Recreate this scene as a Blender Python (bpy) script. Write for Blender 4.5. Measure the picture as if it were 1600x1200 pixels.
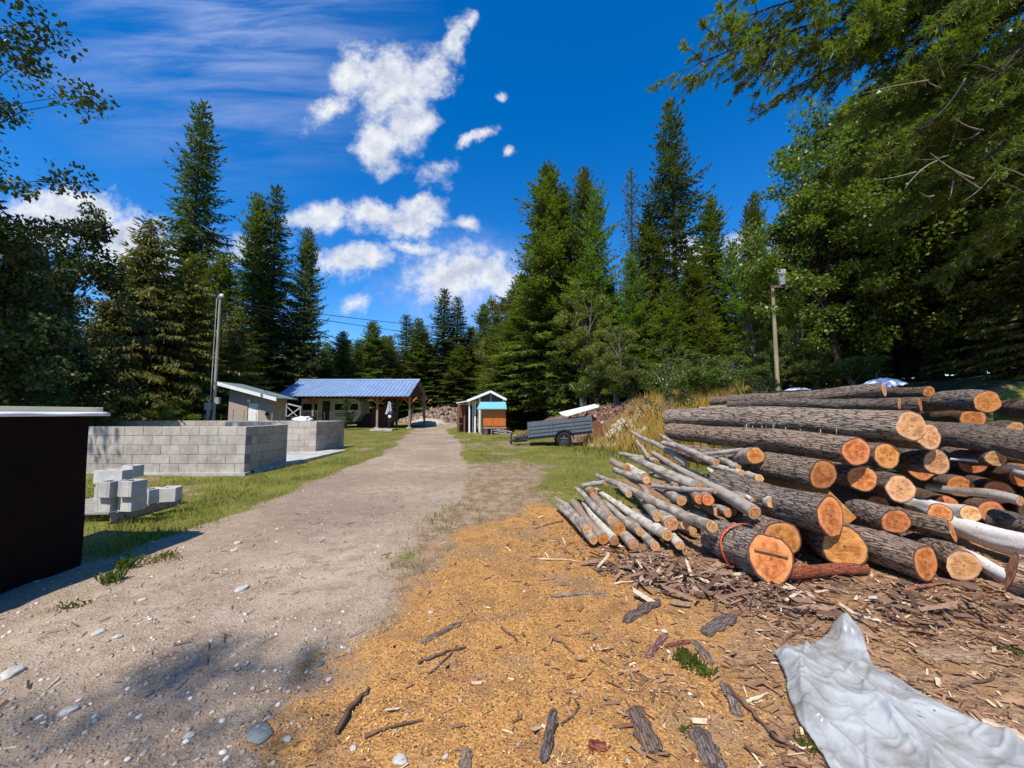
import bpy, bmesh, math, random
import numpy as np
from mathutils import Vector, Matrix, Quaternion, noise

for o in list(bpy.data.objects):
    bpy.data.objects.remove(o)
scene = bpy.context.scene
COL = scene.collection
rad = math.radians

# ------------------------------------------------------------------ camera
CH, F = 1.4, 600.0                      # eye height, focal length in photo pixels (1600 wide)
PITCH = math.atan(45 / 600)
cam_d = bpy.data.cameras.new('camera')
cam = bpy.data.objects.new('camera', cam_d)
COL.objects.link(cam)
cam_d.sensor_width = 36
cam_d.lens = 36 * F / 1600
cam_d.clip_start = 0.05
cam_d.clip_end = 3000
cam.location = (0, 0, CH)
cam.rotation_euler = (math.pi / 2 + PITCH, 0, 0)
scene.camera = cam

def ray(px, py):
    cx, cy = (px - 800) / F, (600 - py) / F
    return Vector((cx, math.cos(PITCH) - cy * math.sin(PITCH), math.sin(PITCH) + cy * math.cos(PITCH)))
def at(px, py, Y):
    d = ray(px, py)
    s = Y / d.y
    return Vector((d.x * s, Y, CH + d.z * s))
def gp(px, py, z=0.0):
    d = ray(px, py)
    s = (z - CH) / d.z
    return Vector((d.x * s, d.y * s, z))

# ------------------------------------------------------------------ sun, sky, exposure
SUN_TO = Vector((-0.36, -0.88, 1.46)).normalized()       # direction towards the sun
SUN_EL = math.asin(SUN_TO.z)
SUN_AZ = math.atan2(SUN_TO.x, SUN_TO.y)
sl = bpy.data.lights.new('sun', 'SUN')
sl.energy = 4.9
sl.angle = rad(0.55)
sl.color = (1.0, 0.95, 0.86)
so = bpy.data.objects.new('sun', sl)
COL.objects.link(so)
so.rotation_euler = SUN_TO.to_track_quat('Z', 'Y').to_euler()
so.location = (0, -20, 40)
scene.view_settings.view_transform = 'Standard'
scene.view_settings.look = 'None'
scene.view_settings.gamma = 1
scene.view_settings.exposure = 0.22

# node helper -------------------------------------------------------
class NT:
    def __init__(s, tree):
        s.t = tree
    def n(s, kind, **kw):
        nd = s.t.nodes.new(kind)
        for k, v in kw.items():
            if k.startswith('i_'):
                key = k[2:]
                key = int(key) if key.isdigit() else key.replace('_', ' ')
                s.put(nd.inputs[key], v)
            else:
                setattr(nd, k, v)
        return nd
    def put(s, inp, v):
        if isinstance(v, bpy.types.NodeSocket):
            s.t.links.new(v, inp)
        elif v is not None:
            if inp.type == 'RGBA' and len(v) == 3:
                v = (*v, 1)
            inp.default_value = v
    def math(s, op, a, b=None, c=None, clamp=False):
        nd = s.t.nodes.new('ShaderNodeMath')
        nd.operation = op
        nd.use_clamp = clamp
        s.put(nd.inputs[0], a)
        if b is not None: s.put(nd.inputs[1], b)
        if c is not None: s.put(nd.inputs[2], c)
        return nd.outputs[0]
    def vmath(s, op, a, b=None, out=0):
        nd = s.t.nodes.new('ShaderNodeVectorMath')
        nd.operation = op
        s.put(nd.inputs[0], a)
        if b is not None: s.put(nd.inputs[1], b)
        return nd.outputs[out]
    def mix(s, f, a, b, blend='MIX'):
        nd = s.t.nodes.new('ShaderNodeMix')
        nd.data_type = 'RGBA'
        nd.blend_type = blend
        nd.clamp_factor = True
        s.put(nd.inputs[0], f); s.put(nd.inputs[6], a); s.put(nd.inputs[7], b)
        return nd.outputs[2]
    def noise(s, vec, scale, detail=3, rough=0.55, out='Fac', dist=0.0):
        nd = s.n('ShaderNodeTexNoise', i_Scale=scale, i_Detail=detail, i_Roughness=rough, i_Distortion=dist)
        if vec is not None: s.put(nd.inputs['Vector'], vec)
        return nd.outputs[out]
    def vor(s, vec, scale, feature='F1', out='Distance', rnd=1.0):
        nd = s.n('ShaderNodeTexVoronoi', feature=feature, i_Scale=scale, i_Randomness=rnd)
        if vec is not None: s.put(nd.inputs['Vector'], vec)
        return nd.outputs[out]
    def step(s, x, lo, hi):
        nd = s.n('ShaderNodeMapRange', interpolation_type='SMOOTHSTEP')
        s.put(nd.inputs[0], x)
        nd.inputs[1].default_value = lo; nd.inputs[2].default_value = hi
        return nd.outputs[0]
    def lin(s, x, lo, hi, a=0.0, b=1.0):
        nd = s.n('ShaderNodeMapRange')
        s.put(nd.inputs[0], x)
        nd.inputs[1].default_value = lo; nd.inputs[2].default_value = hi
        nd.inputs[3].default_value = a; nd.inputs[4].default_value = b
        return nd.outputs[0]

world = bpy.data.worlds.new('World')
scene.world = world
world.use_nodes = True
wt = world.node_tree
wt.nodes.clear()
w = NT(wt)
sky = w.n('ShaderNodeTexSky', sky_type='NISHITA', sun_disc=False, sun_elevation=SUN_EL, sun_rotation=SUN_AZ,
          altitude=600, air_density=1.0, dust_density=0.3, ozone_density=3.5)
hs = w.n('ShaderNodeHueSaturation', i_Saturation=1.40, i_Value=2.0, i_Hue=0.506)
w.put(hs.inputs['Color'], sky.outputs[0])
tc = w.n('ShaderNodeTexCoord')
sep = w.n('ShaderNodeSeparateXYZ')
w.put(sep.inputs[0], tc.outputs['Generated'])
yy = w.math('MAXIMUM', sep.outputs[1], 0.06)
cu = w.math('DIVIDE', sep.outputs[0], yy)
cv = w.math('DIVIDE', sep.outputs[2], yy)
comb = w.n('ShaderNodeCombineXYZ'); w.put(comb.inputs[0], cu); w.put(comb.inputs[1], cv)
P2 = comb.outputs[0]
warp = w.noise(P2, 3.4, 7, 0.62, out='Color')
warpv = w.vmath('MULTIPLY', w.vmath('SUBTRACT', warp, (0.5, 0.5, 0.5)), (0.22, 0.22, 0))
P3 = w.vmath('ADD', P2, warpv)
# cumulus: photo pixel centre, radii in px, tilt degrees, strength
CLOUDS = [(615, 130, 62, 68, 0, 1), (640, 180, 48, 60, 0, 1), (600, 225, 42, 42, 0, 1), (565, 110, 40, 45, 0, .95), (515, 165, 52, 28, 35, .8),
          (665, 110, 35, 50, -35, .8), (708, 62, 26, 42, -30, .8), (738, 40, 16, 18, 0, .5), (612, 345, 82, 32, 0, 1), (575, 335, 40, 30, 0, 1), (650, 330, 45, 26, 0, .9),
          (547, 414, 56, 26, 0, 1), (495, 345, 52, 30, 20, .95), (525, 330, 24, 22, 0, .8),
          (640, 392, 55, 16, 0, .7), (735, 420, 72, 42, 0, .95), (700, 440, 90, 50, 0, .75), (770, 440, 60, 50, 0, .8),
          (745, 222, 34, 15, 25, .8), (775, 205, 16, 18, 0, .5), (778, 131, 13, 11, 0, .7), (793, 245, 12, 12, 0, .6), (680, 275, 34, 20, 0, .5), (722, 345, 28, 16, 0, .55),
          (110, 330, 95, 38, 0, 1), (50, 355, 95, 50, 0, 1), (180, 365, 95, 42, 0, 1), (235, 400, 110, 44, 0, .9),
          (400, 400, 40, 26, 0, .7), (1080, 400, 75, 38, 0, .9), (1180, 385, 70, 30, 0, .7), (550, 475, 32, 16, 0, .5)]
acc = None
for (px, py, rx, ry, tilt, st) in CLOUDS:
    d = ray(px, py)
    d = d / d.y
    mp = w.n('ShaderNodeMapping', vector_type='TEXTURE')
    mp.inputs['Location'].default_value = (d.x, d.z, 0)
    mp.inputs['Rotation'].default_value = (0, 0, rad(tilt))
    mp.inputs['Scale'].default_value = (rx * 1.35 / F, ry * 1.35 / F, 1)
    w.put(mp.inputs['Vector'], P3)
    L = w.vmath('LENGTH', mp.outputs[0], out='Value')
    vv = w.math('SUBTRACT', st, w.math('MULTIPLY', L, st))
    acc = vv if acc is None else w.math('MAXIMUM', acc, vv)
front = w.math('GREATER_THAN', sep.outputs[1], 0.07)
fine = w.noise(P2, 11.0, 8, 0.65)
finer = w.noise(P2, 34.0, 5, 0.6)
dens = w.math('ADD', acc, w.math('MULTIPLY', w.math('SUBTRACT', fine, 0.5), 1.15))
dens = w.math('ADD', dens, w.math('MULTIPLY', w.math('SUBTRACT', finer, 0.5), 0.45))
cum = w.math('MULTIPLY', w.step(dens, 0.05, 0.74), front)
# cirrus veil, stretched along a diagonal, in the upper left of the view and around the low horizon cloud
mc = w.n('ShaderNodeMapping', vector_type='POINT')
mc.inputs['Rotation'].default_value = (0, 0, rad(24))
mc.inputs['Scale'].default_value = (0.9, 5.2, 1)
w.put(mc.inputs['Vector'], P2)
cir = w.noise(mc.outputs[0], 2.6, 7, 0.6, dist=0.4)
def zone(px, py, rx, ry, tilt=0):
    d = ray(px, py); d = d / d.y
    mp = w.n('ShaderNodeMapping', vector_type='TEXTURE')
    mp.inputs['Location'].default_value = (d.x, d.z, 0)
    mp.inputs['Rotation'].default_value = (0, 0, rad(tilt))
    mp.inputs['Scale'].default_value = (rx / F, ry / F, 1)
    w.put(mp.inputs['Vector'], P2)
    return w.math('SUBTRACT', 1.0, w.vmath('LENGTH', mp.outputs[0], out='Value'), clamp=True)
z1 = zone(330, 40, 420, 300, -15)
z2 = zone(720, 440, 170, 110)
cirm = w.math('MULTIPLY', w.step(cir, 0.30, 0.85), w.math('MULTIPLY', z1, 1.25))
cirm2 = w.math('MULTIPLY', w.step(z2, 0.0, 0.8), w.math('MULTIPLY', w.step(fine, 0.25, 0.7), 0.85))
cirm = w.math('MULTIPLY', w.math('MAXIMUM', w.math('MULTIPLY', cirm, 0.9), cirm2), front, clamp=True)
# cloud body: bright tops, greyer thick parts
off = w.vmath('ADD', P2, (0.012, -0.035, 0))
fo = w.noise(off, 11.0, 8, 0.65)
lit = w.math('ADD', 0.80, w.math('MULTIPLY', w.math('SUBTRACT', fine, fo), 2.6))
lit = w.math('SUBTRACT', lit, w.math('MULTIPLY', w.step(dens, 0.45, 1.0), 0.55), clamp=True)
ccol = w.mix(lit, (4.4, 5.1, 6.8), (9.0, 9.1, 9.3))
veil = w.mix(1.0, (5.4, 6.3, 9.4), (5.4, 6.3, 9.4))
c1 = w.mix(w.math('MULTIPLY', cirm, 0.75), hs.outputs[0], veil)
c2 = w.mix(w.math('MULTIPLY', cum, 0.97), c1, ccol)
bg = w.n('ShaderNodeBackground', i_Strength=0.09)
w.put(bg.inputs['Color'], c2)
wo = w.n('ShaderNodeOutputWorld')
wt.links.new(bg.outputs[0], wo.inputs[0])

# ------------------------------------------------------------------ tagging and linking
def tag(o, label=None, cat=None, group=None, kind=None):
    if label: o['label'] = label
    if cat: o['category'] = cat
    if group: o['group'] = group
    if kind: o['kind'] = kind
    return o
def empty(name, loc, rz=0.0, **kw):
    o = bpy.data.objects.new(name, None)
    o.empty_display_size = 0.3
    COL.objects.link(o)
    o.location = loc
    o.rotation_euler = (0, 0, rz)
    return tag(o, **kw)
def link(name, me, parent=None, mat=None):
    o = bpy.data.objects.new(name, me)
    COL.objects.link(o)
    if mat is not None and not me.materials: me.materials.append(mat)
    if parent: o.parent = parent
    return o
def np_mesh(name, v, f, smooth=False, mat=None):
    """v (N,3), f (M,k) arrays with constant k"""
    v = np.asarray(v, dtype=np.float32); f = np.asarray(f, dtype=np.int32)
    me = bpy.data.meshes.new(name)
    me.vertices.add(len(v)); me.vertices.foreach_set('co', v.ravel())
    k = f.shape[1]
    me.loops.add(f.size); me.loops.foreach_set('vertex_index', f.ravel())
    me.polygons.add(len(f))
    me.polygons.foreach_set('loop_start', np.arange(0, f.size, k, dtype=np.int32))
    me.polygons.foreach_set('loop_total', np.full(len(f), k, dtype=np.int32))
    if smooth: me.polygons.foreach_set('use_smooth', np.ones(len(f), dtype=bool))
    me.update(calc_edges=True)
    if mat: me.materials.append(mat)
    return me

class MB:
    """collects boxes, tubes and polygons, builds ONE mesh"""
    def __init__(s):
        s.v = []; s.f = []; s.sm = []
    def add(s, v, f, smooth=False):
        b = len(s.v)
        s.v += [tuple(p) for p in v]
        for q in f:
            s.f.append([b + i for i in q]); s.sm.append(smooth)
    def box(s, c, d, rot=None, taper=1.0):
        x, y, z = d[0] / 2, d[1] / 2, d[2] / 2
        t = taper
        p = [Vector(q) for q in ((-x, -y, -z), (x, -y, -z), (x, y, -z), (-x, y, -z), (-x * t, -y * t, z), (x * t, -y * t, z), (x * t, y * t, z), (-x * t, y * t, z))]
        if rot is not None: p = [rot @ q for q in p]
        c = Vector(c)
        s.add([q + c for q in p], [(0, 3, 2, 1), (4, 5, 6, 7), (0, 1, 5, 4), (1, 2, 6, 5), (2, 3, 7, 6), (3, 0, 4, 7)])
        return s
    def bar(s, a, b, wx, wz):
        a = Vector(a); b = Vector(b); d = b - a
        q = d.to_track_quat('Y', 'Z').to_matrix()
        return s.box((a + b) / 2, (wx, d.length, wz), q)
    def tube(s, pts, radii, seg=8, cap=True):
        pts = [Vector(p) for p in pts]
        if not hasattr(radii, '__len__'): radii = [radii] * len(pts)
        n = len(pts); vs = []
        t0 = (pts[1] - pts[0]).normalized()
        u = t0.orthogonal().normalized()
        for i, p in enumerate(pts):
            t = (pts[min(i + 1, n - 1)] - pts[max(i - 1, 0)]).normalized()
            u = (u - t * u.dot(t))
            u = u.normalized() if u.length > 1e-6 else t.orthogonal().normalized()
            vv = t.cross(u)
            for k in range(seg):
                a = 2 * math.pi * k / seg
                vs.append(p + (u * math.cos(a) + vv * math.sin(a)) * radii[i])
        fs = [(i * seg + k, i * seg + (k + 1) % seg, (i + 1) * seg + (k + 1) % seg, (i + 1) * seg + k) for i in range(n - 1) for k in range(seg)]
        s.add(vs, fs, True)
        if cap:
            s.add(vs[:seg], [tuple(reversed(range(seg)))]); s.add(vs[-seg:], [tuple(range(seg))])
        return s
    def poly(s, pts, thick):
        """planar polygon extruded by the vector thick"""
        n = len(pts); pts = [Vector(p) for p in pts]; th = Vector(thick)
        nrm = Vector((0, 0, 0))
        for i in range(n): nrm += pts[i].cross(pts[(i + 1) % n])
        if nrm.dot(th) > 0: pts = pts[::-1]
        v = pts + [p + th for p in pts]
        f = [tuple(range(n)), tuple(range(2 * n - 1, n - 1, -1))] + [(i, n + i, n + (i + 1) % n, (i + 1) % n) for i in range(n)]
        s.add(v, f)
        return s
    def lathe(s, prof, seg=20, c=(0, 0, 0)):
        c = Vector(c); vs = []
        for r, z in prof:
            for k in range(seg):
                a = 2 * math.pi * k / seg
                vs.append(c + Vector((r * math.cos(a), r * math.sin(a), z)))
        fs = [(i * seg + k, i * seg + (k + 1) % seg, (i + 1) * seg + (k + 1) % seg, (i + 1) * seg + k) for i in range(len(prof) - 1) for k in range(seg)]
        s.add(vs, fs, True)
        return s
    def build(s, name, mat, parent=None, bevel=0.0):
        me = bpy.data.meshes.new(name)
        me.from_pydata(s.v, [], s.f)
        me.polygons.foreach_set('use_smooth', s.sm)
        me.materials.append(mat)
        me.update()
        o = link(name, me, parent)
        if bevel:
            m = o.modifiers.new('bevel', 'BEVEL'); m.width = bevel; m.segments = 2; m.limit_method = 'ANGLE'
        return o

# ------------------------------------------------------------------ terrain
def hash_noise(x, y, scale, seed=0):
    """smooth value noise, vectorised"""
    x = np.asarray(x, float) * scale + seed * 17.3; y = np.asarray(y, float) * scale - seed * 9.1
    xi = np.floor(x); yi = np.floor(y); fx = x - xi; fy = y - yi
    fx = fx * fx * (3 - 2 * fx); fy = fy * fy * (3 - 2 * fy)
    def h(a, b):
        v = np.sin(a * 127.1 + b * 311.7 + seed * 74.7) * 43758.5453
        return v - np.floor(v)
    return (h(xi, yi) * (1 - fx) + h(xi + 1, yi) * fx) * (1 - fy) + (h(xi, yi + 1) * (1 - fx) + h(xi + 1, yi + 1) * fx) * fy
def fbm(x, y, scale, seed=0, oct=4):
    s = 0; a = 0.5; t = 0
    for i in range(oct):
        s = s + a * hash_noise(x, y, scale, seed + i); t += a; a *= 0.5; scale *= 2.07
    return s / t
def sstep(x, a, b):
    t = np.clip((np.asarray(x, float) - a) / (b - a), 0, 1)
    return t * t * (3 - 2 * t)
BY = [-60, 1, 5, 8.5, 11, 14, 20, 27, 40, 70, 400]
BX = [30, 12, 9.6, 6.6, 5.1, 4.7, 2.6, 0.8, 1.5, 6, 60]
def bank_d(x, y):
    return (x - np.interp(y, BY, BX)) * 0.8
def hgt(x, y):
    x = np.asarray(x, float); y = np.asarray(y, float)
    d = bank_d(x, y) + (fbm(x, y, 0.5, 3) - 0.5) * 1.2
    near = 1 - 0.25 * sstep(y, 16, 26)
    h = 2.0 * near * sstep(d, 0, 2.6) + 0.10 * np.clip(d - 2.6, 0, 25)
    h = h + (fbm(x, y, 1.3, 5) - 0.5) * 0.30 * sstep(d, 0, 1.5)
    # mound of cleared earth and rubble at the far bend of the road
    m = np.exp(-(((x + 8.3) / 5.0) ** 2 + ((y - 50) / 4) ** 2))
    h = h + 1.7 * m * (0.75 + 0.5 * fbm(x, y, 0.6, 9))
    # land rises gently in the far left woods
    h = h + 0.04 * np.clip(-x - 26, 0, 40) + 0.03 * np.clip(y - 62, 0, 60)
    rd = road_f(x, y)
    h = h + (fbm(x, y, 0.45, 11) - 0.5) * 0.10 * (1 - rd) * sstep(y, 3, 8)
    h = h + (fbm(x, y, 3.0, 21, 3) - 0.5) * 0.035 + (fbm(x, y, 11.0, 31, 2) - 0.5) * 0.012
    # wheel ruts
    c = np.interp(y, RY, RX)
    h = h - 0.022 * (np.exp(-((x - c - 0.75) / 0.28) ** 2) + np.exp(-((x - c + 0.75) / 0.28) ** 2)) * rd
    return h
RY = [-60, 2, 4, 8.8, 15, 22, 31, 37, 43, 50, 60]
RX = [-2.0, -2.55, -2.5, -2.35, -3.3, -4.7, -6.6, -7.4, -6.6, -4.0, 2.0]
RW = [1.65, 1.5, 1.5, 1.45, 1.42, 1.4, 1.45, 1.8, 2.3, 2.2, 2.0]
def road_f(x, y):
    d = np.abs(x - np.interp(y, RY, RX)) + (fbm(x, y, 0.8, 41) - 0.5) * 0.9
    return 1 - sstep(d, np.interp(y, RY, RW) - 0.25, np.interp(y, RY, RW) + 0.25)
SAWP = [(400, 1290), (470, 1190), (555, 1040), (640, 930), (690, 860), (770, 820), (850, 790), (930, 800), (985, 860), (1080, 905), (1125, 960), (1150, 1040), (1180, 1130), (1090, 1290)]
SAW = np.array([[gp(*p).x, gp(*p).y] for p in SAWP])
def poly_sd(x, y, P):
    """signed distance, positive inside"""
    x = np.asarray(x, float); y = np.asarray(y, float)
    best = np.full(np.broadcast(x, y).shape, 1e9); ins = np.zeros(best.shape, bool)
    n = len(P)
    for i in range(n):
        a = P[i]; b = P[(i + 1) % n]; e = b - a
        t = np.clip(((x - a[0]) * e[0] + (y - a[1]) * e[1]) / (e @ e), 0, 1)
        best = np.minimum(best, np.hypot(x - a[0] - e[0] * t, y - a[1] - e[1] * t))
        c = ((a[1] > y) != (b[1] > y)) & (x < e[0] * (y - a[1]) / (e[1] if abs(e[1]) > 1e-9 else 1e-9) + a[0])
        ins ^= c
    return np.where(ins, best, -best)
def masks(x, y):
    road = road_f(x, y)
    # gravel yard beside the dark bin
    yard = sstep(-x, 3.2, 3.8) * (1 - sstep(y + (fbm(x, y, 1.1, 44) - 0.5) * 0.8, 3.5, 4.3))
    road = np.maximum(road, yard)
    sd = poly_sd(x, y, SAW) + (fbm(x, y, 2.2, 51) - 0.5) * 0.8
    saw = sstep(sd, -0.55, 0.40)
    pile = sstep(x, 1.6, 2.4) * (1 - sstep(x, 8.5, 9.5)) * (1 - sstep(y + .35 * x, 8.6, 9.6))
    lit = sstep(x + (fbm(x, y, 1.4, 61) - 0.5) * 0.8, -0.4, 0.6) * (1 - sstep(y + (fbm(x, y, 0.9, 62) - 0.5) * 1.4 - 0.25 * np.clip(x - 1, 0, 5), 4.4, 5.6))
    lit = np.maximum(lit, pile)
    d = bank_d(x, y)
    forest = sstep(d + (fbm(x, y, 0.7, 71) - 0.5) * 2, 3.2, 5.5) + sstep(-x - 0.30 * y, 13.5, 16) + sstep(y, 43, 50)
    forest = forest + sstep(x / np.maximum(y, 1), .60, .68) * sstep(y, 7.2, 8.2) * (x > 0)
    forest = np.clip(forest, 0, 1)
    dirt = sstep(d, -0.6, 0.4) * (1 - sstep(d, 3.0, 4.5)) * sstep(y, 15, 18)
    dirt = np.maximum(dirt, np.exp(-(((x + 8.3) / 6.0) ** 2 + ((y - 49) / 5) ** 2) * 1.2) > 0.3)
    # bare strip right of the road
    bare = (1 - sstep(np.abs(x - np.interp(y, RY, RX) - 2.2) + (fbm(x, y, 0.9, 81) - 0.5) * 1.6, 0.5, 1.0)) * (1 - sstep(y, 9, 13))
    g = fbm(x, y, 0.9, 91)
    grass = np.clip(sstep(g, 0.28, 0.50) + 0.30 + .3 * sstep(x, 0, 2), 0, 1) * (1 - bare * 0.8)
    grass = grass * (1 - road) * (1 - saw) * (1 - lit) * (1 - forest) * (1 - dirt * 0.85)
    return road, saw, lit, grass, dirt * 1.0, forest
def ground_z(x, y):
    return float(hgt(np.array([x]), np.array([y]))[0])
# ------------------------------------------------------------------ materials
def newmat(name):
    m = bpy.data.materials.new(name); m.use_nodes = True
    t = NT(m.node_tree)
    b = m.node_tree.nodes['Principled BSDF']
    b.inputs['Roughness'].default_value = 0.8
    b.inputs['Specular IOR Level'].default_value = 0.3
    return m, t, b
def bump(t, b, h, strength=0.5, dist=0.01, normal=None):
    n = t.n('ShaderNodeBump', i_Strength=strength, i_Distance=dist)
    t.put(n.inputs['Height'], h)
    if normal is not None: t.put(n.inputs['Normal'], normal)
    t.put(b.inputs['Normal'], n.outputs[0])
    return n.outputs[0]
def objc(t):
    return t.n('ShaderNodeTexCoord').outputs['Object']
def rnd_obj(t):
    return t.n('ShaderNodeObjectInfo').outputs['Random']
def island(t):
    return t.n('ShaderNodeNewGeometry').outputs['Random Per Island']

def mat_plain(name, col, rough=0.7, metal=0.0, var=0.15, scale=6.0, spec=0.3, bmp=0.0):
    m, t, b = newmat(name)
    v = objc(t)
    n = t.noise(v, scale, 5, 0.6)
    n2 = t.noise(v, scale * 6, 4, 0.6)
    f = t.math('ADD', t.math('MULTIPLY', n, 0.6), t.math('MULTIPLY', n2, 0.4))
    dark = tuple(c * (1 - var * 2.0) for c in col); light = tuple(min(1, c * (1 + var)) for c in col)
    t.put(b.inputs['Base Color'], t.mix(t.step(f, 0.3, 0.7), dark, light))
    b.inputs['Roughness'].default_value = rough
    b.inputs['Metallic'].default_value = metal
    b.inputs['Specular IOR Level'].default_value = spec
    if bmp: bump(t, b, n2, bmp, 0.01)
    return m

def mat_ground():
    m, t, b = newmat('ground_soil')
    geo = t.n('ShaderNodeNewGeometry')
    P = geo.outputs['Position']
    a1 = t.n('ShaderNodeVertexColor', layer_name='mask_a'); a2 = t.n('ShaderNodeVertexColor', layer_name='mask_b')
    s1 = t.n('ShaderNodeSeparateColor'); t.put(s1.inputs[0], a1.outputs[0])
    s2 = t.n('ShaderNodeSeparateColor'); t.put(s2.inputs[0], a2.outputs[0])
    road, saw, lit = s1.outputs[0], s1.outputs[1], s1.outputs[2]
    grass, dirt, forest = s2.outputs[0], s2.outputs[1], s2.outputs[2]
    big = t.noise(P, 0.9, 5, 0.6); mid = t.noise(P, 4.5, 6, 0.62); fin = t.noise(P, 26, 5, 0.65); vf = t.noise(P, 90, 3, 0.6)
    vst = t.vor(P, 22, 'F1'); vcol = t.vor(P, 22, 'F1', 'Color')
    vs2 = t.vor(P, 60, 'F1'); vc2 = t.vor(P, 60, 'F1', 'Color')
    def edge(mask, w=0.5):
        q = t.math('ADD', mask, t.math('MULTIPLY', t.math('SUBTRACT', mid, 0.5), w * 1.3))
        return t.step(t.math('ADD', q, t.math('MULTIPLY', t.math('SUBTRACT', fin, 0.5), w * 1.6)), 0.28, 0.72)
    # gravel and packed earth
    g1 = t.mix(t.step(big, 0.35, 0.65), (0.29, 0.205, 0.135), (0.47, 0.36, 0.25))
    g1 = t.mix(t.step(mid, 0.40, 0.70), g1, (0.28, 0.19, 0.12))
    g1 = t.mix(t.math('MULTIPLY', t.step(fin, 0.45, 0.7), 0.45), g1, (0.54, 0.44, 0.34))
    stone_here = t.math('MULTIPLY', t.math('GREATER_THAN', t.n('ShaderNodeSeparateColor', i_0=vc2).outputs[0], 0.62), t.step(vs2, 0.55, 0.35))
    scol = t.mix(t.n('ShaderNodeSeparateColor', i_0=vc2).outputs[1], (0.22, 0.20, 0.19), (0.62, 0.58, 0.52))
    g1 = t.mix(t.math('MULTIPLY', stone_here, 0.4), g1, scol)
    g1 = t.mix(t.math('MULTIPLY', t.step(t.noise(P, 0.45, 4, 0.55), 0.42, 0.62), 0.6), g1, (0.22, 0.155, 0.105))
    # soil under grass
    so_ = t.mix(t.step(mid, 0.35, 0.65), (0.17, 0.13, 0.07), (0.30, 0.25, 0.13))
    gr = t.mix(t.step(big, 0.3, 0.7), (0.14, 0.14, 0.028), (0.27, 0.235, 0.05))
    gr = t.mix(t.step(fin, 0.4, 0.65), gr, (0.10, 0.105, 0.02))
    base = t.mix(t.step(mid, 0.42, 0.6), (0.22, 0.14, 0.078), (0.34, 0.235, 0.14))
    base = t.mix(t.math('MULTIPLY', stone_here, 0.5), base, scol)
    c = t.mix(edge(grass), base, gr)
    # cut earth bank
    dcol = t.mix(t.step(mid, 0.35, 0.65), (0.13, 0.065, 0.04), (0.30, 0.18, 0.12))
    c = t.mix(edge(dirt), c, dcol)
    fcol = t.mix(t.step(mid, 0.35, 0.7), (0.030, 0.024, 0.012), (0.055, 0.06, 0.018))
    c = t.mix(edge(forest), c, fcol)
    # bark litter: broken fibrous brown flecks
    mp = t.n('ShaderNodeMapping'); mp.inputs['Rotation'].default_value = (0, 0, 0.6); mp.inputs['Scale'].default_value = (14, 46, 20); t.put(mp.inputs[0], P)
    mq = t.n('ShaderNodeMapping'); mq.inputs['Rotation'].default_value = (0, 0, -0.5); mq.inputs['Scale'].default_value = (18, 60, 20); t.put(mq.inputs[0], P)
    v1 = t.vor(mp.outputs[0], 1.0, 'F1', 'Color'); v2 = t.vor(mq.outputs[0], 1.0, 'F1', 'Color')
    r1 = t.n('ShaderNodeSeparateColor', i_0=v1); r2 = t.n('ShaderNodeSeparateColor', i_0=v2)
    lc = t.mix(r1.outputs[0], (0.15, 0.075, 0.04), (0.44, 0.26, 0.14))
    lc = t.mix(t.math('MULTIPLY', t.math('GREATER_THAN', r2.outputs[0], 0.7), 0.8), lc, t.mix(r2.outputs[1], (0.42, 0.27, 0.14), (0.17, 0.10, 0.07)))
    lc = t.mix(t.math('MULTIPLY', t.step(big, 0.45, 0.75), 0.45), lc, (0.33, 0.22, 0.14))
    lc = t.mix(t.math('MULTIPLY', t.step(t.noise(P, 2.3, 5, 0.65), 0.48, 0.62), 0.6), lc, (0.36, 0.205, 0.08))
    c = t.mix(edge(lit), c, lc)
    c = t.mix(edge(road), c, g1)
    # sawdust: small orange flakes
    w1 = t.vor(P, 95, 'F1', 'Color'); wr = t.n('ShaderNodeSeparateColor', i_0=w1)
    sc = t.mix(wr.outputs[0], (0.33, 0.15, 0.042), (0.64, 0.335, 0.105))
    sc = t.mix(t.math('MULTIPLY', t.step(mid, 0.44, 0.66), 0.7), sc, (0.27, 0.145, 0.06))
    sc = t.mix(t.math('MULTIPLY', t.step(t.noise(P, 1.7, 5, 0.6), 0.50, 0.66), 0.7), sc, (0.30, 0.19, 0.11))
    c = t.mix(edge(saw, 0.9), c, sc)
    t.put(b.inputs['Base Color'], c)
    b.inputs['Roughness'].default_value = 0.9
    b.inputs['Specular IOR Level'].default_value = 0.15
    hgt_ = t.math('ADD', t.math('MULTIPLY', fin, 1.0), t.math('MULTIPLY', vf, 0.35))
    hgt_ = t.math('ADD', hgt_, t.math('MULTIPLY', t.step(vs2, 0.5, 0.1), 0.55))
    hgt_ = t.math('ADD', hgt_, t.math('MULTIPLY', t.math('MULTIPLY', r1.outputs[1], lit), 1.0))
    hgt_ = t.math('ADD', hgt_, t.math('MULTIPLY', t.math('MULTIPLY', wr.outputs[1], saw), 0.8))
    bump(t, b, hgt_, 0.75, 0.012)
    return m

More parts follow.
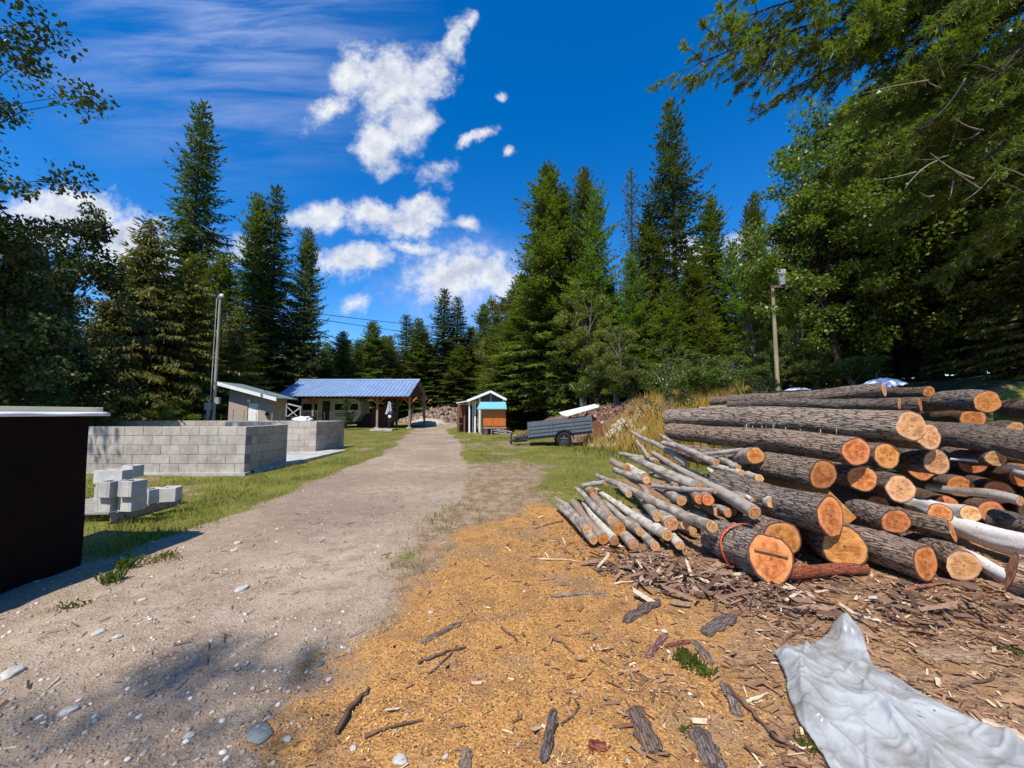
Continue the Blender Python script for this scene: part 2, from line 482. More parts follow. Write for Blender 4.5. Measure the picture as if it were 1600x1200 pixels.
def mat_leaf(name, c0, c1, rough=0.5, transl=0.35, var=0.5, spec=0.35):
    m = bpy.data.materials.new(name); m.use_nodes = True
    m.node_tree.nodes.clear(); t = NT(m.node_tree)
    r = island(t); ro = rnd_obj(t)
    pos = t.n('ShaderNodeTexCoord').outputs['Object']
    cl = t.noise(pos, 0.9, 3, 0.6)
    f = t.math('ADD', t.math('MULTIPLY', r, 0.5), t.math('MULTIPLY', t.step(cl, 0.3, 0.7), 0.5))
    col = t.mix(f, c0, c1)
    hsv = t.n('ShaderNodeHueSaturation')
    t.put(hsv.inputs['Hue'], t.lin(ro, 0, 1, 0.485, 0.515)); t.put(hsv.inputs['Value'], t.lin(ro, 0, 1, 1 - var * 0.4, 1 + var * 0.4)); t.put(hsv.inputs['Color'], col)
    p = t.n('ShaderNodeBsdfPrincipled', i_Roughness=rough); p.inputs['Specular IOR Level'].default_value = spec
    t.put(p.inputs['Base Color'], hsv.outputs[0])
    tr = t.n('ShaderNodeBsdfTranslucent')
    tcol = t.mix(1.0, hsv.outputs[0], (1.15, 1.3, 0.45), 'MULTIPLY')
    t.put(tr.inputs[0], tcol)
    mx = t.n('ShaderNodeMixShader', i_0=transl)
    t.t.links.new(p.outputs[0], mx.inputs[1]); t.t.links.new(tr.outputs[0], mx.inputs[2])
    o = t.n('ShaderNodeOutputMaterial'); t.t.links.new(mx.outputs[0], o.inputs[0])
    return m

def mat_bark(name, dark, light, tint, scale=1.0, depth=0.9):
    """plated conifer bark: plates long in the object's Y, seamless around the log"""
    m, t, b = newmat(name)
    v0 = objc(t)
    rr = t.math('MULTIPLY', rnd_obj(t), 50.0)
    v0 = t.vmath('ADD', v0, rr)
    wn = t.noise(v0, 9 * scale, 4, 0.6, out='Color')
    v = t.vmath('ADD', v0, t.vmath('MULTIPLY', t.vmath('SUBTRACT', wn, (0.5, 0.5, 0.5)), (0.040 / scale, 0.16 / scale, 0.040 / scale)))
    vs = t.vmath('MULTIPLY', v, (44 * scale, 5.2 * scale, 44 * scale))
    e = t.vor(vs, 1.0, 'DISTANCE_TO_EDGE', 'Distance')
    cc = t.n('ShaderNodeSeparateColor', i_0=t.vor(vs, 1.0, 'F1', 'Color'))
    vs3 = t.vmath('MULTIPLY', v, (85 * scale, 20 * scale, 85 * scale))
    streak = t.noise(t.vmath('MULTIPLY', v0, (120 * scale, 8 * scale, 120 * scale)), 1.0, 4, 0.65)
    e2 = t.vor(vs3, 1.0, 'DISTANCE_TO_EDGE', 'Distance')
    fine = t.noise(v0, 60 * scale, 4, 0.6)
    patch = t.noise(v0, 3.5, 4, 0.6)
    plate = t.step(e, 0.0, 0.15)
    col = t.mix(cc.outputs[0], tuple(c * 0.72 for c in light), light)
    col = t.mix(t.math('MULTIPLY', t.step(patch, 0.52, 0.72), 0.75), col, tint)
    col = t.mix(t.math('MULTIPLY', t.step(fine, 0.5, 0.75), 0.35), col, tuple(c * 1.5 for c in light))
    col = t.mix(t.math('MULTIPLY', t.step(streak, 0.52, 0.36), 0.75), col, tuple(c * 0.35 for c in light))
    col = t.mix(t.step(e2, 0.06, 0.0), col, tuple(c * 0.55 for c in light))
    col = t.mix(plate, dark, col)
    hv = t.n('ShaderNodeHueSaturation'); t.put(hv.inputs['Value'], t.lin(rnd_obj(t), 0, 1, .68, 1.18)); t.put(hv.inputs['Saturation'], t.lin(t.math('FRACT', t.math('MULTIPLY', rnd_obj(t), 7.3)), 0, 1, .75, 1.35)); t.put(hv.inputs['Color'], col)
    t.put(b.inputs['Base Color'], hv.outputs[0])
    b.inputs['Roughness'].default_value = 0.85
    h = t.math('ADD', t.math('MULTIPLY', plate, 0.8), t.math('MULTIPLY', fine, 0.25))
    h = t.math('ADD', h, t.math('MULTIPLY', streak, 1.0))
    h = t.math('ADD', h, t.math('MULTIPLY', t.step(e2, 0.0, 0.2), 0.3))
    bump(t, b, h, depth, 0.014)
    return m

def mat_birch(name, light, dark, blotch, amount=0.5):
    m, t, b = newmat(name)
    v0 = t.vmath('ADD', objc(t), t.math('MULTIPLY', rnd_obj(t), 50.0))
    len_ = t.noise(t.vmath('MULTIPLY', v0, (9, 75, 9)), 1.0, 3, 0.6)
    bl = t.noise(t.vmath('MULTIPLY', v0, (13, 6, 13)), 1.0, 5, 0.65)
    fine = t.noise(v0, 70, 4, 0.6)
    col = t.mix(t.step(fine, 0.35, 0.65), tuple(c * 0.8 for c in light), light)
    col = t.mix(t.math('MULTIPLY', t.step(bl, 0.62 - 0.18 * amount, 0.72 - 0.12 * amount), 0.8), col, blotch)
    col = t.mix(t.math('MULTIPLY', t.step(len_, 0.60, 0.70), 0.75), col, dark)
    t.put(b.inputs['Base Color'], col)
    b.inputs['Roughness'].default_value = 0.75
    bump(t, b, t.math('ADD', fine, t.math('MULTIPLY', bl, 1.5)), 0.5, 0.006)
    return m

def mat_cut(name, c0, c1, rim):
    """sawn log end: growth rings, radial checks, saw marks; UV is centred, radius 1 at the bark"""
    m, t, b = newmat(name)
    uv = t.n('ShaderNodeUVMap').outputs[0]
    r0 = t.math('MULTIPLY', rnd_obj(t), 40.0)
    wv = t.noise(t.vmath('ADD', uv, r0), 1.6, 3, 0.5, out='Color')
    u2 = t.vmath('ADD', uv, t.vmath('MULTIPLY', t.vmath('SUBTRACT', wv, (0.5, 0.5, 0.5)), (0.42, 0.42, 0)))
    r = t.vmath('LENGTH', u2, out='Value')
    rt = t.vmath('LENGTH', uv, out='Value')
    ring = t.math('SINE', t.math('MULTIPLY', r, 62.0))
    s = t.n('ShaderNodeSeparateXYZ'); t.put(s.inputs[0], u2)
    ang = t.math('ARCTAN2', s.outputs[1], s.outputs[0])
    cx = t.n('ShaderNodeCombineXYZ'); t.put(cx.inputs[0], t.math('COSINE', ang)); t.put(cx.inputs[1], t.math('SINE', ang)); t.put(cx.inputs[2], t.math('ADD', t.math('MULTIPLY', r, 0.35), r0))
    crack = t.noise(cx.outputs[0], 5.5, 4, 0.7)
    saw = t.noise(t.vmath('ADD', t.vmath('MULTIPLY', uv, (3.0, 26.0, 1)), r0), 1.0, 4, 0.6)
    blot = t.noise(t.vmath('ADD', uv, r0), 2.6, 4, 0.6)
    col = t.mix(t.step(blot, 0.38, 0.62), tuple(c * 0.8 for c in c0), c1)
    col = t.mix(t.math('MULTIPLY', t.lin(ring, -1, 1), 0.30), col, tuple(c * 0.55 for c in c0))
    col = t.mix(t.math('MULTIPLY', t.step(saw, 0.42, 0.66), 0.5), col, tuple(min(1, c * 1.18) for c in c1))
    col = t.mix(t.math('MULTIPLY', t.step(crack, 0.60, 0.70), 0.75), col, tuple(c * 0.3 for c in c0))
    col = t.mix(t.step(rt, 0.10, 0.03), col, tuple(c * 0.45 for c in c0))
    sap = t.math('MULTIPLY', t.step(rt, 0.62, 0.80), t.math('ADD', 0.25, t.math('MULTIPLY', blot, 0.6)))
    col = t.mix(sap, col, tuple(min(1, c * k) for c, k in zip(c1, (1.05, 1.18, 1.55))))
    rimf = t.step(t.math('ADD', rt, t.math('MULTIPLY', t.math('SUBTRACT', blot, 0.5), 0.10)), 0.885, 0.935)
    grime = t.noise(t.vmath('ADD', uv, t.math('MULTIPLY', r0, 1.7)), 1.3, 5, 0.7)
    col = t.mix(t.math('MULTIPLY', t.step(grime, 0.50, 0.68), 0.55), col, tuple(c * 0.5 for c in c0))
    col = t.mix(rimf, col, rim)
    hv = t.n('ShaderNodeHueSaturation'); t.put(hv.inputs['Value'], t.lin(rnd_obj(t), 0, 1, .78, 1.1)); t.put(hv.inputs['Hue'], t.lin(t.math('FRACT', t.math('MULTIPLY', rnd_obj(t), 5.7)), 0, 1, .488, .508)); t.put(hv.inputs['Color'], col)
    t.put(b.inputs['Base Color'], hv.outputs[0])
    b.inputs['Roughness'].default_value = 0.7
    h = t.math('ADD', t.math('MULTIPLY', saw, 1.0), t.math('MULTIPLY', t.step(crack, 0.72, 0.66), 0.8))
    bump(t, b, h, 0.6, 0.006)
    return m

def mat_block(name, col, var=0.22):
    m, t, b = newmat(name)
    v = t.n('ShaderNodeNewGeometry').outputs['Position']
    r = island(t)
    n = t.noise(v, 2.2, 5, 0.65); f = t.noise(v, 60, 4, 0.6); st = t.noise(t.vmath('MULTIPLY', v, (3, 3, 0.7)), 1.6, 5, 0.65)
    c = t.mix(r, tuple(x * (1 - var) for x in col), tuple(min(1, x * (1 + var * 0.6)) for x in col))
    c = t.mix(t.math('MULTIPLY', t.step(n, 0.40, 0.66), 0.6), c, tuple(x * 0.5 for x in col))
    c = t.mix(t.math('MULTIPLY', t.step(t.noise(v, 7, 5, 0.7), 0.52, 0.62), 0.4), c, (0.52, 0.48, 0.41))
    c = t.mix(t.math('MULTIPLY', t.step(st, 0.55, 0.75), 0.35), c, (0.55, 0.52, 0.46))
    c = t.mix(t.math('MULTIPLY', t.step(f, 0.55, 0.75), 0.3), c, tuple(x * 0.6 for x in col))
    t.put(b.inputs['Base Color'], c)
    b.inputs['Roughness'].default_value = 0.92
    bump(t, b, t.math('ADD', f, n), 0.45, 0.008)
    return m

def mat_wood(name, col, dark, rough=0.75, axis=0, scale=1.0):
    m, t, b = newmat(name)
    v = t.vmath('ADD', objc(t), t.math('MULTIPLY', island(t), 20.0))
    sc = [30 * scale] * 3; sc[axis] = 2.2 * scale
    g = t.noise(t.vmath('MULTIPLY', v, tuple(sc)), 1.0, 5, 0.65, dist=0.3)
    n = t.noise(v, 3.0, 4, 0.6)
    c = t.mix(t.step(g, 0.35, 0.7), dark, col)
    c = t.mix(t.math('MULTIPLY', t.step(n, 0.5, 0.75), 0.4), c, tuple(x * 0.6 for x in col))
    c = t.mix(t.math('MULTIPLY', island(t), 0.3), c, tuple(min(1, x * 1.3) for x in col))
    t.put(b.inputs['Base Color'], c); b.inputs['Roughness'].default_value = rough
    bump(t, b, g, 0.4, 0.004)
    return m

def mat_chip(name, c0, c1, c2=None, amt=0.1, rough=0.75):
    m, t, b = newmat(name)
    r = island(t)
    c = t.mix(r, c0, c1)
    if c2: c = t.mix(t.math('GREATER_THAN', t.math('FRACT', t.math('MULTIPLY', r, 37.7)), 1 - amt), c, c2)
    n = t.noise(objc(t), 40, 3, 0.6)
    c = t.mix(t.math('MULTIPLY', t.step(n, 0.4, 0.7), 0.35), c, tuple(x * 0.45 for x in c0))
    t.put(b.inputs['Base Color'], c); b.inputs['Roughness'].default_value = rough
    return m

GROUND = mat_ground()
BARK = mat_bark('conifer_bark', (0.05, 0.032, 0.024), (0.50, 0.365, 0.265), (0.38, 0.21, 0.13))
BARK2 = mat_bark('rough_conifer_bark', (0.04, 0.026, 0.018), (0.38, 0.275, 0.205), (0.27, 0.19, 0.13), 1.5)
BARKRED = mat_bark('reddish_bark', (0.10, 0.04, 0.03), (0.42, 0.20, 0.15), (0.30, 0.10, 0.07), 1.8, 0.6)
BIRCH = mat_birch('white_birch_bark', (0.78, 0.71, 0.63), (0.18, 0.12, 0.09), (0.55, 0.36, 0.27), 0.3)
PALEPOLE = mat_birch('pale_spotted_bark', (0.64, 0.57, 0.47), (0.13, 0.10, 0.07), (0.30, 0.22, 0.16), 0.8)
ALDER = mat_birch('grey_mottled_bark', (0.47, 0.405, 0.32), (0.10, 0.075, 0.055), (0.19, 0.14, 0.10), 1.05)
GREYWOOD = mat_birch('weathered_grey_bark', (0.40, 0.345, 0.285), (0.13, 0.10, 0.08), (0.25, 0.16, 0.11), 0.8)
BROWNPOLE = mat_birch('brown_pole_bark', (0.34, 0.23, 0.155), (0.12, 0.07, 0.045), (0.42, 0.33, 0.26), 0.6)
CUT = mat_cut('sawn_orange_wood', (0.45, 0.125, 0.025), (0.72, 0.275, 0.07), (0.11, 0.045, 0.025))
CUTPALE = mat_cut('sawn_pale_wood', (0.50, 0.21, 0.065), (0.72, 0.39, 0.155), (0.16, 0.09, 0.05))
CUTRED = mat_cut('sawn_red_wood', (0.48, 0.12, 0.025), (0.68, 0.27, 0.07), (0.12, 0.04, 0.025))
TRUNK = mat_bark('standing_trunk_bark', (0.02, 0.016, 0.013), (0.11, 0.085, 0.068), (0.08, 0.06, 0.045), 0.7)
PALETRUNK = mat_birch('pale_stem_bark', (0.20, 0.185, 0.15), (0.08, 0.07, 0.05), (0.16, 0.14, 0.11), 0.5)
BLOCK = mat_block('concrete_block', (0.47, 0.40, 0.325), 0.16)
MORTAR = mat_block('mortar', (0.24, 0.22, 0.195), 0.05)
CONC = mat_block('concrete_slab', (0.50, 0.475, 0.43), 0.05)

# ------------------------------------------------------------------ terrain meshes

def axis_pts(lo, hi, fine_lo, fine_hi, st, g):
    c = list(np.arange(fine_lo, fine_hi + 1e-6, st))
    s = st; x = fine_hi
    while x < hi: s *= g; x += s; c.append(x)
    s = st; x = fine_lo; pre = []
    while x > lo: s *= g; x -= s; pre.append(x)
    return np.array(pre[::-1] + c)
gx = axis_pts(-260, 260, -5.0, 7.0, 0.055, 1.055)
gy = axis_pts(-50, 380, 1.2, 8.0, 0.055, 1.045)
GX, GY = np.meshgrid(gx, gy)
GZ = hgt(GX, GY)
mk = masks(GX, GY)
nx, ny = len(gx), len(gy)
allv = np.stack([GX.ravel(), GY.ravel(), GZ.ravel()], 1)
ii, jj = np.meshgrid(np.arange(nx - 1), np.arange(ny - 1))
b0 = (jj * nx + ii).ravel()
faces = np.stack([b0, b0 + 1, b0 + nx + 1, b0 + nx], 1)
fc = lambda a: a.ravel()[faces].mean(1)
roadf, sawf = fc(mk[0]), fc(mk[1])
sel_saw = sawf > 0.5
sel_road = (roadf > 0.5) & ~sel_saw
# smooth normals of the whole sheet so that the pieces meet without a seam
dzx = np.gradient(GZ, gx, axis=1); dzy = np.gradient(GZ, gy, axis=0)
NRM = np.stack([-dzx.ravel(), -dzy.ravel(), np.ones(nx * ny)], 1); NRM /= np.linalg.norm(NRM, axis=1)[:, None]
def terrain_piece(name, sel):
    f = faces[sel]
    used = np.unique(f); remap = np.zeros(len(allv), int); remap[used] = np.arange(len(used))
    me = np_mesh(name, allv[used], remap[f], True, GROUND)
    ca = me.color_attributes.new('mask_a', 'FLOAT_COLOR', 'POINT')
    ca.data.foreach_set('color', np.stack([mk[0].ravel()[used], mk[1].ravel()[used], mk[2].ravel()[used], np.ones(len(used))], 1).astype(np.float32).ravel())
    cb = me.color_attributes.new('mask_b', 'FLOAT_COLOR', 'POINT')
    cb.data.foreach_set('color', np.stack([mk[3].ravel()[used], mk[4].ravel()[used], mk[5].ravel()[used], np.ones(len(used))], 1).astype(np.float32).ravel())
    me.normals_split_custom_set_from_vertices([tuple(n) for n in NRM[used]])
    return link(name, me)
tag(terrain_piece('ground', ~sel_saw & ~sel_road), kind='structure')
tag(terrain_piece('dirt_road', sel_road), kind='structure')
tag(terrain_piece('sawdust', sel_saw), 'orange sawdust lying in front of the log pile', 'sawdust', kind='stuff')

# ------------------------------------------------------------------ scattered small stuff
RG = np.random.default_rng(11)
def scatter(n, x0, x1, y0, y1, keep):
    x = RG.uniform(x0, x1, n); y = RG.uniform(y0, y1, n)
    k = RG.random(n) < keep(x, y)
    return x[k], y[k]
def scatter_y(n, y0, y1, keep, spread=1.45, power=1.6):
    """denser near the viewer, as far as the land is seen"""
    y = y0 * (y1 / y0) ** (RG.random(n)); x = RG.uniform(-1, 1, n) * spread * y
    k = RG.random(n) < keep(x, y)
    return x[k], y[k]
def flakes(name, x, y, l0, l1, wr0, wr1, tilt, mat, lift=0.004, bend=0.15):
    n = len(x); z = hgt(x, y) + RG.uniform(0, lift, n)
    a = RG.uniform(0, 2 * np.pi, n); L = l0 + (l1 - l0) * RG.random(n) ** 3.2; W = L * RG.uniform(wr0, wr1, n)
    tx = RG.normal(0, tilt, n); ty = RG.normal(0, tilt, n)
    ux = np.stack([np.cos(a), np.sin(a), tx], 1); uy = np.stack([-np.sin(a), np.cos(a), ty], 1)
    c = np.stack([x, y, z + 0.3 * np.abs(tx) * L + 0.3 * np.abs(ty) * W], 1)
    L = L[:, None] / 2; W = W[:, None] / 2
    up = np.zeros((n, 3)); up[:, 2] = (L[:, 0] * bend)
    j = lambda: 1 + RG.uniform(-.35, .35, (n, 1))
    v = np.stack([c - ux * L * j() - uy * W * j(), c + ux * L * j() - uy * W * j(), c + ux * L * j() + uy * W * j() + up, c - ux * L * j() + uy * W * j() + up * 0.5], 1).reshape(-1, 3)
    f = np.arange(4 * n).reshape(n, 4)
    return link(name, np_mesh(name, v, f, False, mat))
def pebbles(name, x, y, s0, s1, mat, seedn=3):
    n = len(x); z = hgt(x, y)
    ico = np.array([(0, 0, 1), (.9, 0, .25), (.28, .85, .3), (-.73, .53, .25), (-.73, -.53, .3), (.28, -.85, .25), (.7, .5, -.5), (-.3, .8, -.5), (-.9, 0, -.5), (-.3, -.8, -.5), (.7, -.5, -.5)])
    fi = [(0, 1, 2), (0, 2, 3), (0, 3, 4), (0, 4, 5), (0, 5, 1), (1, 6, 2), (2, 6, 7), (2, 7, 3), (3, 7, 8), (3, 8, 4), (4, 8, 9), (4, 9, 5), (5, 9, 10), (5, 10, 1), (1, 10, 6)]
    S = s0 + (s1 - s0) * RG.random(n) ** 3.5
    a = RG.uniform(0, 2 * np.pi, n); ax = RG.uniform(.7, 1.4, n); az = RG.uniform(.35, .75, n)
    v = ico[None] * (1 + RG.uniform(-.22, .22, (n, 11, 1)))
    v = v * np.stack([ax, 1 / ax, az], 1)[:, None, :] * S[:, None, None] / 2
    ca, sa = np.cos(a)[:, None], np.sin(a)[:, None]
    X = v[..., 0] * ca - v[..., 1] * sa + x[:, None]; Y = v[..., 0] * sa + v[..., 1] * ca + y[:, None]; Z = v[..., 2] + (z + S * 0.08)[:, None]
    vv = np.stack([X, Y, Z], 2).reshape(-1, 3)
    f = (np.array(fi)[None] + (np.arange(n) * 11)[:, None, None]).reshape(-1, 3)
    return link(name, np_mesh(name, vv, f, True, mat))
m_saw = mat_chip('sawdust_flake', (0.35, 0.16, 0.05), (0.82, 0.50, 0.20), (0.15, 0.07, 0.04), 0.28)
m_lit = mat_chip('bark_flake', (0.15, 0.068, 0.034), (0.46, 0.26, 0.14), (0.68, 0.50, 0.30), 0.14)
m_peb = mat_chip('pebble', (0.26, 0.205, 0.15), (0.50, 0.42, 0.33), (0.72, 0.69, 0.62), 0.08)
x, y = scatter(170000, -1.8, 2.4, 0.9, 4.6, lambda x, y: np.clip((masks(x, y)[1] ** 1.2) * (.35 + .65 * sstep(fbm(x, y, 2.6, 67), .36, .58)) + .16 * masks(x, y)[2] + .05 * (x < .4), 0, 1) * np.clip(1.25 - y / 5.5, .2, 1))
tag(flakes('wood_chips', x, y, 0.0035, 0.014, .28, .6, 0.35, m_saw, 0.006), 'loose orange wood chips strewn over the sawdust patch', 'wood chips', kind='stuff')
x, y = scatter(110000, -0.8, 7.5, 0.9, 5.6, lambda x, y: np.clip(masks(x, y)[2] * (1 - .55 * masks(x, y)[1]) + masks(x, y)[1] * 0.06, 0, 1) * (.3 + .7 * sstep(fbm(x, y, 1.8, 66), .35, .6)) * np.clip(1.3 - y / 6, .25, 1))
tag(flakes('bark_litter', x, y, 0.006, 0.075, .08, .34, 0.22, m_lit, 0.012, 0.1), 'brown bark flakes and splinters trodden into the ground before the log pile', 'bark litter', kind='stuff')
def debris_f(x, y):
    # windrow of bark fallen along the foot of the pile
    ln = np.interp(x, [.7, 1.3, 1.9, 2.6, 3.4, 4.5], [3.75, 3.45, 3.05, 2.9, 2.8, 2.6])
    return np.exp(-((y - ln) / .32) ** 2) * sstep(x, .6, 1.2) * (.35 + .65 * sstep(fbm(x, y, 3, 77), .35, .6))
x, y = scatter(42000, .5, 4.6, 2.2, 4.6, lambda x, y: debris_f(x, y) * np.where(x < 2.1, .8, .22))
tag(flakes('bark_debris', x, y, 0.02, 0.20, .05, .20, 0.22, mat_chip('bark_shard', (0.10, 0.05, 0.03), (0.36, 0.21, 0.13), (0.58, 0.45, 0.32), 0.10), 0.05, 0.22), 'thick band of torn bark shards fallen in front of the pole ends and logs', 'bark debris', kind='stuff')
x, y = scatter(9000, -3.2, 3.0, 1.2, 9.0, lambda x, y: np.clip(1 - masks(x, y)[1], 0, 1) * 0.35)
flk = flakes('twig_litter', x, y, 0.02, 0.10, .05, .12, 0.10, mat_chip('twig_flake', (0.09, 0.05, 0.03), (0.28, 0.17, 0.10), (0.6, 0.45, 0.28), 0.12), 0.01, 0.1)
tag(flk, 'small twigs and needles scattered along the dirt road', 'twigs', kind='stuff')
x, y = scatter_y(30000, 1.3, 24, lambda x, y: masks(x, y)[0] ** 2 * 0.9 + 0.02, 1.4)
tag(pebbles('gravel', x, y, 0.005, 0.032, m_peb), 'small pale pebbles embedded in the dirt road', 'gravel', kind='stuff')

def grass_stuff(name, x, y, h0, h1, w, mat, lean=0.35, label='', cat='grass'):
    n = len(x); z = hgt(x, y)
    hh = RG.uniform(h0, h1, n) * RG.uniform(.6, 1, n)
    a = RG.uniform(0, 2 * np.pi, n); ln = RG.uniform(0.05, lean, n) * hh; a2 = RG.uniform(0, 2 * np.pi, n)
    s = np.stack([np.cos(a), np.sin(a), np.zeros(n)], 1) * (w * RG.uniform(.6, 1.4, n) * (0.6 + y * 0.04))[:, None]
    d = np.stack([np.cos(a2), np.sin(a2), np.zeros(n)], 1)
    b = np.stack([x, y, z - 0.005], 1); up = np.array([0, 0, 1.0])
    v = np.stack([b - s / 2, b + s / 2, b + s * 0.3 + up * (hh * 0.6)[:, None] + d * (ln * 0.35)[:, None], b + up * hh[:, None] * 0.97 + d * ln[:, None], b - s * 0.3 + up * (hh * 0.6)[:, None] + d * (ln * 0.35)[:, None]], 1).reshape(-1, 3)
    f = np.arange(5 * n).reshape(n, 5)
    o = link(name, np_mesh(name, v, f, False, mat))
    return tag(o, label, cat, kind='stuff')
m_gr = mat_leaf('short_grass', (0.13, 0.145, 0.025), (0.40, 0.36, 0.08), 0.6, 0.3)
m_gdry = mat_leaf('dry_grass', (0.42, 0.30, 0.065), (0.75, 0.53, 0.13), 0.6, 0.35)
def clump(x, y, s=2.2, seed=7, lo=.42, hi=.6):
    return sstep(fbm(x, y, s, seed), lo, hi)
x, y = scatter_y(300000, 3.4, 36, lambda x, y: np.where(bank_d(x, y) < 1.0, masks(x, y)[3] * (0.12 + 0.88 * clump(x, y)), 0), 1.3)
grass_stuff('grass', x, y, 0.03, 0.12, 0.009, m_gr, 0.6, 'short yellow green grass on both verges of the dirt road')
x, y = scatter(80000, 3.0, 10, 7.5, 19, lambda x, y: sstep(bank_d(x, y), -0.9, 0.0) * (1 - sstep(bank_d(x, y), 2.8, 4.2)) * (0.25 + .75 * clump(x, y, 1.2, 15, .35, .55)) * (1 - sstep(y, 16, 18.5)) * (1 - sstep(x / y, .56, .64)))
grass_stuff('tall_dry_grass', x, y, 0.30, 0.75, 0.012, m_gdry, 0.55, 'tall golden dry grass on the bank behind the log pile', 'dry grass')
x, y = scatter(9000, 0.5, 6.5, 5.2, 16, lambda x, y: (1 - sstep(np.abs(bank_d(x, y) + 0.9), 0.4, 1.6)) * (clump(x, y, 1.5, 19, .4, .6) * .8 + 0.04) * (1 - masks(x, y)[2]))
grass_stuff('weeds', x, y, 0.10, 0.32, 0.014, mat_leaf('weed_green', (0.08, 0.12, 0.02), (0.25, 0.26, 0.05), 0.5, .3), 0.6, 'green weeds growing at the foot of the grassy bank', 'weeds')
# ------------------------------------------------------------------ logs and poles
def log_mesh(name, L, r0, r1, seg, ring_len, bark_amp, bend, seed, cut0=(0, 0), cut1=(0, 0), freq=1.0, knots=0):
    """local +Y runs from the near end (y=0) to the far end. Returns bark mesh + both end disks"""
    rg = random.Random(seed)
    n = max(6, int(L / ring_len))
    ph = [rg.uniform(0, 6.28) for _ in range(4)]
    off = Vector((rg.uniform(-50, 50), rg.uniform(-50, 50), rg.uniform(-50, 50)))
    kn = [(rg.uniform(0.1, 0.95) * L, rg.uniform(0, 6.28)) for _ in range(knots)]
    ecc = rg.uniform(-0.05, 0.05); ea = rg.uniform(0, 6.28)
    vs = []
    for i in range(n + 1):
        t = i / n; y = t * L
        R0 = r0 + (r1 - r0) * t
        cx = bend * (math.sin(t * 3.1 + ph[0]) - math.sin(ph[0]) + 0.4 * (math.sin(t * 8 + ph[1]) - math.sin(ph[1])))
        cz = bend * (math.sin(t * 2.6 + ph[2]) - math.sin(ph[2]) + 0.4 * (math.sin(t * 7 + ph[3]) - math.sin(ph[3])))
        for k in range(seg):
            a = 2 * math.pi * k / seg
            ca, sa = math.cos(a), math.sin(a)
            r = R0 * (1 + ecc * math.cos(2 * (a - ea)) + 0.03 * math.sin(3 * a + ph[1]))
            if bark_amp:
                q = Vector((ca * R0 * 26 * freq, y * 5.5 * freq, sa * R0 * 26 * freq)) + off
                nv = noise.noise(q)
                nv2 = noise.noise(q * 2.3 + Vector((7, 7, 7)))
                r += bark_amp * (0.6 - 2.2 * max(0, 0.32 - abs(nv) * 1.6) + 0.5 * nv2)
            r += R0 * 0.11 * noise.noise(Vector((ca * 1.5, y * 2.2, sa * 1.5)) + off)
            for ky, ka in kn:
                dd = (y - ky) ** 2 / 0.0012 + (math.sin((a - ka) / 2) * 2 * R0) ** 2 / 0.0008
                if dd < 6 and math.cos(a - ka) > 0: r += 0.016 * math.exp(-dd)
            x, z = ca * r, sa * r
            f0 = max(0, 1 - t * 3) if n > 6 else 1 - t
            yy_ = y + (x * cut0[0] + z * cut0[1]) * (max(0, 1 - t * 4)) + (x * cut1[0] + z * cut1[1]) * max(0, 1 - (1 - t) * 4)
            vs.append((x + cx, yy_, z + cz))
    fs = [(i * seg + k, (i + 1) * seg + k, (i + 1) * seg + (k + 1) % seg, i * seg + (k + 1) % seg) for i in range(n) for k in range(seg)]
    me = np_mesh(name, vs, fs, True)
    ends = []
    for e in (0, 1):
        ring = [Vector(v) for v in (vs[:seg] if e == 0 else vs[-seg:])]
        c = sum(ring, Vector()) / seg
        ev = []; uv = []
        rs = [1.0, 0.93, 0.75, 0.5, 0.25]
        for ri, s_ in enumerate(rs):
            for p in ring:
                q = c + (p - c) * s_
                q.y += (-1 if e == 0 else 1) * (0.0 if ri == 0 else 0.003 + 0.004 * noise.noise(q * 25 + off))
                ev.append(q); d = (p - c) * s_
                uv.append((d.x / max((p - c).length, 1e-4), d.z / max((p - c).length, 1e-4)))
        ev.append(c + Vector((0, (-1 if e == 0 else 1) * 0.004, 0))); uv.append((0, 0))
        ef = []
        for ri in range(len(rs) - 1):
            for k in range(seg):
                q = (ri * seg + k, ri * seg + (k + 1) % seg, (ri + 1) * seg + (k + 1) % seg, (ri + 1) * seg + k)
                ef.append(q if e == 0 else q[::-1])
        ci = len(ev) - 1; rb = (len(rs) - 1) * seg
        for k in range(seg):
            q = (rb + k, rb + (k + 1) % seg, ci)
            ef.append(q if e == 0 else q[::-1])
        m2 = bpy.data.meshes.new('cut_end'); m2.from_pydata([tuple(v) for v in ev], [], ef)
        ul = m2.uv_layers.new(name='UVMap')
        for li, lp in enumerate(m2.loops): ul.data[li].uv = uv[lp.vertex_index]
        for p in m2.polygons: p.use_smooth = True
        ends.append(m2)
    return me, ends

SEED = [100]
def put_log(name, p0, p1, r0, r1, bark, cut, label, cat='log', group=None, hi=True, cut0=None, bend=0.02, amp=None, freq=1.0, knots=0, far_end=True):
    SEED[0] += 1; sd = SEED[0]; rg = random.Random(sd)
    d = p1 - p0; L = d.length
    big = r0 > 0.075
    seg = (60 if hi else 28) if big else (20 if hi else 12)
    rl = (0.035 if hi else 0.12) if big else 0.06
    if amp is None: amp = 0.006 if big else 0.0015
    c0 = cut0 or (rg.uniform(-.12, .12), rg.uniform(-.12, .12))
    me, ends = log_mesh(name, L, r0, r1, seg, rl, amp, bend, sd, c0, (rg.uniform(-.2, .2), rg.uniform(-.2, .2)), freq, knots)
    me.materials.append(bark)
    o = link(name, me)
    o.location = p0
    q = d.to_track_quat('Y', 'Z')
    o.rotation_mode = 'QUATERNION'; o.rotation_quaternion = q @ Quaternion((0, 1, 0), rg.uniform(0, 6.28) if not cut0 else 0)
    tag(o, label, cat, group)
    for e in ((0, 1) if far_end else (0,)):
        ends[e].materials.append(cut)
        link('cut_end', ends[e], o)
    return o

LG = 'felled conifer logs stacked in the big pile'
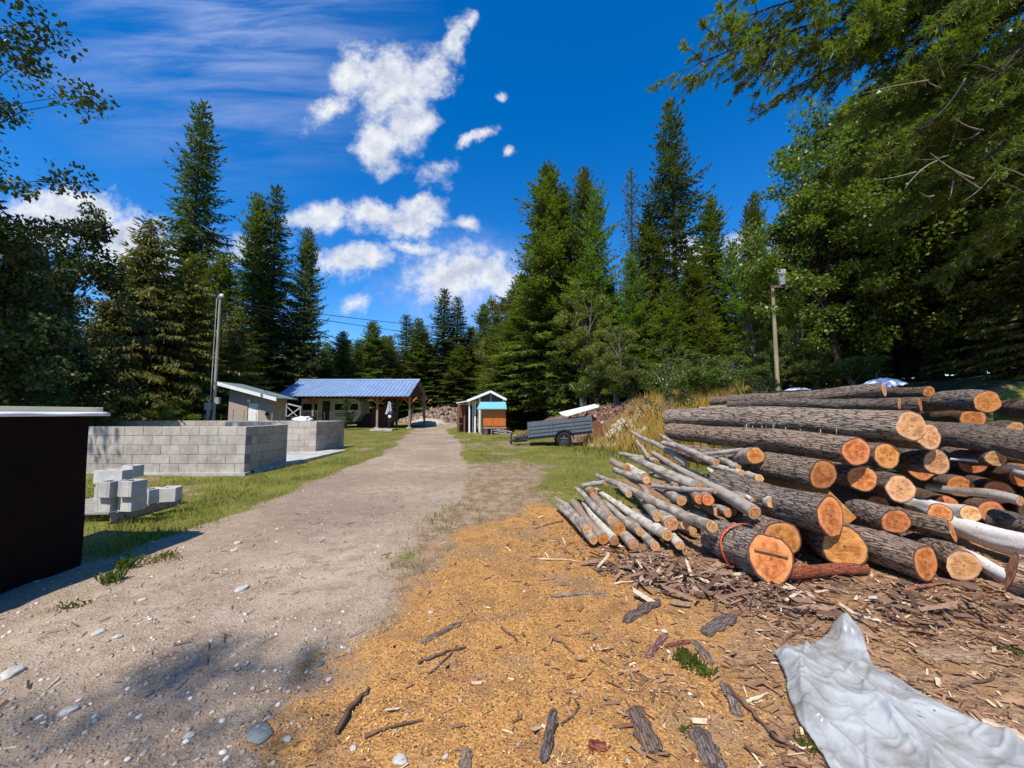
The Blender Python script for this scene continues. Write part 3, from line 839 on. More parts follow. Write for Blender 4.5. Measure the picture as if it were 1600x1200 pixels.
# near px, py, radius px, near Y | far px, py, Y | taper, bark, cut, label, extra
LOGS = [
 (1205, 873, 35, 3.20, 1122, 840, 4.0, .95, BARK, CUT, 'thick short log with an orange ribbon round it, lowest at the front left', dict(cut0=(.05, .22), bend=0.0)),
 (1221, 843, 27, 3.60, 1150, 812, 4.6, .95, BARK, CUTRED, 'log just behind the ribboned log, its orange sawn face half in shadow', {}),
 (1319, 854, 31, 3.45, 1215, 812, 5.2, .9, BARK, CUT, 'large log on the ground with a ringed orange end half shaded, beside the ribboned log', dict(cut0=(.2, .05))),
 (1298, 807, 30, 3.42, 1119, 762, 4.7, .9, BARK, CUT, 'fat log above the large ringed log, its lit orange end ringed by dark bark', dict(cut0=(.1, .12))),
 (1286, 742, 22.5, 3.90, 1040, 694, 7.0, .82, BARK, CUT, 'long log third up at left, its round orange end above the fat log', {}),
 (1338, 706, 22, 4.10, 1043, 675, 6.9, .95, BARK, CUT, 'long log whose pale cracked end sits just below the lichen hung top log', dict(cut0=(-.25, .05))),
 (1424, 666, 22.5, 4.30, 1048, 654, 7.2, .86, BARK, CUTPALE, 'long top log with pale lichen hanging below it and a weathered tan end', dict(cut0=(-.45, .05))),
 (1450, 682, 20, 4.50, 1120, 665, 8.0, .85, BARK, CUTPALE, 'log tucked right behind the lichen hung top log, tan end peeping past it', dict(cut0=(-.15, .05))),
 (1386, 712, 20, 4.40, 1180, 690, 7.0, .9, BARK, CUTRED, 'log end in deep red shade below the lichen hung log', {}),
 (1347, 748, 19, 4.20, 1200, 712, 6.5, .9, BARK, CUT, 'log end lit only along its lower edge, beneath the pale cracked end', {}),
 (1407, 764, 20.5, 4.10, 1290, 735, 5.8, .9, BARK, CUTPALE, 'short looking log with a rough yellow end whose top is shaded, mid pile', dict(cut0=(.25, .1))),
 (1464, 722, 19, 4.60, 1300, 700, 7.0, .9, BARK, CUTPALE, 'log with a ragged half shaded end under the long right hand log', dict(cut0=(.25, .1))),
 (1400, 815, 18.5, 3.70, 1300, 780, 5.0, .95, BARK, CUT, 'medium log with a clean orange end, between the fat log and the birch logs', {}),
 (1446, 879, 26.5, 3.23, 1150, 790, 5.3, .9, BARK, CUT, 'long front log on the ground with a bright ringed orange end', {}),
 (1506, 884, 22, 3.22, 1380, 820, 4.9, .9, BARK, CUTPALE, 'front log on the ground with a pale end, right of the bright ringed one', dict(cut0=(.45, .05))),
 (1488, 830, 15, 3.52, 1330, 800, 4.4, 1.1, BARK, CUTRED, 'crosswise log with a splintered end lying under the white birch trunk', dict(cut0=(.5, .2))),
 (1690, 712, 25, 4.20, 1438, 683, 5.7, .88, BARK2, CUTPALE, 'long dark log high on the right, running out of the frame', {}),
 (1381, 609, 11, 5.60, 1110, 631, 8.0, .75, BARK2, CUTPALE, 'rough knotty topmost log at the back of the pile with a small tan end', dict(knots=14)),
 (1405, 630, 9.5, 5.20, 1138, 637, 7.4, .8, BARK2, CUTPALE, 'slim log in the top back row, second below the knotty one', {}),
 (1438, 632, 11, 5.25, 1200, 636, 8.0, .85, BARK2, CUT, 'slim log with a slanting lit cut, right of the second slim top log', dict(cut0=(.6, .1))),
 (1451, 612, 8, 6.00, 1330, 618, 8.0, .9, BARK2, CUT, 'short slim log with a split end on the very top behind the slanting cut', {}),
 (1543, 628, 18, 5.20, 1430, 622, 6.9, .95, BARK, CUT, 'stout top log with a ragged tilted orange end, highest on the right', dict(cut0=(.4, -.1))),
 (1586, 669, 9.5, 6.00, 1490, 660, 7.5, .9, BARK2, CUTPALE, 'slim log far right behind the pile, below the stout top log', {}),
 (1556, 716, 11.5, 4.80, 1480, 706, 6.0, .9, BARK2, CUTPALE, 'small log end showing under the long dark right hand log', {}),
 (1700, 735, 12, 4.6, 1580, 716, 5.4, .9, BARK2, CUTPALE, 'small dark log leaving the frame at right under the long dark one', {}),
 (1730, 850, 20, 3.60, 1553, 815, 4.3, .9, BARK2, CUTRED, 'dark log at the right edge with a broken splintered orange inner end', {}),
 (1735, 935, 36, 2.75, 1578, 896, 3.05, .9, BARK, CUTPALE, 'thick furrowed log on the ground cut off by the right edge of the frame', {}),
]
BL = 'white barked birch logs in the pile'
BIR = [
 (1700, 878, 23, 3.15, 1484, 818, 4.3, .85, BIRCH, CUTPALE, 'big white birch trunk running out of the frame at right'),
 (1469, 802, 14, 3.90, 1420, 788, 4.9, .95, BIRCH, CUT, 'white birch log with a bright round orange end'),
 (1516, 803, 12.5, 4.10, 1430, 782, 5.2, .95, BIRCH, CUTPALE, 'white birch log behind the one with the round end, its end narrow and shaded'),
 (1590, 910, 11, 3.05, 1500, 868, 3.7, .95, BIRCH, CUTRED, 'small birch log with peeling reddish bark beside the thick furrowed log'),
 (1620, 752, 8, 4.7, 1580, 738, 5.4, .9, BIRCH, CUTPALE, 'short birch stub in the shade at the right edge'),
]
log_objs = []
for (nx_, ny_, rp, nY, fx_, fy_, fY, tp, bk, ct, lb, ex) in LOGS:
    r = rp * nY / F
    log_objs.append(put_log('log', at(nx_, ny_, nY), at(fx_, fy_, fY), r, r * tp, bk, ct, lb, 'log', LG, True, **{'knots': 5, 'bend': 0.032, **ex}))
for (nx_, ny_, rp, nY, fx_, fy_, fY, tp, bk, ct, lb) in BIR:
    r = rp * nY / F
    put_log('birch_log', at(nx_, ny_, nY), at(fx_, fy_, fY), r, r * tp, bk, ct, lb, 'log', BL, True, bend=0.015, amp=0.001)
# logs in the dark heart of the pile that carry the others
for k, (px, py, Y, rp, px2, py2, Y2) in enumerate([(1560, 770, 5.0, 17, 1470, 745, 6.8), (1500, 760, 5.2, 16, 1420, 735, 7), (1440, 735, 5.6, 15, 1370, 715, 7.3), (1620, 800, 4.8, 19, 1500, 765, 6.6),
        (1550, 800, 4.8, 16, 1460, 770, 6.5), (1520, 655, 6.0, 15, 1440, 650, 7.6), (1500, 690, 6.0, 15, 1420, 680, 7.6), (1580, 690, 5.8, 16, 1500, 682, 7.4), (1430, 800, 4.9, 15, 1360, 770, 6.4),
        (1370, 790, 4.6, 15, 1300, 760, 6.2), (1250, 790, 4.6, 15, 1190, 765, 6.0), (1640, 640, 6.2, 17, 1560, 636, 7.8), (1300, 650, 6.3, 13, 1180, 648, 8), (1600, 745, 5.4, 16, 1540, 730, 7), (1630, 775, 5.2, 16, 1560, 755, 6.8), (1520, 725, 5.8, 15, 1450, 712, 7.4), (1580, 725, 6.2, 16, 1500, 712, 7.6), (1660, 760, 4.9, 15, 1600, 745, 6), (1480, 790, 4.8, 15, 1400, 765, 6), (1240, 735, 5.2, 14, 1150, 720, 7)]):
    r = rp * Y / F
    put_log('log', at(px, py, Y), at(px2, py2, Y2), r, r * .9, BARK2, CUTRED, 'dark log lost in the deep shade inside the pile', 'log', 'shaded logs inside the pile', False, amp=0.004)
# thin poles lying in the pile
for (a, b_, rp, Y0, bk, lb) in [((1594, 783), (1446, 757, 4.9), 7.5, 3.95, GREYWOOD, 'thin grey knotty pole lying across the right of the pile'),
                             ((1700, 744), (1484, 724, 5.3), 3.0, 4.2, BIRCH, 'very thin white pole under the long dark right hand log'),
                             ((1160, 636), (1098, 641, 8.0), 4.5, 7.2, GREYWOOD, 'pale grey pole tip poking out left of the top back logs')]:
    put_log('pole', at(*a, Y0), at(*b_), rp * Y0 / F, rp * Y0 / F * .8, bk, CUTPALE, lb, 'pole', 'odd thin poles among the logs', True, bend=0.03)
put_log('log', at(1226, 896, 3.26), at(1352, 888, 3.45), 0.047, 0.05, BARKRED, CUTRED, 'short thin log with flaky red bark on the ground between the two biggest front logs', 'log', None, True, bend=0.005, amp=0.002)
# split wedge of orange wood behind the fat log
a = at(1318, 790, 3.95)
wm = MB()
wm.poly([a + Vector(p) for p in ((-.14, 0, .16), (.13, 0, -.12), (.02, .0, -.20), (-.16, 0, -.10))], Vector((-.12, .9, .0)))
wo_ = wm.build('split_log', mat_wood('split_orange_wood', (0.72, 0.33, 0.09), (0.42, 0.14, 0.03), axis=1, scale=1.4), None, 0.006)
tag(wo_, 'jagged split wedge of orange wood standing behind the fat log', 'split log')
# ribbon on the front log
lo = log_objs[0]
rb = MB(); prof = []
R0 = 35 * 3.2 / F + 0.026
for k in range(49):
    an = k / 48 * 2 * math.pi
    prof.append((R0 * math.cos(an), .36 + 0.015 * math.sin(an * 3), R0 * math.sin(an)))
vs = []
for (x_, y_, z_) in prof: vs += [(x_, y_ - .014, z_), (x_ * 1.006, y_ + .014, z_ * 1.006)]
rb.add(vs, [(2 * k, 2 * k + 1, 2 * k + 3, 2 * k + 2) for k in range(48)], True)
rib = rb.build('ribbon', mat_plain('orange_flagging', (0.85, 0.13, 0.03), 0.4, var=.1), lo)
m = rib.modifiers.new('thick', 'SOLIDIFY'); m.thickness = 0.002
# chainsaw wedge cut in the ribboned log face: dark kerf bars
kf = MB()
qn = lo.rotation_quaternion
kf.box((0.0, -.012, .05), (.27, .012, .016), Matrix.Rotation(.22, 3, 'Y'))
kf.build('splinter', mat_wood('splinter_wood', (0.62, 0.30, 0.12), (0.2, .07, .03)), lo)
# lichen tufts under the top log
lt = log_objs[6]
lm = MB(); rg = random.Random(5)
for k in range(34):
    y_ = rg.uniform(.35, 1.9); l_ = rg.uniform(.03, .11); w_ = rg.uniform(.006, .016)
    wpos = lt.location + lt.rotation_quaternion @ Vector((0, y_, 0)) + Vector((rg.uniform(-.05, .0) - .06, -.125 + rg.uniform(-.02, 0.03), rg.uniform(-.07, .05)))
    lm.tube([wpos, wpos + Vector((rg.uniform(-.006, .006), -.004, -l_ * .5)), wpos + Vector((rg.uniform(-.01, .01), -.002, -l_))], [w_ * .4, w_ * .5, .001], 5)
lic = lm.build('lichen', mat_plain('pale_lichen', (0.50, 0.50, 0.36), 0.9, var=.25), None)
lic.parent = lt
lic.matrix_parent_inverse = (Matrix.Translation(lt.location) @ lt.rotation_quaternion.to_matrix().to_4x4()).inverted()

# ------------------------------------------------------------------ birch and alder poles in front (coordinates in a 4x crop whose corner is photo pixel 820,560)
def cr(x_, y_): return (820 + x_ / 4, 560 + y_ / 4)
G, B_, W_, N_ = GREYWOOD, BROWNPOLE, ALDER, PALEPOLE
PO = [
 (430, 1135, 4.05, 28, 205, 915, 5.6, W_, 'outermost left pole on the ground, thin and grey'),
 (390, 1070, 4.20, 31, 210, 855, 6.05, W_, 'second pole from the left, its tip reaching furthest left'),
 (490, 1130, 4.08, 34, 285, 905, 5.7, B_, 'brown pole low on the left with an orange tan end'),
 (560, 1140, 4.03, 31, 355, 890, 5.8, N_, 'mottled white pole low on the left, bright yellow end'),
 (540, 1010, 4.32, 27, 310, 820, 6.2, W_, 'slim white pole lying on top of the left group'),
 (590, 1065, 4.18, 42, 430, 880, 5.7, B_, 'red brown log with a bright yellow end split by a dark crack'),
 (720, 1085, 4.18, 27, 500, 900, 5.6, W_, 'short grey pole end right of the cracked yellow end'),
 (680, 1165, 3.90, 35, 520, 1000, 5.0, W_, 'stubby white pole on the ground below the long wavy one'),
 (815, 1175, 3.86, 30, 640, 1000, 5.0, W_, 'lone low grey pole end in front of the dark gap'),
 (890, 1105, 3.98, 35, 470, 810, 6.4, N_, 'long wavy white pole across the middle of the heap'),
 (830, 990, 4.25, 31, 690, 830, 5.9, W_, 'white pole tilting steeply above the wavy one'),
 (915, 1035, 4.12, 44, 790, 890, 5.2, W_, 'thick mottled pole with a wide brown end, mid heap'),
 (1000, 1040, 4.05, 27, 850, 930, 5.0, W_, 'thin pole end just right of the wide brown end'),
 (970, 1170, 3.80, 28, 900, 1060, 4.5, N_, 'short white pole end pointing down in front of the black gap'),
 (1170, 1050, 3.62, 38, 480, 735, 6.7, W_, 'very long forked lichen covered pole lying over the heap'),
 (1100, 815, 4.60, 40, 655, 610, 7.0, W_, 'long smooth grey pole near the top of the heap'),
 (1190, 830, 4.25, 17, 790, 785, 5.3, G, 'thin grey stick lying crosswise over the smooth grey pole'),
 (1435, 965, 3.75, 42, 800, 575, 6.8, G, 'long weathered trunk with stripped brown bark on top of the heap'),
 (1385, 885, 4.10, 34, 850, 640, 6.6, G, 'second weathered trunk lying alongside the stripped one'),
 (1010, 660, 5.60, 20, 660, 450, 8.0, G, 'leaning bare pole whose tip sticks up highest on the left'),
 (1195, 650, 4.70, 23, 870, 530, 6.3, W_, 'crooked white pole ending beside the reddish log'),
 (1090, 630, 5.20, 19, 860, 490, 7.0, W_, 'pale forked pole behind the crooked one'),
 (1360, 575, 4.90, 15, 1110, 595, 5.4, W_, 'thin level white stick above the reddish log'),
 (1335, 682, 4.60, 17, 1200, 620, 5.3, W_, 'upper of the short white sticks below the reddish log'),
 (1355, 718, 4.50, 20, 1180, 665, 5.4, N_, 'middle of the short white sticks below the reddish log'),
 (1465, 752, 4.30, 27, 1200, 715, 5.3, W_, 'lowest and thickest short white stick below the reddish log'),
 (1545, 900, 3.85, 33, 1270, 775, 5.0, N_, 'straight white birch pole lying against the logs at right'),
 (1420, 885, 4.00, 13, 1130, 700, 5.2, N_, 'thin white rod beside the straight birch pole'),
 (820, 640, 6.00, 14, 600, 605, 7.0, G, 'thin dark tipped stick at the back of the heap'),
 (760, 760, 5.40, 25, 575, 705, 6.6, W_, 'pole half buried at the back left of the heap'),
 (495, 775, 6.00, 15, 375, 795, 6.3, G, 'short grey stick on the left shoulder of the heap'),
 (745, 750, 5.60, 34, 650, 665, 6.8, N_, 'thick white pole end at the back of the heap'),
 (770, 610, 6.00, 12, 700, 510, 7.2, G, 'bare dark twig standing up behind the heap'),
 (980, 890, 4.60, 32, 850, 800, 5.6, W_, 'pole with an orange tan end under the long smooth one'),
 (1095, 880, 4.30, 33, 1000, 800, 5.3, B_, 'split orange billet left of the dark hollow'),
 (1145, 885, 4.22, 35, 1060, 810, 5.2, B_, 'brown billet with a bright orange end in the dark hollow'),
 (1270, 965, 4.00, 27, 1160, 920, 4.8, W_, 'pole with a slanting cream cut in the hollow'),
 (430, 840, 5.90, 27, 370, 790, 6.8, B_, 'short log with a vivid orange end at the far left of the heap'),
 (640, 690, 6.20, 24, 540, 640, 6.9, B_, 'dark brown rotten pole at the back left'),
]
for i, (x0, y0, Y0, rp, x1, y1, Y1, bk, lb) in enumerate(PO):
    r = rp / 4 * Y0 / F
    slope = (.9, .3) if 'slanting' in lb else None
    a, b_ = at(*cr(x0, y0), Y0), at(*cr(x1, y1), Y1)
    put_log('pole', a, b_, r, r * (.62 if (b_ - a).length > 1.8 else .85), bk, CUT if bk is B_ else CUTPALE, lb + ' in the stick heap' if len(lb.split()) < 12 else lb, 'pole', 'thin poles heaped left of the logs', True,
            bend=min(0.04, 0.012 * (b_ - a).length), amp=0.002, knots=8 if i % 2 else 3, cut0=slope)
rl = put_log('log', at(1180, 712, 4.55), at(1118, 718, 6.0), .10, .085, GREYWOOD, CUTRED, 'grey log with a torn deep red end among the poles', 'log', None, True, amp=0.004)
for k, (x0, y0, Y0, x1, y1, Y1) in enumerate([(900, 1090, 4.3, 700, 960, 5.5), (1050, 1080, 4.3, 850, 960, 5.6), (1200, 960, 4.3, 1000, 850, 5.6), (1120, 1000, 4.4, 950, 900, 5.7), (1300, 960, 4.3, 1100, 820, 5.6),
        (800, 880, 4.9, 650, 780, 6.2), (950, 800, 5.0, 800, 720, 6.4), (1250, 860, 4.6, 1000, 720, 6.2), (1350, 830, 4.7, 1150, 730, 6.0), (650, 850, 5.1, 560, 780, 6.2), (1050, 740, 5.4, 880, 660, 6.6), (800, 1080, 4.3, 650, 960, 5.4)]):
    put_log('pole', at(*cr(x0, y0), Y0), at(*cr(x1, y1), Y1), .045, .035, (W_, G, B_)[k % 3], CUTPALE, 'shaded pole buried in the middle of the stick heap', 'pole', 'buried poles of the stick heap', False, bend=.03, amp=0.001)

# ------------------------------------------------------------------ loose bark, sticks, stones lying about
SLAB = mat_bark('loose_bark', (0.07, 0.04, 0.03), (0.30, 0.21, 0.16), (0.24, 0.13, 0.09), 1.6, .6)
SLABPALE = mat_bark('pale_loose_bark', (0.16, 0.10, 0.07), (0.45, 0.33, 0.23), (0.36, 0.22, 0.14), 1.6, .5)
STICK = mat_wood('dark_stick', (0.20, 0.115, 0.075), (0.06, 0.03, 0.02), axis=1)
STICKRED = mat_wood('red_stick', (0.40, 0.15, 0.09), (0.17, .05, .03), axis=1)
STICKPALE = mat_wood('pale_stick', (0.66, 0.50, 0.33), (0.42, .28, .17), axis=1)
def place(px, py, z=0.0):
    p = gp(px, py); p.z = ground_z(p.x, p.y) + z
    return p
def slab(name, pa, pb, wid, mat, label, cat, thick=.012, seed=0, group=None):
    """an irregular curved sliver of bark between two photo points"""
    rg = random.Random(seed + 900); a = place(*pa); b_ = place(*pb)
    d = b_ - a; L = d.length; n = 12; m_ = 5
    w0 = [rg.uniform(.7, 1.1) for _ in range(n + 1)]
    w0[0] *= rg.uniform(.3, .7); w0[-1] *= rg.uniform(.2, .6); w0[1] *= .85
    top = []; 
    for i in range(n + 1):
        for j in range(m_ + 1):
            v_ = (j / m_ - .5) * 2
            xx = v_ * wid / 2 * w0[i] + 0.08 * wid * math.sin(i * 1.3 + seed)
            yy_ = (i / n) * L + rg.uniform(-.012, .012) * L
            zz = thick + .10 * wid * (1 - v_ * v_) + rg.uniform(-.0015, .0015) + .02 * L * math.sin(i / n * 3.1)
            top.append((xx, yy_, zz))
    k = len(top); vs = top + [(p[0], p[1], p[2] - thick) for p in top]
    fs = []
    for i in range(n):
        for j in range(m_):
            q = i * (m_ + 1) + j
            fs.append((q, q + 1, q + m_ + 2, q + m_ + 1)); fs.append((k + q, k + q + m_ + 1, k + q + m_ + 2, k + q + 1))
    bd = [j for j in range(m_ + 1)] + [i * (m_ + 1) + m_ for i in range(1, n + 1)] + [n * (m_ + 1) + j for j in range(m_ - 1, -1, -1)] + [i * (m_ + 1) for i in range(n - 1, 0, -1)]
    for i in range(len(bd)):
        p, q = bd[i], bd[(i + 1) % len(bd)]
        fs.append((p, k + p, k + q, q))
    mb = MB(); mb.add(vs, fs, False)
    o = mb.build(name, mat)
    o.location = a; o.rotation_mode = 'QUATERNION'; o.rotation_quaternion = d.to_track_quat('Y', 'Z')
    return tag(o, label, cat, group)
def stick(name, pts, r, mat, label, cat='stick', group=None):
    P_ = [place(*p, z=r * .8) for p in pts]
    rg = random.Random(int(pts[0][0] * 7 + pts[0][1]))
    fine = []
    for i in range(len(P_) - 1):
        for k in range(4):
            q = P_[i].lerp(P_[i + 1], k / 4); q += Vector((rg.uniform(-1, 1), rg.uniform(-1, 1), rg.uniform(0, 1))) * r * .9
            fine.append(q)
    fine.append(P_[-1])
    c = fine[0].copy(); fine = [q - c for q in fine]
    n = len(fine)
    mb = MB(); mb.tube(fine, [r * (1 - .6 * i / n) * rg.uniform(.8, 1.2) for i in range(n)], 7)
    o = mb.build(name, mat); o.location = c
    return tag(o, label, cat, group)
GB = 'bark slabs lying in front of the pile'
for i, (pa, pb, w_, mt, lb) in enumerate([
    ((660, 1008), (720, 975), .045, SLAB, 'grey brown bark slab lying alone on the sawdust, left of centre'),
    ((975, 975), (1030, 940), .085, SLAB, 'dark pointed bark slab below the stick heap'),
    ((1100, 992), (1145, 962), .10, SLAB, 'broad grey bark slab dusted with sawdust below the ribboned log'),
    ((850, 1192), (866, 1112), .05, SLAB, 'long upright looking bark board at the bottom edge, right of centre'),
    ((724, 1215), (730, 1170), .045, SLABPALE, 'stub of grey wood cut off by the bottom edge'),
    ((1432, 1022), (1526, 1030), .15, SLABPALE, 'large pale flat bark sheet right of the plastic sheeting'),
    ((1010, 1030), (1042, 992), .045, BARKRED, 'crumpled red inner bark strip beside the grass tuft'),
    ((1040, 1012), (1078, 1002), .035, BARKRED, 'small pink red bark curl right of the crumpled strip'),
    ((1085, 1002), (1112, 1040), .05, SLAB, 'brown bark slab behind the grass tuft'),
    ((1535, 1130), (1625, 1168), .09, STICKPALE, 'tan wooden plank behind the plastic sheet at the right edge'),
    ((1090, 1140), (1120, 1205), .10, SLAB, 'flat dusty bark slab near the bottom centre right'),
    ((990, 1110), (1022, 1180), .09, SLAB, 'sunken weathered bark slab near the bottom edge'),
    ((1170, 925), (1180, 950), .09, SLABPALE, 'frayed upright bark shred below the ribboned log'),
    ((1195, 905), (1262, 890), .07, SLABPALE, 'pale bark flap beside the red barked log'),
    ((1130, 1070), (1155, 1120), .05, SLAB, 'narrow brown bark piece left of the plastic sheet'),
    ((1122, 862), (1090, 842), .08, SLAB, 'bark piece fallen beside the ribboned log'),
    ((1240, 955), (1310, 948), .07, SLABPALE, 'wide shredded bark mat right of the ribboned log'),
    ((920, 1160), (948, 1168), .05, BARKRED, 'small red bark scrap near the bottom centre'),
    ((860, 932), (948, 928), .035, SLABPALE, 'long flat bark strip left below the stick heap'),
    ((1330, 985), (1300, 955), .05, SLAB, 'dark bark behind the tip of the plastic sheet')]):
    slab('bark_slab', pa, pb, w_, mt, lb, 'bark', .010, i, GB)
GS = 'sticks scattered on the ground'
for pts, r, mt, lb in [
    ([(522, 1150), (552, 1105), (576, 1075)], .013, STICK, 'straight dark stick at the lower left edge of the sawdust'),
    ([(652, 1040), (690, 1025), (728, 1012)], .010, STICK, 'forked brown stick below the bark slab'),
    ([(670, 1055), (695, 1035), (715, 1010)], .006, STICK, 'thin twig crossing the forked brown stick'),
    ([(700, 1055), (735, 1070), (758, 1087)], .006, STICKRED, 'slim reddish stick on open sawdust'),
    ([(860, 998), (880, 1010), (897, 1024)], .009, STICK, 'gnarled brown stick in mid sawdust'),
    ([(785, 985), (805, 998), (808, 1003)], .008, STICK, 'small hooked stick above the slim reddish one'),
    ([(905, 1107), (890, 1122), (878, 1133)], .007, STICK, 'short dark stick right of the upright board'),
    ([(572, 1155), (600, 1143), (660, 1130)], .008, STICK, 'curved stick near the bottom left of the sawdust'),
    ([(1140, 1080), (1170, 1110), (1205, 1150)], .014, STICK, 'long brown branch just left of the plastic sheet'),
    ([(1205, 1150), (1225, 1165), (1240, 1172)], .012, STICK, 'branch end touching the lower edge of the plastic'),
    ([(935, 885), (960, 895), (978, 900)], .012, STICKPALE, 'pale barkless stick below the poles'),
    ([(842, 874), (880, 876), (905, 878)], .008, STICKPALE, 'thin white stick left of the pole ends'),
    ([(970, 882), (1005, 878), (1035, 872)], .012, STICKPALE, 'cream split stick in the bark litter'),
    ([(1408, 930), (1440, 925), (1468, 915)], .018, STICKRED, 'curved red branch lying before the bright ringed log'),
    ([(1215, 1010), (1290, 960), (1310, 985)], .006, STICK, 'bent twig behind the plastic tip'),
    ([(1460, 960), (1530, 978), (1610, 1000)], .012, STICK, 'long straight grey stick at the right edge'),
    ([(1540, 977), (1590, 986), (1605, 990)], .006, STICKPALE, 'thin pale lath beside the long grey stick'),
    ([(1168, 1103), (1185, 1096), (1200, 1090)], .010, STICKPALE, 'flat yellow splinter beside the long brown branch'),
    ([(1350, 965), (1365, 971), (1376, 973)], .012, BIRCH, 'bright white chip behind the plastic sheet'),
    ([(1392, 964), (1410, 966), (1426, 965)], .012, STICKPALE, 'pale splintered chip right of the white one'),
    ([(1272, 928), (1290, 926), (1306, 928)], .010, STICKPALE, 'white sliver right of the ribboned log'),
    ([(880, 815), (850, 822), (835, 828)], .010, STICKRED, 'red brown stick left of the pole tips'),
    ([(1100, 905), (1125, 912), (1160, 935)], .012, STICK, 'dark branch curving below the ribboned log'),
    ([(1040, 930), (1090, 915), (1130, 925)], .012, STICK, 'dark stick in the litter under the stick heap'),
    ([(960, 915), (1010, 905), (1060, 900)], .010, STICKPALE, 'long pale strip in the litter under the stick heap'),
    ([(1500, 1075), (1545, 1068), (1560, 1050)], .008, STICK, 'curved twig right of the large pale bark sheet'),
    ([(1235, 1165), (1255, 1175), (1285, 1176)], .008, STICKPALE, 'small white twig at the foot of the plastic sheet')]:
    stick('stick', pts, r, mt, lb, 'stick', GS)
def stone(px, py, wpx, flat, mat, label, seed):
    p = place(px, py); r = wpx / 2 * p.y / F
    bm = bmesh.new(); bmesh.ops.create_icosphere(bm, subdivisions=3, radius=1)
    rg = random.Random(seed); off = Vector((seed * 3.1, 7, seed))
    for v in bm.verts:
        k = 1 + .30 * noise.noise(v.co * 1.1 + off) + .10 * noise.noise(v.co * 3 + off)
        v.co = Vector((v.co.x * r * k * 1.15, v.co.y * r * k * .85, v.co.z * r * k * flat))
    me = bpy.data.meshes.new('stone'); bm.to_mesh(me); bm.free()
    for q in me.polygons: q.use_smooth = True
    me.materials.append(mat); o = link('stone', me)
    o.location = p + Vector((0, 0, r * flat * .35)); o.rotation_euler = (0, 0, rg.uniform(0, 6))
    tag(o, label, 'stone', 'loose stones on the ground')
ST_W = mat_plain('white_stone', (0.52, 0.485, 0.42), .8, var=.15, bmp=.4); ST_G = mat_plain('grey_stone', (0.19, 0.20, 0.19), .7, var=.2, bmp=.4)
for i, (px, py, wd, fl, mt, lb) in enumerate([
    (17, 1053, 27, .35, ST_W, 'long flat white stone at the left edge of the road'), (107, 1106, 20, .45, ST_W, 'white stone on the road at lower left'),
    (405, 1147, 38, .18, ST_G, 'large flat blue grey stone at the bottom of the road'), (378, 920, 17, .4, ST_W, 'pale stone in mid road'),
    (155, 987, 16, .45, ST_W, 'flat pale stone left of mid road'), (184, 996, 11, .5, ST_W, 'small rounded pale stone beside the flat one'),
    (372, 848, 10, .5, ST_W, 'white stone near the grass verge'), (500, 1037, 13, .5, ST_G, 'small grey stone at the road edge by the sawdust'),
    (514, 1061, 9, .6, ST_W, 'tiny white stone at the sawdust edge'), (449, 1155, 11, .6, ST_W, 'white stone right of the blue grey one'),
    (296, 1147, 13, .5, ST_W, 'pale stone left of the blue grey one'), (625, 1194, 20, .5, ST_W, 'white stone at the bottom edge on sawdust'),
    (673, 957, 8, .6, ST_W, 'white pebble above the bark slab'), (819, 924, 6, .7, ST_W, 'lone white pebble high on the sawdust'),
    (696, 1184, 8, .7, ST_W, 'white pebble near the bottom edge'), (1038, 988, 9, .7, ST_W, 'white lump among the bark below the heap'),
    (552, 1172, 11, .6, ST_W, 'whitish stone on sawdust near the bottom left'), (365, 862, 8, .5, ST_W, 'second white stone near the grass verge'),
    (232, 1080, 12, .4, ST_G, 'flat brown grey stone flush with the road'), (222, 938, 10, .5, ST_W, 'pale stone by the shadow of the dark bin')]):
    stone(px, py, wd, fl, mt, lb, i)

# small plants near the viewer
def tuft(px, py, n, h, spread, mat, label, name='grass_tuft', cat='grass tuft', broad=False):
    p = place(px, py); rg = random.Random(int(px)); mb = MB()
    for k in range(n):
        a = rg.uniform(0, 6.28); q = Vector((rg.gauss(0, spread), rg.gauss(0, spread), -.005)); l_ = h * rg.uniform(.4, 1); ln = rg.uniform(.2, .9) * l_
        d = Vector((math.cos(a), math.sin(a), 0)); s_ = Vector((-d.y, d.x, 0)) * (.008 if broad else .0025)
        mid_ = q + d * ln * .4 + Vector((0, 0, l_ * .7)); tip = q + d * ln + Vector((0, 0, l_ * .8))
        mb.add([q - s_ * .5, q + s_ * .5, mid_ + s_, tip, mid_ - s_], [(0, 1, 2, 3, 4)])
    o = mb.build(name, mat); o.location = p
    return tag(o, label, cat)
m_tuft = mat_leaf('tuft_green', (0.08, 0.115, 0.02), (0.17, 0.21, 0.04), .5, .3)
tuft(1075, 1035, 150, .07, .035, m_tuft, 'green grass tuft left of the plastic sheet')
tuft(1098, 1052, 60, .06, .03, m_tuft, 'lower half of the grass patch left of the plastic sheet')
tuft(1262, 1172, 50, .05, .02, m_tuft, 'small green tuft at the foot of the plastic')
tuft(1070, 1140, 30, .04, .02, m_tuft, 'tiny green sprout on the litter, bottom centre right')
tuft(175, 905, 60, .11, .045, m_tuft, 'low weed in the shadow of the dark bin', 'weed', 'weed', True)
tuft(198, 885, 50, .13, .04, m_tuft, 'taller weed behind the low one by the dark bin', 'weed', 'weed', True)
tuft(115, 942, 60, .05, .05, m_tuft, 'green tuft on the gravel just outside the bin shadow')
tuft(255, 870, 90, .08, .08, m_gr, 'grass tuft at the tip of the bin shadow')
tuft(1580, 1020, 40, .05, .03, m_tuft, 'faint grass tuft at the right edge of the litter')

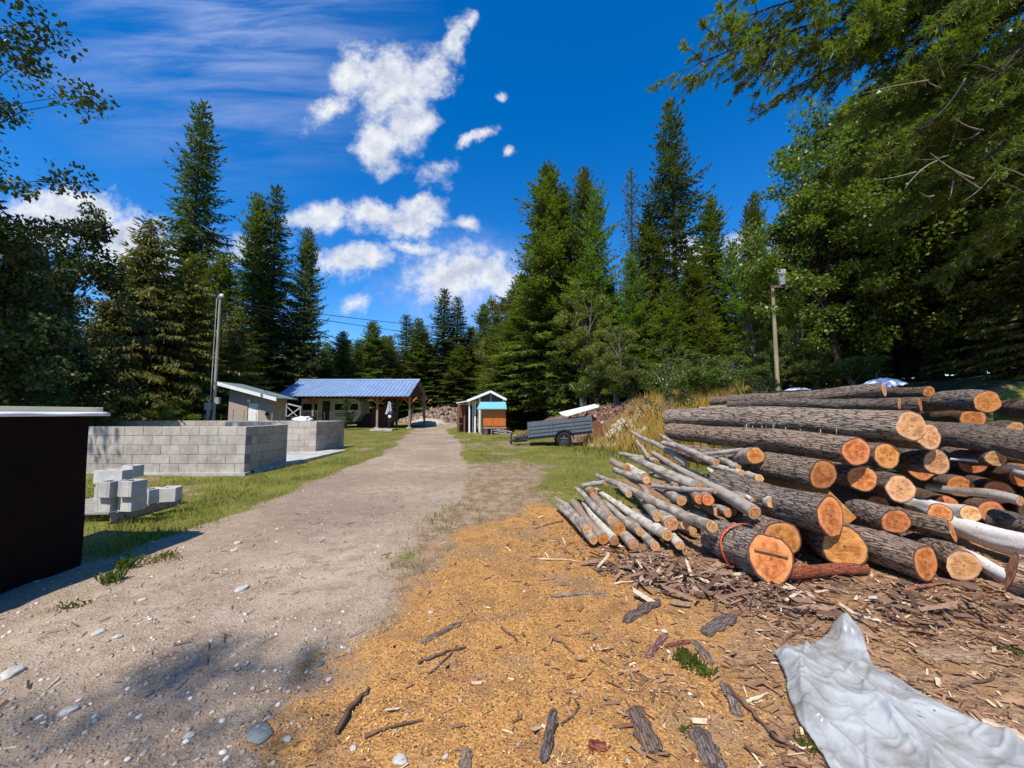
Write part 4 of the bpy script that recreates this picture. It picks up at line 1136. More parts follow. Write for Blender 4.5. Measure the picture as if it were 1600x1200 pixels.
# ------------------------------------------------------------------ plastic sheeting
SP = [(1210, 1030), (1222, 1022), (1245, 1018), (1282, 1003), (1320, 976), (1336, 984), (1348, 1003), (1366, 1046), (1400, 1068), (1440, 1092), (1500, 1122), (1560, 1152), (1640, 1192), (1700, 1235), (1640, 1300), (1480, 1330), (1340, 1290), (1300, 1215), (1270, 1172), (1245, 1130), (1228, 1088), (1222, 1058)]
S2 = np.array([[gp(*p).x, gp(*p).y] for p in SP])
st_ = 0.0065
sx = np.arange(S2[:, 0].min() - .02, S2[:, 0].max() + .02, st_); sy = np.arange(S2[:, 1].min() - .02, S2[:, 1].max() + .02, st_)
SX, SY = np.meshgrid(sx, sy)
sd = poly_sd(SX, SY, S2) + (fbm(SX, SY, 5, 3) - .5) * .035
md_ = math.atan2(S2[12][1] - S2[4][1], S2[12][0] - S2[4][0])
U_ = SX * math.cos(md_) + SY * math.sin(md_); V_ = -SX * math.sin(md_) + SY * math.cos(md_)
wu = U_ + (fbm(U_, V_, 2.5, 401, 3) - .5) * .25; wv = V_ + (fbm(U_, V_, 2.5, 405, 3) - .5) * .25
def ridge(fu, fv, seed, rot=0.0, sharp=1.0):
    a_, b2 = wu * math.cos(rot) - wv * math.sin(rot), wu * math.sin(rot) + wv * math.cos(rot)
    n_ = hash_noise(a_ * fu, b2 * fv, 1.0, seed)
    return (1 - np.abs(2 * n_ - 1)) ** sharp
Z = .070 * ridge(1.2, 3.4, 3, .15, 2.6) + .030 * ridge(2.0, 6.5, 5, -.25, 3.2) + .018 * ridge(5, 9, 7, .7, 5) + .014 * ridge(8, 9, 8, 1.1, 8) * ridge(3, 3, 19) + .007 * ridge(12, 15, 13, .2, 9) + .004 * ridge(18, 12, 23, -.8, 10)
for (pa_, pb_, bow, hh_, wd_) in [((1345, 1000), (1350, 1105), .03, .022, .10), ((1258, 1050), (1262, 1150), -.02, .010, .06), ((1262, 1150), (1375, 1165), .04, .012, .05), ((1360, 1115), (1445, 1215), .02, .018, .09), ((1425, 1105), (1560, 1190), -.02, .012, .07), ((1215, 1040), (1275, 1160), .02, .008, .03)]:
    A_, B2_ = gp(*pa_), gp(*pb_); dd_ = Vector((B2_.x - A_.x, B2_.y - A_.y)); L_ = dd_.length; dd_ /= L_
    u_ = ((SX - A_.x) * dd_.x + (SY - A_.y) * dd_.y) / L_; v_ = -(SX - A_.x) * dd_.y + (SY - A_.y) * dd_.x - bow * 4 * u_ * (1 - u_) + .012 * (fbm(SX, SY, 12, 500, 2) - .5)
    Z = Z + hh_ * np.where(v_ > 0, np.exp(-v_ / wd_), np.exp(v_ / .006)) * sstep(u_, -.15, .15) * (1 - sstep(u_, .85, 1.15))
tipc = gp(1326, 992)
Z = Z + np.minimum(.06, .13 * np.exp(-(((SX - tipc.x + .02) / .075) ** 2 + ((SY - tipc.y + .03) / .11) ** 2)))
Z = (Z - .012).clip(.004, 1) * sstep(sd, -.03, .07) + .020 + hgt(SX, SY)
keep = sd > 0
fq = keep[:-1, :-1] & keep[1:, :-1] & keep[:-1, 1:] & keep[1:, 1:]
jj_, ii_ = np.nonzero(fq); ncol = SX.shape[1]
b0_ = jj_ * ncol + ii_
ff = np.stack([b0_, b0_ + 1, b0_ + ncol + 1, b0_ + ncol], 1)
us = np.unique(ff); rm = np.zeros(SX.size, int); rm[us] = np.arange(len(us))
PV = np.stack([SX.ravel(), SY.ravel(), Z.ravel()], 1)[us]; PF = rm[ff]
# smooth the stepped outline
cnt = {}
for q in PF:
    for k in range(4):
        e_ = (min(q[k], q[(k + 1) % 4]), max(q[k], q[(k + 1) % 4])); cnt[e_] = cnt.get(e_, 0) + 1
nb_ = {}
for (p_, q_), c_ in cnt.items():
    if c_ == 1: nb_.setdefault(p_, []).append(q_); nb_.setdefault(q_, []).append(p_)
for it in range(6):
    new = {p_: PV[p_] * .4 + .6 * PV[l_].mean(0) for p_, l_ in nb_.items()}
    for p_, c_ in new.items(): PV[p_, :2] = c_[:2]
pm, t, b = newmat('translucent_plastic')
fl_ = t.noise(objc(t), 5, 5, .6)
t.put(b.inputs['Base Color'], t.mix(t.step(fl_, .35, .75), (0.66, 0.665, 0.645), (0.48, 0.46, 0.42)))
b.inputs['Roughness'].default_value = .16; b.inputs['Specular IOR Level'].default_value = .75
b.inputs['Transmission Weight'].default_value = .0
b.inputs['Coat Weight'].default_value = .0; b.inputs['Coat Roughness'].default_value = .18
tr_ = t.n('ShaderNodeBsdfTransparent'); tr_.inputs[0].default_value = (.92, .94, .94, 1)
tl_ = t.n('ShaderNodeBsdfTranslucent'); tl_.inputs[0].default_value = (.74, .75, .73, 1)
m1 = t.n('ShaderNodeMixShader', i_0=.25); t.t.links.new(b.outputs[0], m1.inputs[1]); t.t.links.new(tl_.outputs[0], m1.inputs[2])
m2_ = t.n('ShaderNodeMixShader'); t.put(m2_.inputs[0], t.lin(t.step(fl_, .45, .7), 0, 1, .28, .54)); t.t.links.new(m1.outputs[0], m2_.inputs[1]); t.t.links.new(tr_.outputs[0], m2_.inputs[2])
out = [n_ for n_ in pm.node_tree.nodes if n_.type == 'OUTPUT_MATERIAL'][0]
t.t.links.new(m2_.outputs[0], out.inputs[0])
sh = link('plastic_sheet', np_mesh('plastic_sheet', PV, PF, True, pm))
m = sh.modifiers.new('thick', 'SOLIDIFY'); m.thickness = .0012; m.offset = 1
tag(sh, 'crumpled translucent white plastic sheeting on the ground at lower right', 'plastic sheet')
# ------------------------------------------------------------------ concrete block walls
def rows(mb, a, b_, z0, nrow, t=.20, bh=.213, bl=.43, start=0.0):
    a = Vector(a); b_ = Vector(b_); d = (b_ - a); L = d.length; d.normalize()
    q = d.to_track_quat('X', 'Z').to_matrix()
    rg = random.Random(int(L * 100))
    for r in range(nrow):
        x_ = -(bl / 2 if r % 2 else 0) - start
        while x_ < L - .02:
            x0_, x1_ = max(0, x_), min(L, x_ + bl)
            if x1_ - x0_ > .03:
                c = a + d * ((x0_ + x1_) / 2) + Vector((0, 0, z0 + (r + .5) * bh)) + (q @ Vector((0, rg.uniform(-.003, .003), 0)))
                mb.box(c, (x1_ - x0_ - .009, t, bh - .009), q)
            x_ += bl
def wall_obj(segs, z0, nrow, label, parts=True):
    root = empty('block_wall', Vector(segs[0][0]) + Vector((0, 0, z0)), label=label, cat='wall', group='grey concrete block walls')
    off = -root.location
    mb = MB(); mo = MB(); ft = MB()
    for a, b_ in segs:
        a = Vector(a) + off; b_ = Vector(b_) + off
        rows(mb, a, b_, z0, nrow)
        d = (b_ - a); q = d.normalized().to_track_quat('X', 'Z').to_matrix()
        mo.box((a + b_) / 2 + Vector((0, 0, z0 + nrow * .213 / 2 - .003)), (d.length - .012, .186, nrow * .213 - .006), q)
        ft.box((a + b_) / 2 + Vector((0, 0, z0 - .06)), (d.length + .12, .32, .16), q)
    mb.build('blocks', BLOCK, root, .006); mo.build('mortar', MORTAR, root); ft.build('footing', CONC, root)
    return root
YW = 9.0
xr = at(388, 700, YW).x
z0 = 0.02
W1 = wall_obj([((-11.5, YW, 0), (xr, YW, 0)), ((xr - .1, YW + .105, 0), (xr - .1, YW + 1.55, 0))], z0, 5, 'long low concrete block wall nearest the road with a dark return at its right end')
YB = 13.6; xb = at(496, 690, YB).x
W2 = wall_obj([((at(425, 690, YB).x - 1.6, YB, 0), (xb, YB, 0)), ((xb - .1, YB + .105, 0), (xb - .1, YB + 1.95, 0)), ((-17.5, YB + 2.05, 0), (xb - .001, YB + 2.05, 0))], z0, 5, 'second block wall farther back, its short lit face beside the grass')
sl_ = MB(); sl_.box(((xr + xb) / 2 - 2.6, (YW + YB) / 2 + .6, .012), (6.2, 4.4, .10)); 
o = sl_.build('concrete_slab', CONC); tag(o, 'pale concrete floor slab between the two block walls', 'slab')
STEEL = mat_plain('rusty_steel', (0.30, 0.19, 0.13), .6, .4, .3)
rgb = random.Random(3)
for i, (px, Y, top) in enumerate([(364, YB + 2.0, 640), (381, YB + 2.0, 641), (428, YB + .0, 640), (437, YB, 644), (496, YB, 643), (506, YB + .9, 644), (515, YB + 1.7, 643), (400, YB + 2.0, 646), (345, YB + 2.0, 648), (310, YB + 2.0, 647), (455, YB + 2.0, 646)]):
    p = at(px, 660, Y); tp = at(px, top, Y)
    mb = MB(); mb.tube([(0, 0, 0), (rgb.uniform(-.02, .02), 0, (tp.z - 1.05) * .5), (rgb.uniform(-.03, .03), 0, tp.z - 1.05 + .02)], .010, 6)
    o = mb.build('rebar', STEEL); o.location = (p.x, Y, 1.04)
    tag(o, 'thin rusty rebar rod standing up out of the block wall tops', 'rebar', 'rebar rods on the block walls')

# pallet and loose blocks -------------------------------------------
pal = empty('pallet', Vector((-5.66, 5.48, 0)), label='low weathered timber pallet under the loose concrete blocks', cat='pallet')
pal.location.z = ground_z(pal.location.x, pal.location.y); pal.rotation_euler = (0, 0, rad(5))
PALW = mat_wood('weathered_pallet', (0.42, 0.37, 0.31), (0.2, .17, .14), axis=0)
for k in range(7):
    m_ = MB(); m_.box((0, -.48 + k * .16, .125), (1.2, .125, .022)); m_.build('board', PALW, pal, .002)
for x_ in (-.55, 0, .55):
    m_ = MB(); m_.box((x_, 0, .057), (.09, 1.06, .112)); m_.build('runner', PALW, pal, .002)
LOOSE = mat_block('pale_loose_block', (0.56, 0.53, 0.48), .1)
def cinder_mesh():
    mb = MB(); L, T, Hh = .39, .19, .19
    mb.box((0, -T / 2 + .016, Hh / 2), (L, .032, Hh)); mb.box((0, T / 2 - .016, Hh / 2), (L, .032, Hh))
    for x_ in (-L / 2 + .016, 0, L / 2 - .016): mb.box((x_, 0, Hh / 2 - .001), (.032 if x_ else .028, T - .066, Hh - .002))
    me = bpy.data.meshes.new('cinder_block'); me.from_pydata(mb.v, [], mb.f); me.materials.append(LOOSE); return me
cm = cinder_mesh()
hm_ = MB()
for c_, d_ in (((0, -.079, .095), (.19, .032, .19)), ((0, .079, .095), (.19, .032, .19)), ((-.079, 0, .094), (.032, .126, .188)), ((.079, 0, .094), (.032, .126, .188))): hm_.box(c_, d_)
half = bpy.data.meshes.new('half_block'); half.from_pydata(hm_.v, [], hm_.f); half.materials.append(LOOSE)
def cblock(px, py, lv, rz, label):
    o = link('cinder_block', cm if rz in (4, 5) else half); p = gp(px, py, .04 + .137 + .191 * lv); p.y += .10; o.location = p; o.rotation_euler = (0, 0, rad(rz))
    m = o.modifiers.new('bevel', 'BEVEL'); m.width = .004; m.segments = 1
    tag(o, label, 'concrete block', 'loose concrete blocks on the pallet')
for px, py, Y, rz, lb in [
    (166, 756, 1, 4, 'upper loose block at the rear left of the pallet, seen long side on'), (197, 747, 1, 86, 'loose block behind the rear left one, end on'),
    (168, 783, 0, 5, 'block hidden under the rear left block'), (199, 772, 0, 86, 'block hidden under the end on rear block'),
    (159, 778, 1, 86, 'upper block of the front left stack, touching the dark bin edge'), (194, 777, 1, 84, 'upper block of the front right stack'),
    (159, 801, 0, 88, 'lower block of the front left stack with a chipped face'), (194, 800, 0, 84, 'lower block of the front right stack'),
    (226, 788, 0, 72, 'single low block just right of the front stack'), (256, 785, 0, 18, 'outermost single block on the right of the pallet')]:
    cblock(px, py, Y, rz, lb)

# dark bin at the left edge -------------------------------------------
DB = mat_plain('dark_brown_tarp', (0.010, 0.0035, 0.003), .75, var=.3, spec=.15)
binr = empty('dark_bin', (-4.0, 3.65, 0), label='tall dark brown tarp covered bin cut off by the left edge', cat='bin')
zt = 1.40
mb = MB(); n = 26
vs = []; 
for j in range(15):
    for i in range(n + 1):
        t_ = i / n; zz = zt * j / 14
        vs.append((.012 * math.sin(t_ * 21 + j * .4) * (1 - j / 16) - .0 + .03 * (1 - j / 14), -1.95 * t_, zz))
mb.add(vs, [(j * (n + 1) + i, (j + 1) * (n + 1) + i, (j + 1) * (n + 1) + i + 1, j * (n + 1) + i + 1) for j in range(14) for i in range(n)], True)
side = mb.build('side_panel', DB, binr)
mb = MB(); mb.box((-.62, -.97, zt / 2), (1.2, 1.92, zt - .004)); mb.build('body', DB, binr)
mb = MB(); mb.box((-.615, -.90, zt + .030), (1.16, 2.1, .045)); 
mb.build('top_board', mat_wood('pale_plywood', (0.80, 0.70, 0.47), (0.74, .63, .42), axis=1, scale=.5), binr, .004)
mb = MB()
vs = []
for i in range(31):
    t_ = i / 30
    yy_ = .13 - 2.1 * t_; s_ = .008 * math.sin(t_ * 17)
    vs += [(-1.15, yy_, zt + .004), (.02 + s_, yy_, zt + .006), (.055 + s_, yy_, zt - .006 + .006 * math.sin(t_ * 25)), (.06 + s_, yy_, zt - .03)]
mb.add(vs, [(4 * i + k, 4 * i + k + 1, 4 * i + 5 + k, 4 * i + 4 + k) for i in range(30) for k in range(3)], True)
fl = mb.build('white_cover', mat_plain('white_sheeting', (0.82, 0.82, 0.80), .5, var=.03), binr)
m = fl.modifiers.new('t', 'SOLIDIFY'); m.thickness = .003

# ------------------------------------------------------------------ left shed with the white door
BEIGE = mat_plain('beige_stucco', (0.42, 0.34, 0.27), .85, var=.08)
GREENM = mat_plain('dark_green_metal', (0.22, 0.28, 0.25), .5, .2, .1)
WHITE = mat_plain('white_paint', (0.82, 0.82, 0.80), .5, var=.04)
DARK = mat_plain('dark_interior', (0.02, 0.018, 0.016), .9)
Ys = 20.0
xl, xs = at(357, 640, Ys).x, at(426, 640, Ys).x
zl, zr = at(357, 603, Ys).z - .02, at(426, 621, Ys).z - .03
sh1 = empty('shed', (xl, Ys, 0), label='small beige shed with a sloping roof and a white door, beyond the block walls', cat='shed')
W = xs - xl; D = 1.25
mb = MB()
dx0, dx1 = at(386.5, 640, Ys).x - xl, at(403.5, 640, Ys).x - xl; dz = at(395, 629.5, Ys).z
zat = lambda x_: zl + (zr - zl) * x_ / W
T = Vector((0, .12, 0))
mb.poly([(0, 0, 0), (dx0, 0, 0), (dx0, 0, zat(dx0)), (0, 0, zl)], T)
mb.poly([(dx1, 0, 0), (W, 0, 0), (W, 0, zr), (dx1, 0, zat(dx1))], T)
mb.poly([(dx0, 0, dz), (dx1, 0, dz), (dx1, 0, zat(dx1)), (dx0, 0, zat(dx0))], T)
mb.poly([(W, .122, 0), (W, D, 0), (W, D, zr), (W, .122, zr)], Vector((-.12, 0, 0)))
mb.poly([(0, .122, 0), (0, D, 0), (0, D, zl), (0, .122, zl)], Vector((.12, 0, 0)))
mb.poly([(.122, D, 0), (W - .122, D, 0), (W - .122, D, zr + .02), (.122, D, zl - .02)], Vector((0, -.12, 0)))
mb.build('wall', BEIGE, sh1)
mb = MB(); mb.box(((dx0 + dx1) / 2, .06, dz / 2), (dx1 - dx0 - .06, .05, dz - .04)); dr = mb.build('door', WHITE, sh1, .005)
mb = MB()
for k in range(2):
    for r_, (z_, h_) in enumerate(((.45, .6), (1.2, .6), (1.72, .22))):
        mb.box((dx0 + (dx1 - dx0) * (.3 + .4 * k), .032, z_), ((dx1 - dx0) * .27, .012, h_))
mb.build('door_panel', WHITE, dr, .004)
mb = MB(); mb.lathe([(.0, 0), (.03, 0), (.035, .02), (.02, .04), (0, .045)], 10, (dx1 - .1, .0, .95)); mb.build('handle', STEEL, dr)
mb = MB(); sl2 = (zr - zl) / W
mb.poly([(-.45, -.45, zl - sl2 * .45 * -1 * 0 + .06 - sl2 * .45), (W + .45, -.45, zr + .06 + sl2 * .45), (W + .45, D + .3, zr + .06 + sl2 * .45), (-.45, D + .3, zl + .06 - sl2 * .45)], Vector((0, 0, .05)))
rf = mb.build('roof', GREENM, sh1)
mb = MB(); mb.poly([(-.45, -.475, zl - sl2 * .45 - .06), (W + .45, -.475, zr + sl2 * .45 - .06), (W + .45, -.475, zr + sl2 * .45 + .12), (-.45, -.475, zl - sl2 * .45 + .12)], Vector((0, .022, 0)))
mb.build('fascia', WHITE, rf)
mb = MB(); mb.lathe([(0, 0), (.05, 0), (.07, .1), (.05, .16), (0, .17)], 10, (dx1 - .45, -.1, zat(dx1) - .42)); mb.build('wall_lamp', WHITE, sh1)
mb = MB(); mb.lathe([(0, 0), (.09, .01), (.10, .12), (.04, .22), (0, .22)], 10, (dx1 + .5, -.05, 1.25)); mb.build('meter_cover', DARK, sh1)

# ------------------------------------------------------------------ carport with blue metal roof
BLUE = mat_plain('blue_metal_roof', (0.23, 0.33, 0.50), .42, .15, .10, 1.2, spec=.5)
TIMB = mat_wood('stained_timber', (0.50, 0.19, 0.07), (0.30, 0.10, 0.04), axis=2, scale=.5)
GREYT = mat_wood('grey_timber', (0.36, 0.29, 0.23), (0.2, .15, .12), axis=2, scale=.5)
Yc0, Yc1 = 33.6, 41.0; Ym = (Yc0 + Yc1) / 2
eL, eR = at(437, 617, Yc0), at(644, 620.5, Yc0)
rL, rR = at(461, 593, Ym), at(652, 594.5, Ym)
xL = (eL.x + rL.x) / 2; xR = (eR.x + rR.x) / 2; ze = (eL.z + eR.z) / 2 - .02; zrg = (rL.z + rR.z) / 2
cp = empty('carport', (xL, Yc0, 0), label='long open carport with a blue ribbed metal roof on timber posts', cat='carport')
Wc = xR - xL; Dc = Yc1 - Yc0
def ribbed(name, y0_, z0_, y1_, z1_, parent):
    mb = MB(); n = 32; step_ = Wc / n; vs = []; nr = []
    d = Vector((0, y1_ - y0_, z1_ - z0_)); up = Vector((0, -d.z, d.y)).normalized() * (1 if y1_ > y0_ else -1)
    prof = []
    for i in range(n):
        x_ = i * step_
        prof += [(x_, 0), (x_ + step_ * .62, 0), (x_ + step_ * .70, .045), (x_ + step_ * .92, .045)]
    prof.append((Wc, 0))
    for (x_, h_) in prof:
        vs += [Vector((x_, y0_, z0_)) + up * h_, Vector((x_, y1_, z1_)) + up * h_, Vector((x_, y0_, z0_)) + up * (h_ - .03), Vector((x_, y1_, z1_)) + up * (h_ - .03)]
    fs = []
    for i in range(len(prof) - 1):
        a = 4 * i
        fs += [(a, a + 4, a + 5, a + 1), (a + 2, a + 3, a + 7, a + 6), (a, a + 2, a + 6, a + 4)]
    fs += [(0, 1, 3, 2), (len(vs) - 4, len(vs) - 2, len(vs) - 1, len(vs) - 3)]
    mb.add(vs, fs); return mb.build(name, BLUE, parent)
rp1 = ribbed('roof_panel', 0, ze, Dc / 2 - .012, zrg - .01, cp)
rp2 = ribbed('roof_panel', Dc, ze, Dc / 2 + .012, zrg - .01, cp)
mb = MB(); mb.tube([(-.02, Dc / 2, zrg + .03), (Wc + .02, Dc / 2, zrg + .03)], .07, 8); mb.build('ridge_cap', BLUE, cp)
for xx in (.10, Wc - .14):
    mb = MB(); mb.bar((xx, .1, ze - .11), (xx, Dc / 2 - .06, zrg - .12), .05, .16); mb.bar((xx, Dc - .1, ze - .11), (xx, Dc / 2 + .06, zrg - .12), .05, .16); mb.build('barge_board', TIMB, cp)
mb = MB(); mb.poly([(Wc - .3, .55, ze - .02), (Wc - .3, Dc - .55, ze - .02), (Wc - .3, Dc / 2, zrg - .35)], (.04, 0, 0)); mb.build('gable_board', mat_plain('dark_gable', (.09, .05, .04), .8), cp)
pfx = [at(489, 650, Yc0 + .8).x - xL, at(589.5, 650, Yc0 + .8).x - xL, at(640, 650, Yc0 + .8).x - xL]
pfx.insert(0, pfx[0] - 3.6)
zb = ze - .02
for yy_, sgn in ((.8, 1), (Dc - .8, -1)):
    mb = MB(); mb.box((Wc / 2, yy_, ze + .06), (Wc - .5, .18, .22)); mb.build('beam', TIMB, cp)
    for x_ in (pfx[1:] if sgn == 1 else pfx):
        pr = MB(); pr.box((x_, yy_, (ze - .05) / 2), (.17, .17, ze - .05)); po = pr.build('post', GREYT, cp, .006)
        mb = MB(); mb.box((x_, yy_ - .092 * sgn, ze - .45), (.20, .02, .8)); mb.build('post_plate', TIMB, po)
        for s_ in (-1, 1):
            mb = MB(); mb.bar((x_ + s_ * .09, yy_, ze - .62), (x_ + s_ * .62, yy_, ze - .07), .12, .11); mb.build('brace', TIMB, po)
        mb = MB(); mb.box((x_, yy_, .04), (.42, .42, .14)); mb.build('footing', CONC, po)
for x_ in (pfx[3], ):
    for a_, b_ in (((x_ + .02, .85, .25), (x_ + .02, 2.1, ze * .75)), ((x_ + .02, Dc - .85, .25), (x_ + .02, Dc - 2.1, ze * .75)), ((x_, Dc - .9, ze - .9), (x_, Dc - 1.9, ze + .3))):
        mb = MB(); mb.bar(a_, b_, .09, .09); mb.build('diagonal_strut', GREYT, cp)
for k in range(9):
    x_ = .4 + k * (Wc - .8) / 8
    mb = MB(); mb.bar((x_, .2, ze - .09), (x_, Dc / 2 - .05, zrg - .13), .05, .12); mb.bar((x_, Dc - .2, ze - .09), (x_, Dc / 2 + .05, zrg - .13), .05, .12); mb.build('rafter', TIMB, cp)
# camper under the roof
CRM = mat_plain('cream_panel', (0.52, 0.50, 0.38), .45, var=.05); STR = mat_plain('brown_stripe', (0.12, 0.07, 0.045), .5)
GLASS = mat_plain('dark_glass', (0.015, 0.018, 0.02), .08, spec=.6)
cx0, cx1 = at(470, 650, 36).x, at(564, 650, 36).x
cam_r = empty('camper_trailer', ((cx0 + cx1) / 2, 36, 0), label='cream camper trailer with dark windows parked under the left of the carport', cat='camper')
Lc_ = cx1 - cx0; h0 = .55; h1 = 2.75
mb = MB(); mb.poly([(-Lc_ / 2, 0, h0), (Lc_ / 2 - .5, 0, h0), (Lc_ / 2, 0, h0 + .7), (Lc_ / 2 - .12, 0, h1 - .3), (Lc_ / 2 - .5, 0, h1), (-Lc_ / 2 + .15, 0, h1), (-Lc_ / 2, 0, h1 - .2)], (0, 2.3, 0)); mb.build('body', CRM, cam_r, .04)
for a, b_ in ((-2.65, -1.3), (.35, 1.3), (1.75, 2.5)):
    mb = MB(); mb.box(((a + b_) / 2, -.012, 1.95), (b_ - a, .03, .62)); wo2 = mb.build('window', GLASS, cam_r)
    mb = MB()
    for z_ in (1.62, 2.28): mb.box(((a + b_) / 2, -.02, z_), (b_ - a + .1, .04, .05))
    mb.build('frame', WHITE, wo2)
mb = MB(); mb.box((-.45, -.012, 1.55), (.72, .03, 1.9)); mb.build('door', mat_plain('dark_door', (.05, .045, .04), .6), cam_r)
mb = MB()
for z_ in (1.12, 1.32): mb.box((-Lc_ / 4 - .3, -.008, z_), (Lc_ / 2 - 1.2, .018, .07)); mb.box((Lc_ / 4, -.008, z_), (Lc_ / 2 - .8, .018, .07))
mb.box((1.9, -.009, 1.35), (1.1, .02, .12), Matrix.Rotation(-.6, 3, 'Y')); mb.build('stripe', STR, cam_r)
TYRE = mat_plain('black_rubber', (0.02, 0.02, 0.02), .85, var=.2)
for x_ in (-.5, .45):
    mb = MB(); mb.tube([(x_, .05, .36), (x_, .28, .36)], .35, 20); mb.build('wheel', TYRE, cam_r)
# clutter under the carport
rg = random.Random(9)
def crate(name, loc, size, mat, label, cat, rz=0):
    o = empty(name, loc, rad(rz), label=label, cat=cat)
    x_, y_, z_ = size
    mb = MB(); mb.box((0, 0, z_ / 2), (x_ - .03, y_ - .03, z_ - .02)); mb.build('body', mat, o, .01)
    mb = MB()
    for k in range(int(z_ / .2) + 1): mb.box((0, -y_ / 2, .06 + k * .2), (x_, .03, .10))
    mb.box((0, 0, z_ - .01), (x_ + .04, y_ + .04, .04)); mb.build('slats', mat, o, .005)
    return o
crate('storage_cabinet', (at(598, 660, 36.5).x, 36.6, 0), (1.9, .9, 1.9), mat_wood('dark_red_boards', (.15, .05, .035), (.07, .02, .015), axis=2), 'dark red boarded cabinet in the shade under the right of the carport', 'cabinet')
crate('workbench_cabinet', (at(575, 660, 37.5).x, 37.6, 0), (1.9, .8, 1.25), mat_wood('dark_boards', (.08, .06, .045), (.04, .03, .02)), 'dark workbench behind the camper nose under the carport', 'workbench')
# closed parasol and barbecue
pu = empty('parasol', (at(607.5, 672, 31).x, 31, 0), label='closed grey and white patio umbrella in front of the carport', cat='parasol')
zt_, zb_ = at(607, 627, 31).z, at(607, 647, 31).z
mb = MB(); mb.tube([(0, 0, 0), (0, 0, zt_ + .06)], .025, 8); mb.build('pole', mat_plain('dark_metal', (.04, .04, .045), .5), pu)
mb = MB(); vs = []; K = 16
for j, (r_, z_) in enumerate(((.03, zt_), (.13, zt_ - .15), (.17, (zt_ + zb_) / 2), (.27, zb_ + .12), (.30, zb_))):
    for k in range(K): 
        a = 2 * math.pi * k / K; rr = r_ * (1 if k % 2 else .72); vs.append((rr * math.cos(a), rr * math.sin(a), z_))
mb.add(vs, [(j * K + k, (j + 1) * K + k, (j + 1) * K + (k + 1) % K, j * K + (k + 1) % K) for j in range(4) for k in range(K)])
mb.build('canopy', mat_plain('grey_canvas', (.55, .56, .60), .9, var=.2), pu)
mb = MB(); mb.lathe([(0, 0), (.28, 0), (.28, .05), (.06, .09), (0, .1)], 16); mb.build('base', DARK, pu)
bq = empty('barbecue', (at(611, 672, 30.6).x, 30.6, .14), label='black barbecue smoker with a round pale dial under the closed parasol', cat='barbecue')
BLK = mat_plain('black_enamel', (.018, .018, .02), .35)
mb = MB(); mb.lathe([(0, .55), (.2, .55), (.27, .7), (.27, 1.25), (.2, 1.38), (0, 1.42)], 18); mb.build('body', BLK, bq)
mb = MB(); mb.tube([(-.05, -.265, .98), (-.05, -.285, .98)], .12, 16); mb.build('dial', WHITE, bq)
for k in range(3):
    a = k * 2.1 + .4; mb = MB(); mb.tube([(.18 * math.cos(a), .18 * math.sin(a), .6), (.28 * math.cos(a), .28 * math.sin(a), 0)], .02, 6); mb.build('leg', BLK, bq)
sp_ = MB(); p = at(600, 672, 30.6); sp_.box((p.x, 30.6, .06), (1.7, 1.5, .14)); o = sp_.build('concrete_pad', CONC, None, .01); tag(o, 'small raised concrete pad under the parasol and barbecue', 'concrete pad')
# white frame and bags behind the back wall
GALVW = mat_plain('pale_grey_frame', (.42, .41, .39), .6, var=.2)
wf = empty('metal_frame', at(460, 655, 19), label='white metal frame with crossed struts right of the beige shed', cat='frame')
p0 = wf.location; f_ = lambda px, py, Y=19: at(px, py, Y) - p0
for a, b_, w_ in [((450, 631), (470, 636), .09), ((446, 653), (471, 636), .07), ((449, 636), (468, 654), .05), ((470, 636), (469, 657), .06), ((448, 631), (447, 655), .06)]:
    mb = MB(); mb.bar(f_(*a), f_(*b_), w_ * .7, w_ * .7); mb.build('strut', GALVW, wf)
tb = empty('storage_tub', at(472, 660, 16.6), label='low black tub holding crumpled white bags behind the block wall', cat='tub')
tb.location.z = 0.1
mb = MB(); mb.box((0, 0, .62), (.95, .7, .95), taper=1.08); mb.box((0, 0, 1.12), (1.1, .8, .05)); mb.build('body', BLK, tb, .02)
bm = bmesh.new(); bmesh.ops.create_icosphere(bm, subdivisions=4, radius=.3)
for v in bm.verts: v.co = Vector((v.co.x * 1.3, v.co.y, v.co.z * .5)) * (1 + .35 * noise.noise(v.co * 6))
me = bpy.data.meshes.new('white_bag'); bm.to_mesh(me); bm.free(); me.materials.append(WHITE)
o = link('white_bag', me); o.location = at(473, 658, 15.9) + Vector((0, 0, .0)); o.location.z = 1.10; tag(o, 'crumpled white plastic bag on top of the second block wall', 'bag')

# ------------------------------------------------------------------ utility poles and wires
POLEW = mat_wood('grey_pole_wood', (0.40, 0.36, 0.30), (0.2, .17, .13), axis=2, scale=.6)
POLEW2 = mat_wood('tan_pole_wood', (0.36, 0.30, 0.19), (0.2, .16, .09), axis=2, scale=.6)
def upole(px, pyt, Y, r, mat, label, pyb=680, lean=0):
    t_ = at(px, pyt, Y); x_ = t_.x; zb2 = ground_z(x_, Y)
    o = empty('utility_pole', (x_ + lean, Y, zb2), label=label, cat='utility pole')
    mb = MB(); mb.tube([(0, 0, -.2), (-lean / 2, 0, (t_.z - zb2) / 2), (-lean, 0, t_.z - zb2)], [r * 1.15, r, r * .8], 12); mb.build('pole', mat, o)
    return o, t_.z - zb2
u1, h1_ = upole(344.5, 462, 17.5, .062, POLEW, 'tall slim grey utility pole rising behind the block wall, left of the beige shed')
mb = MB(); mb.box((-.16, -.14, 1.7), (.24, .16, .34)); mb.box((.20, -.08, 1.95), (.20, .14, .30)); mb.box((-.16, -.14, 1.2), (.07, .07, .7)); mb.build('meter_box', mat_plain('grey_metal_box', (.42, .42, .40), .5, .3), u1, .01)
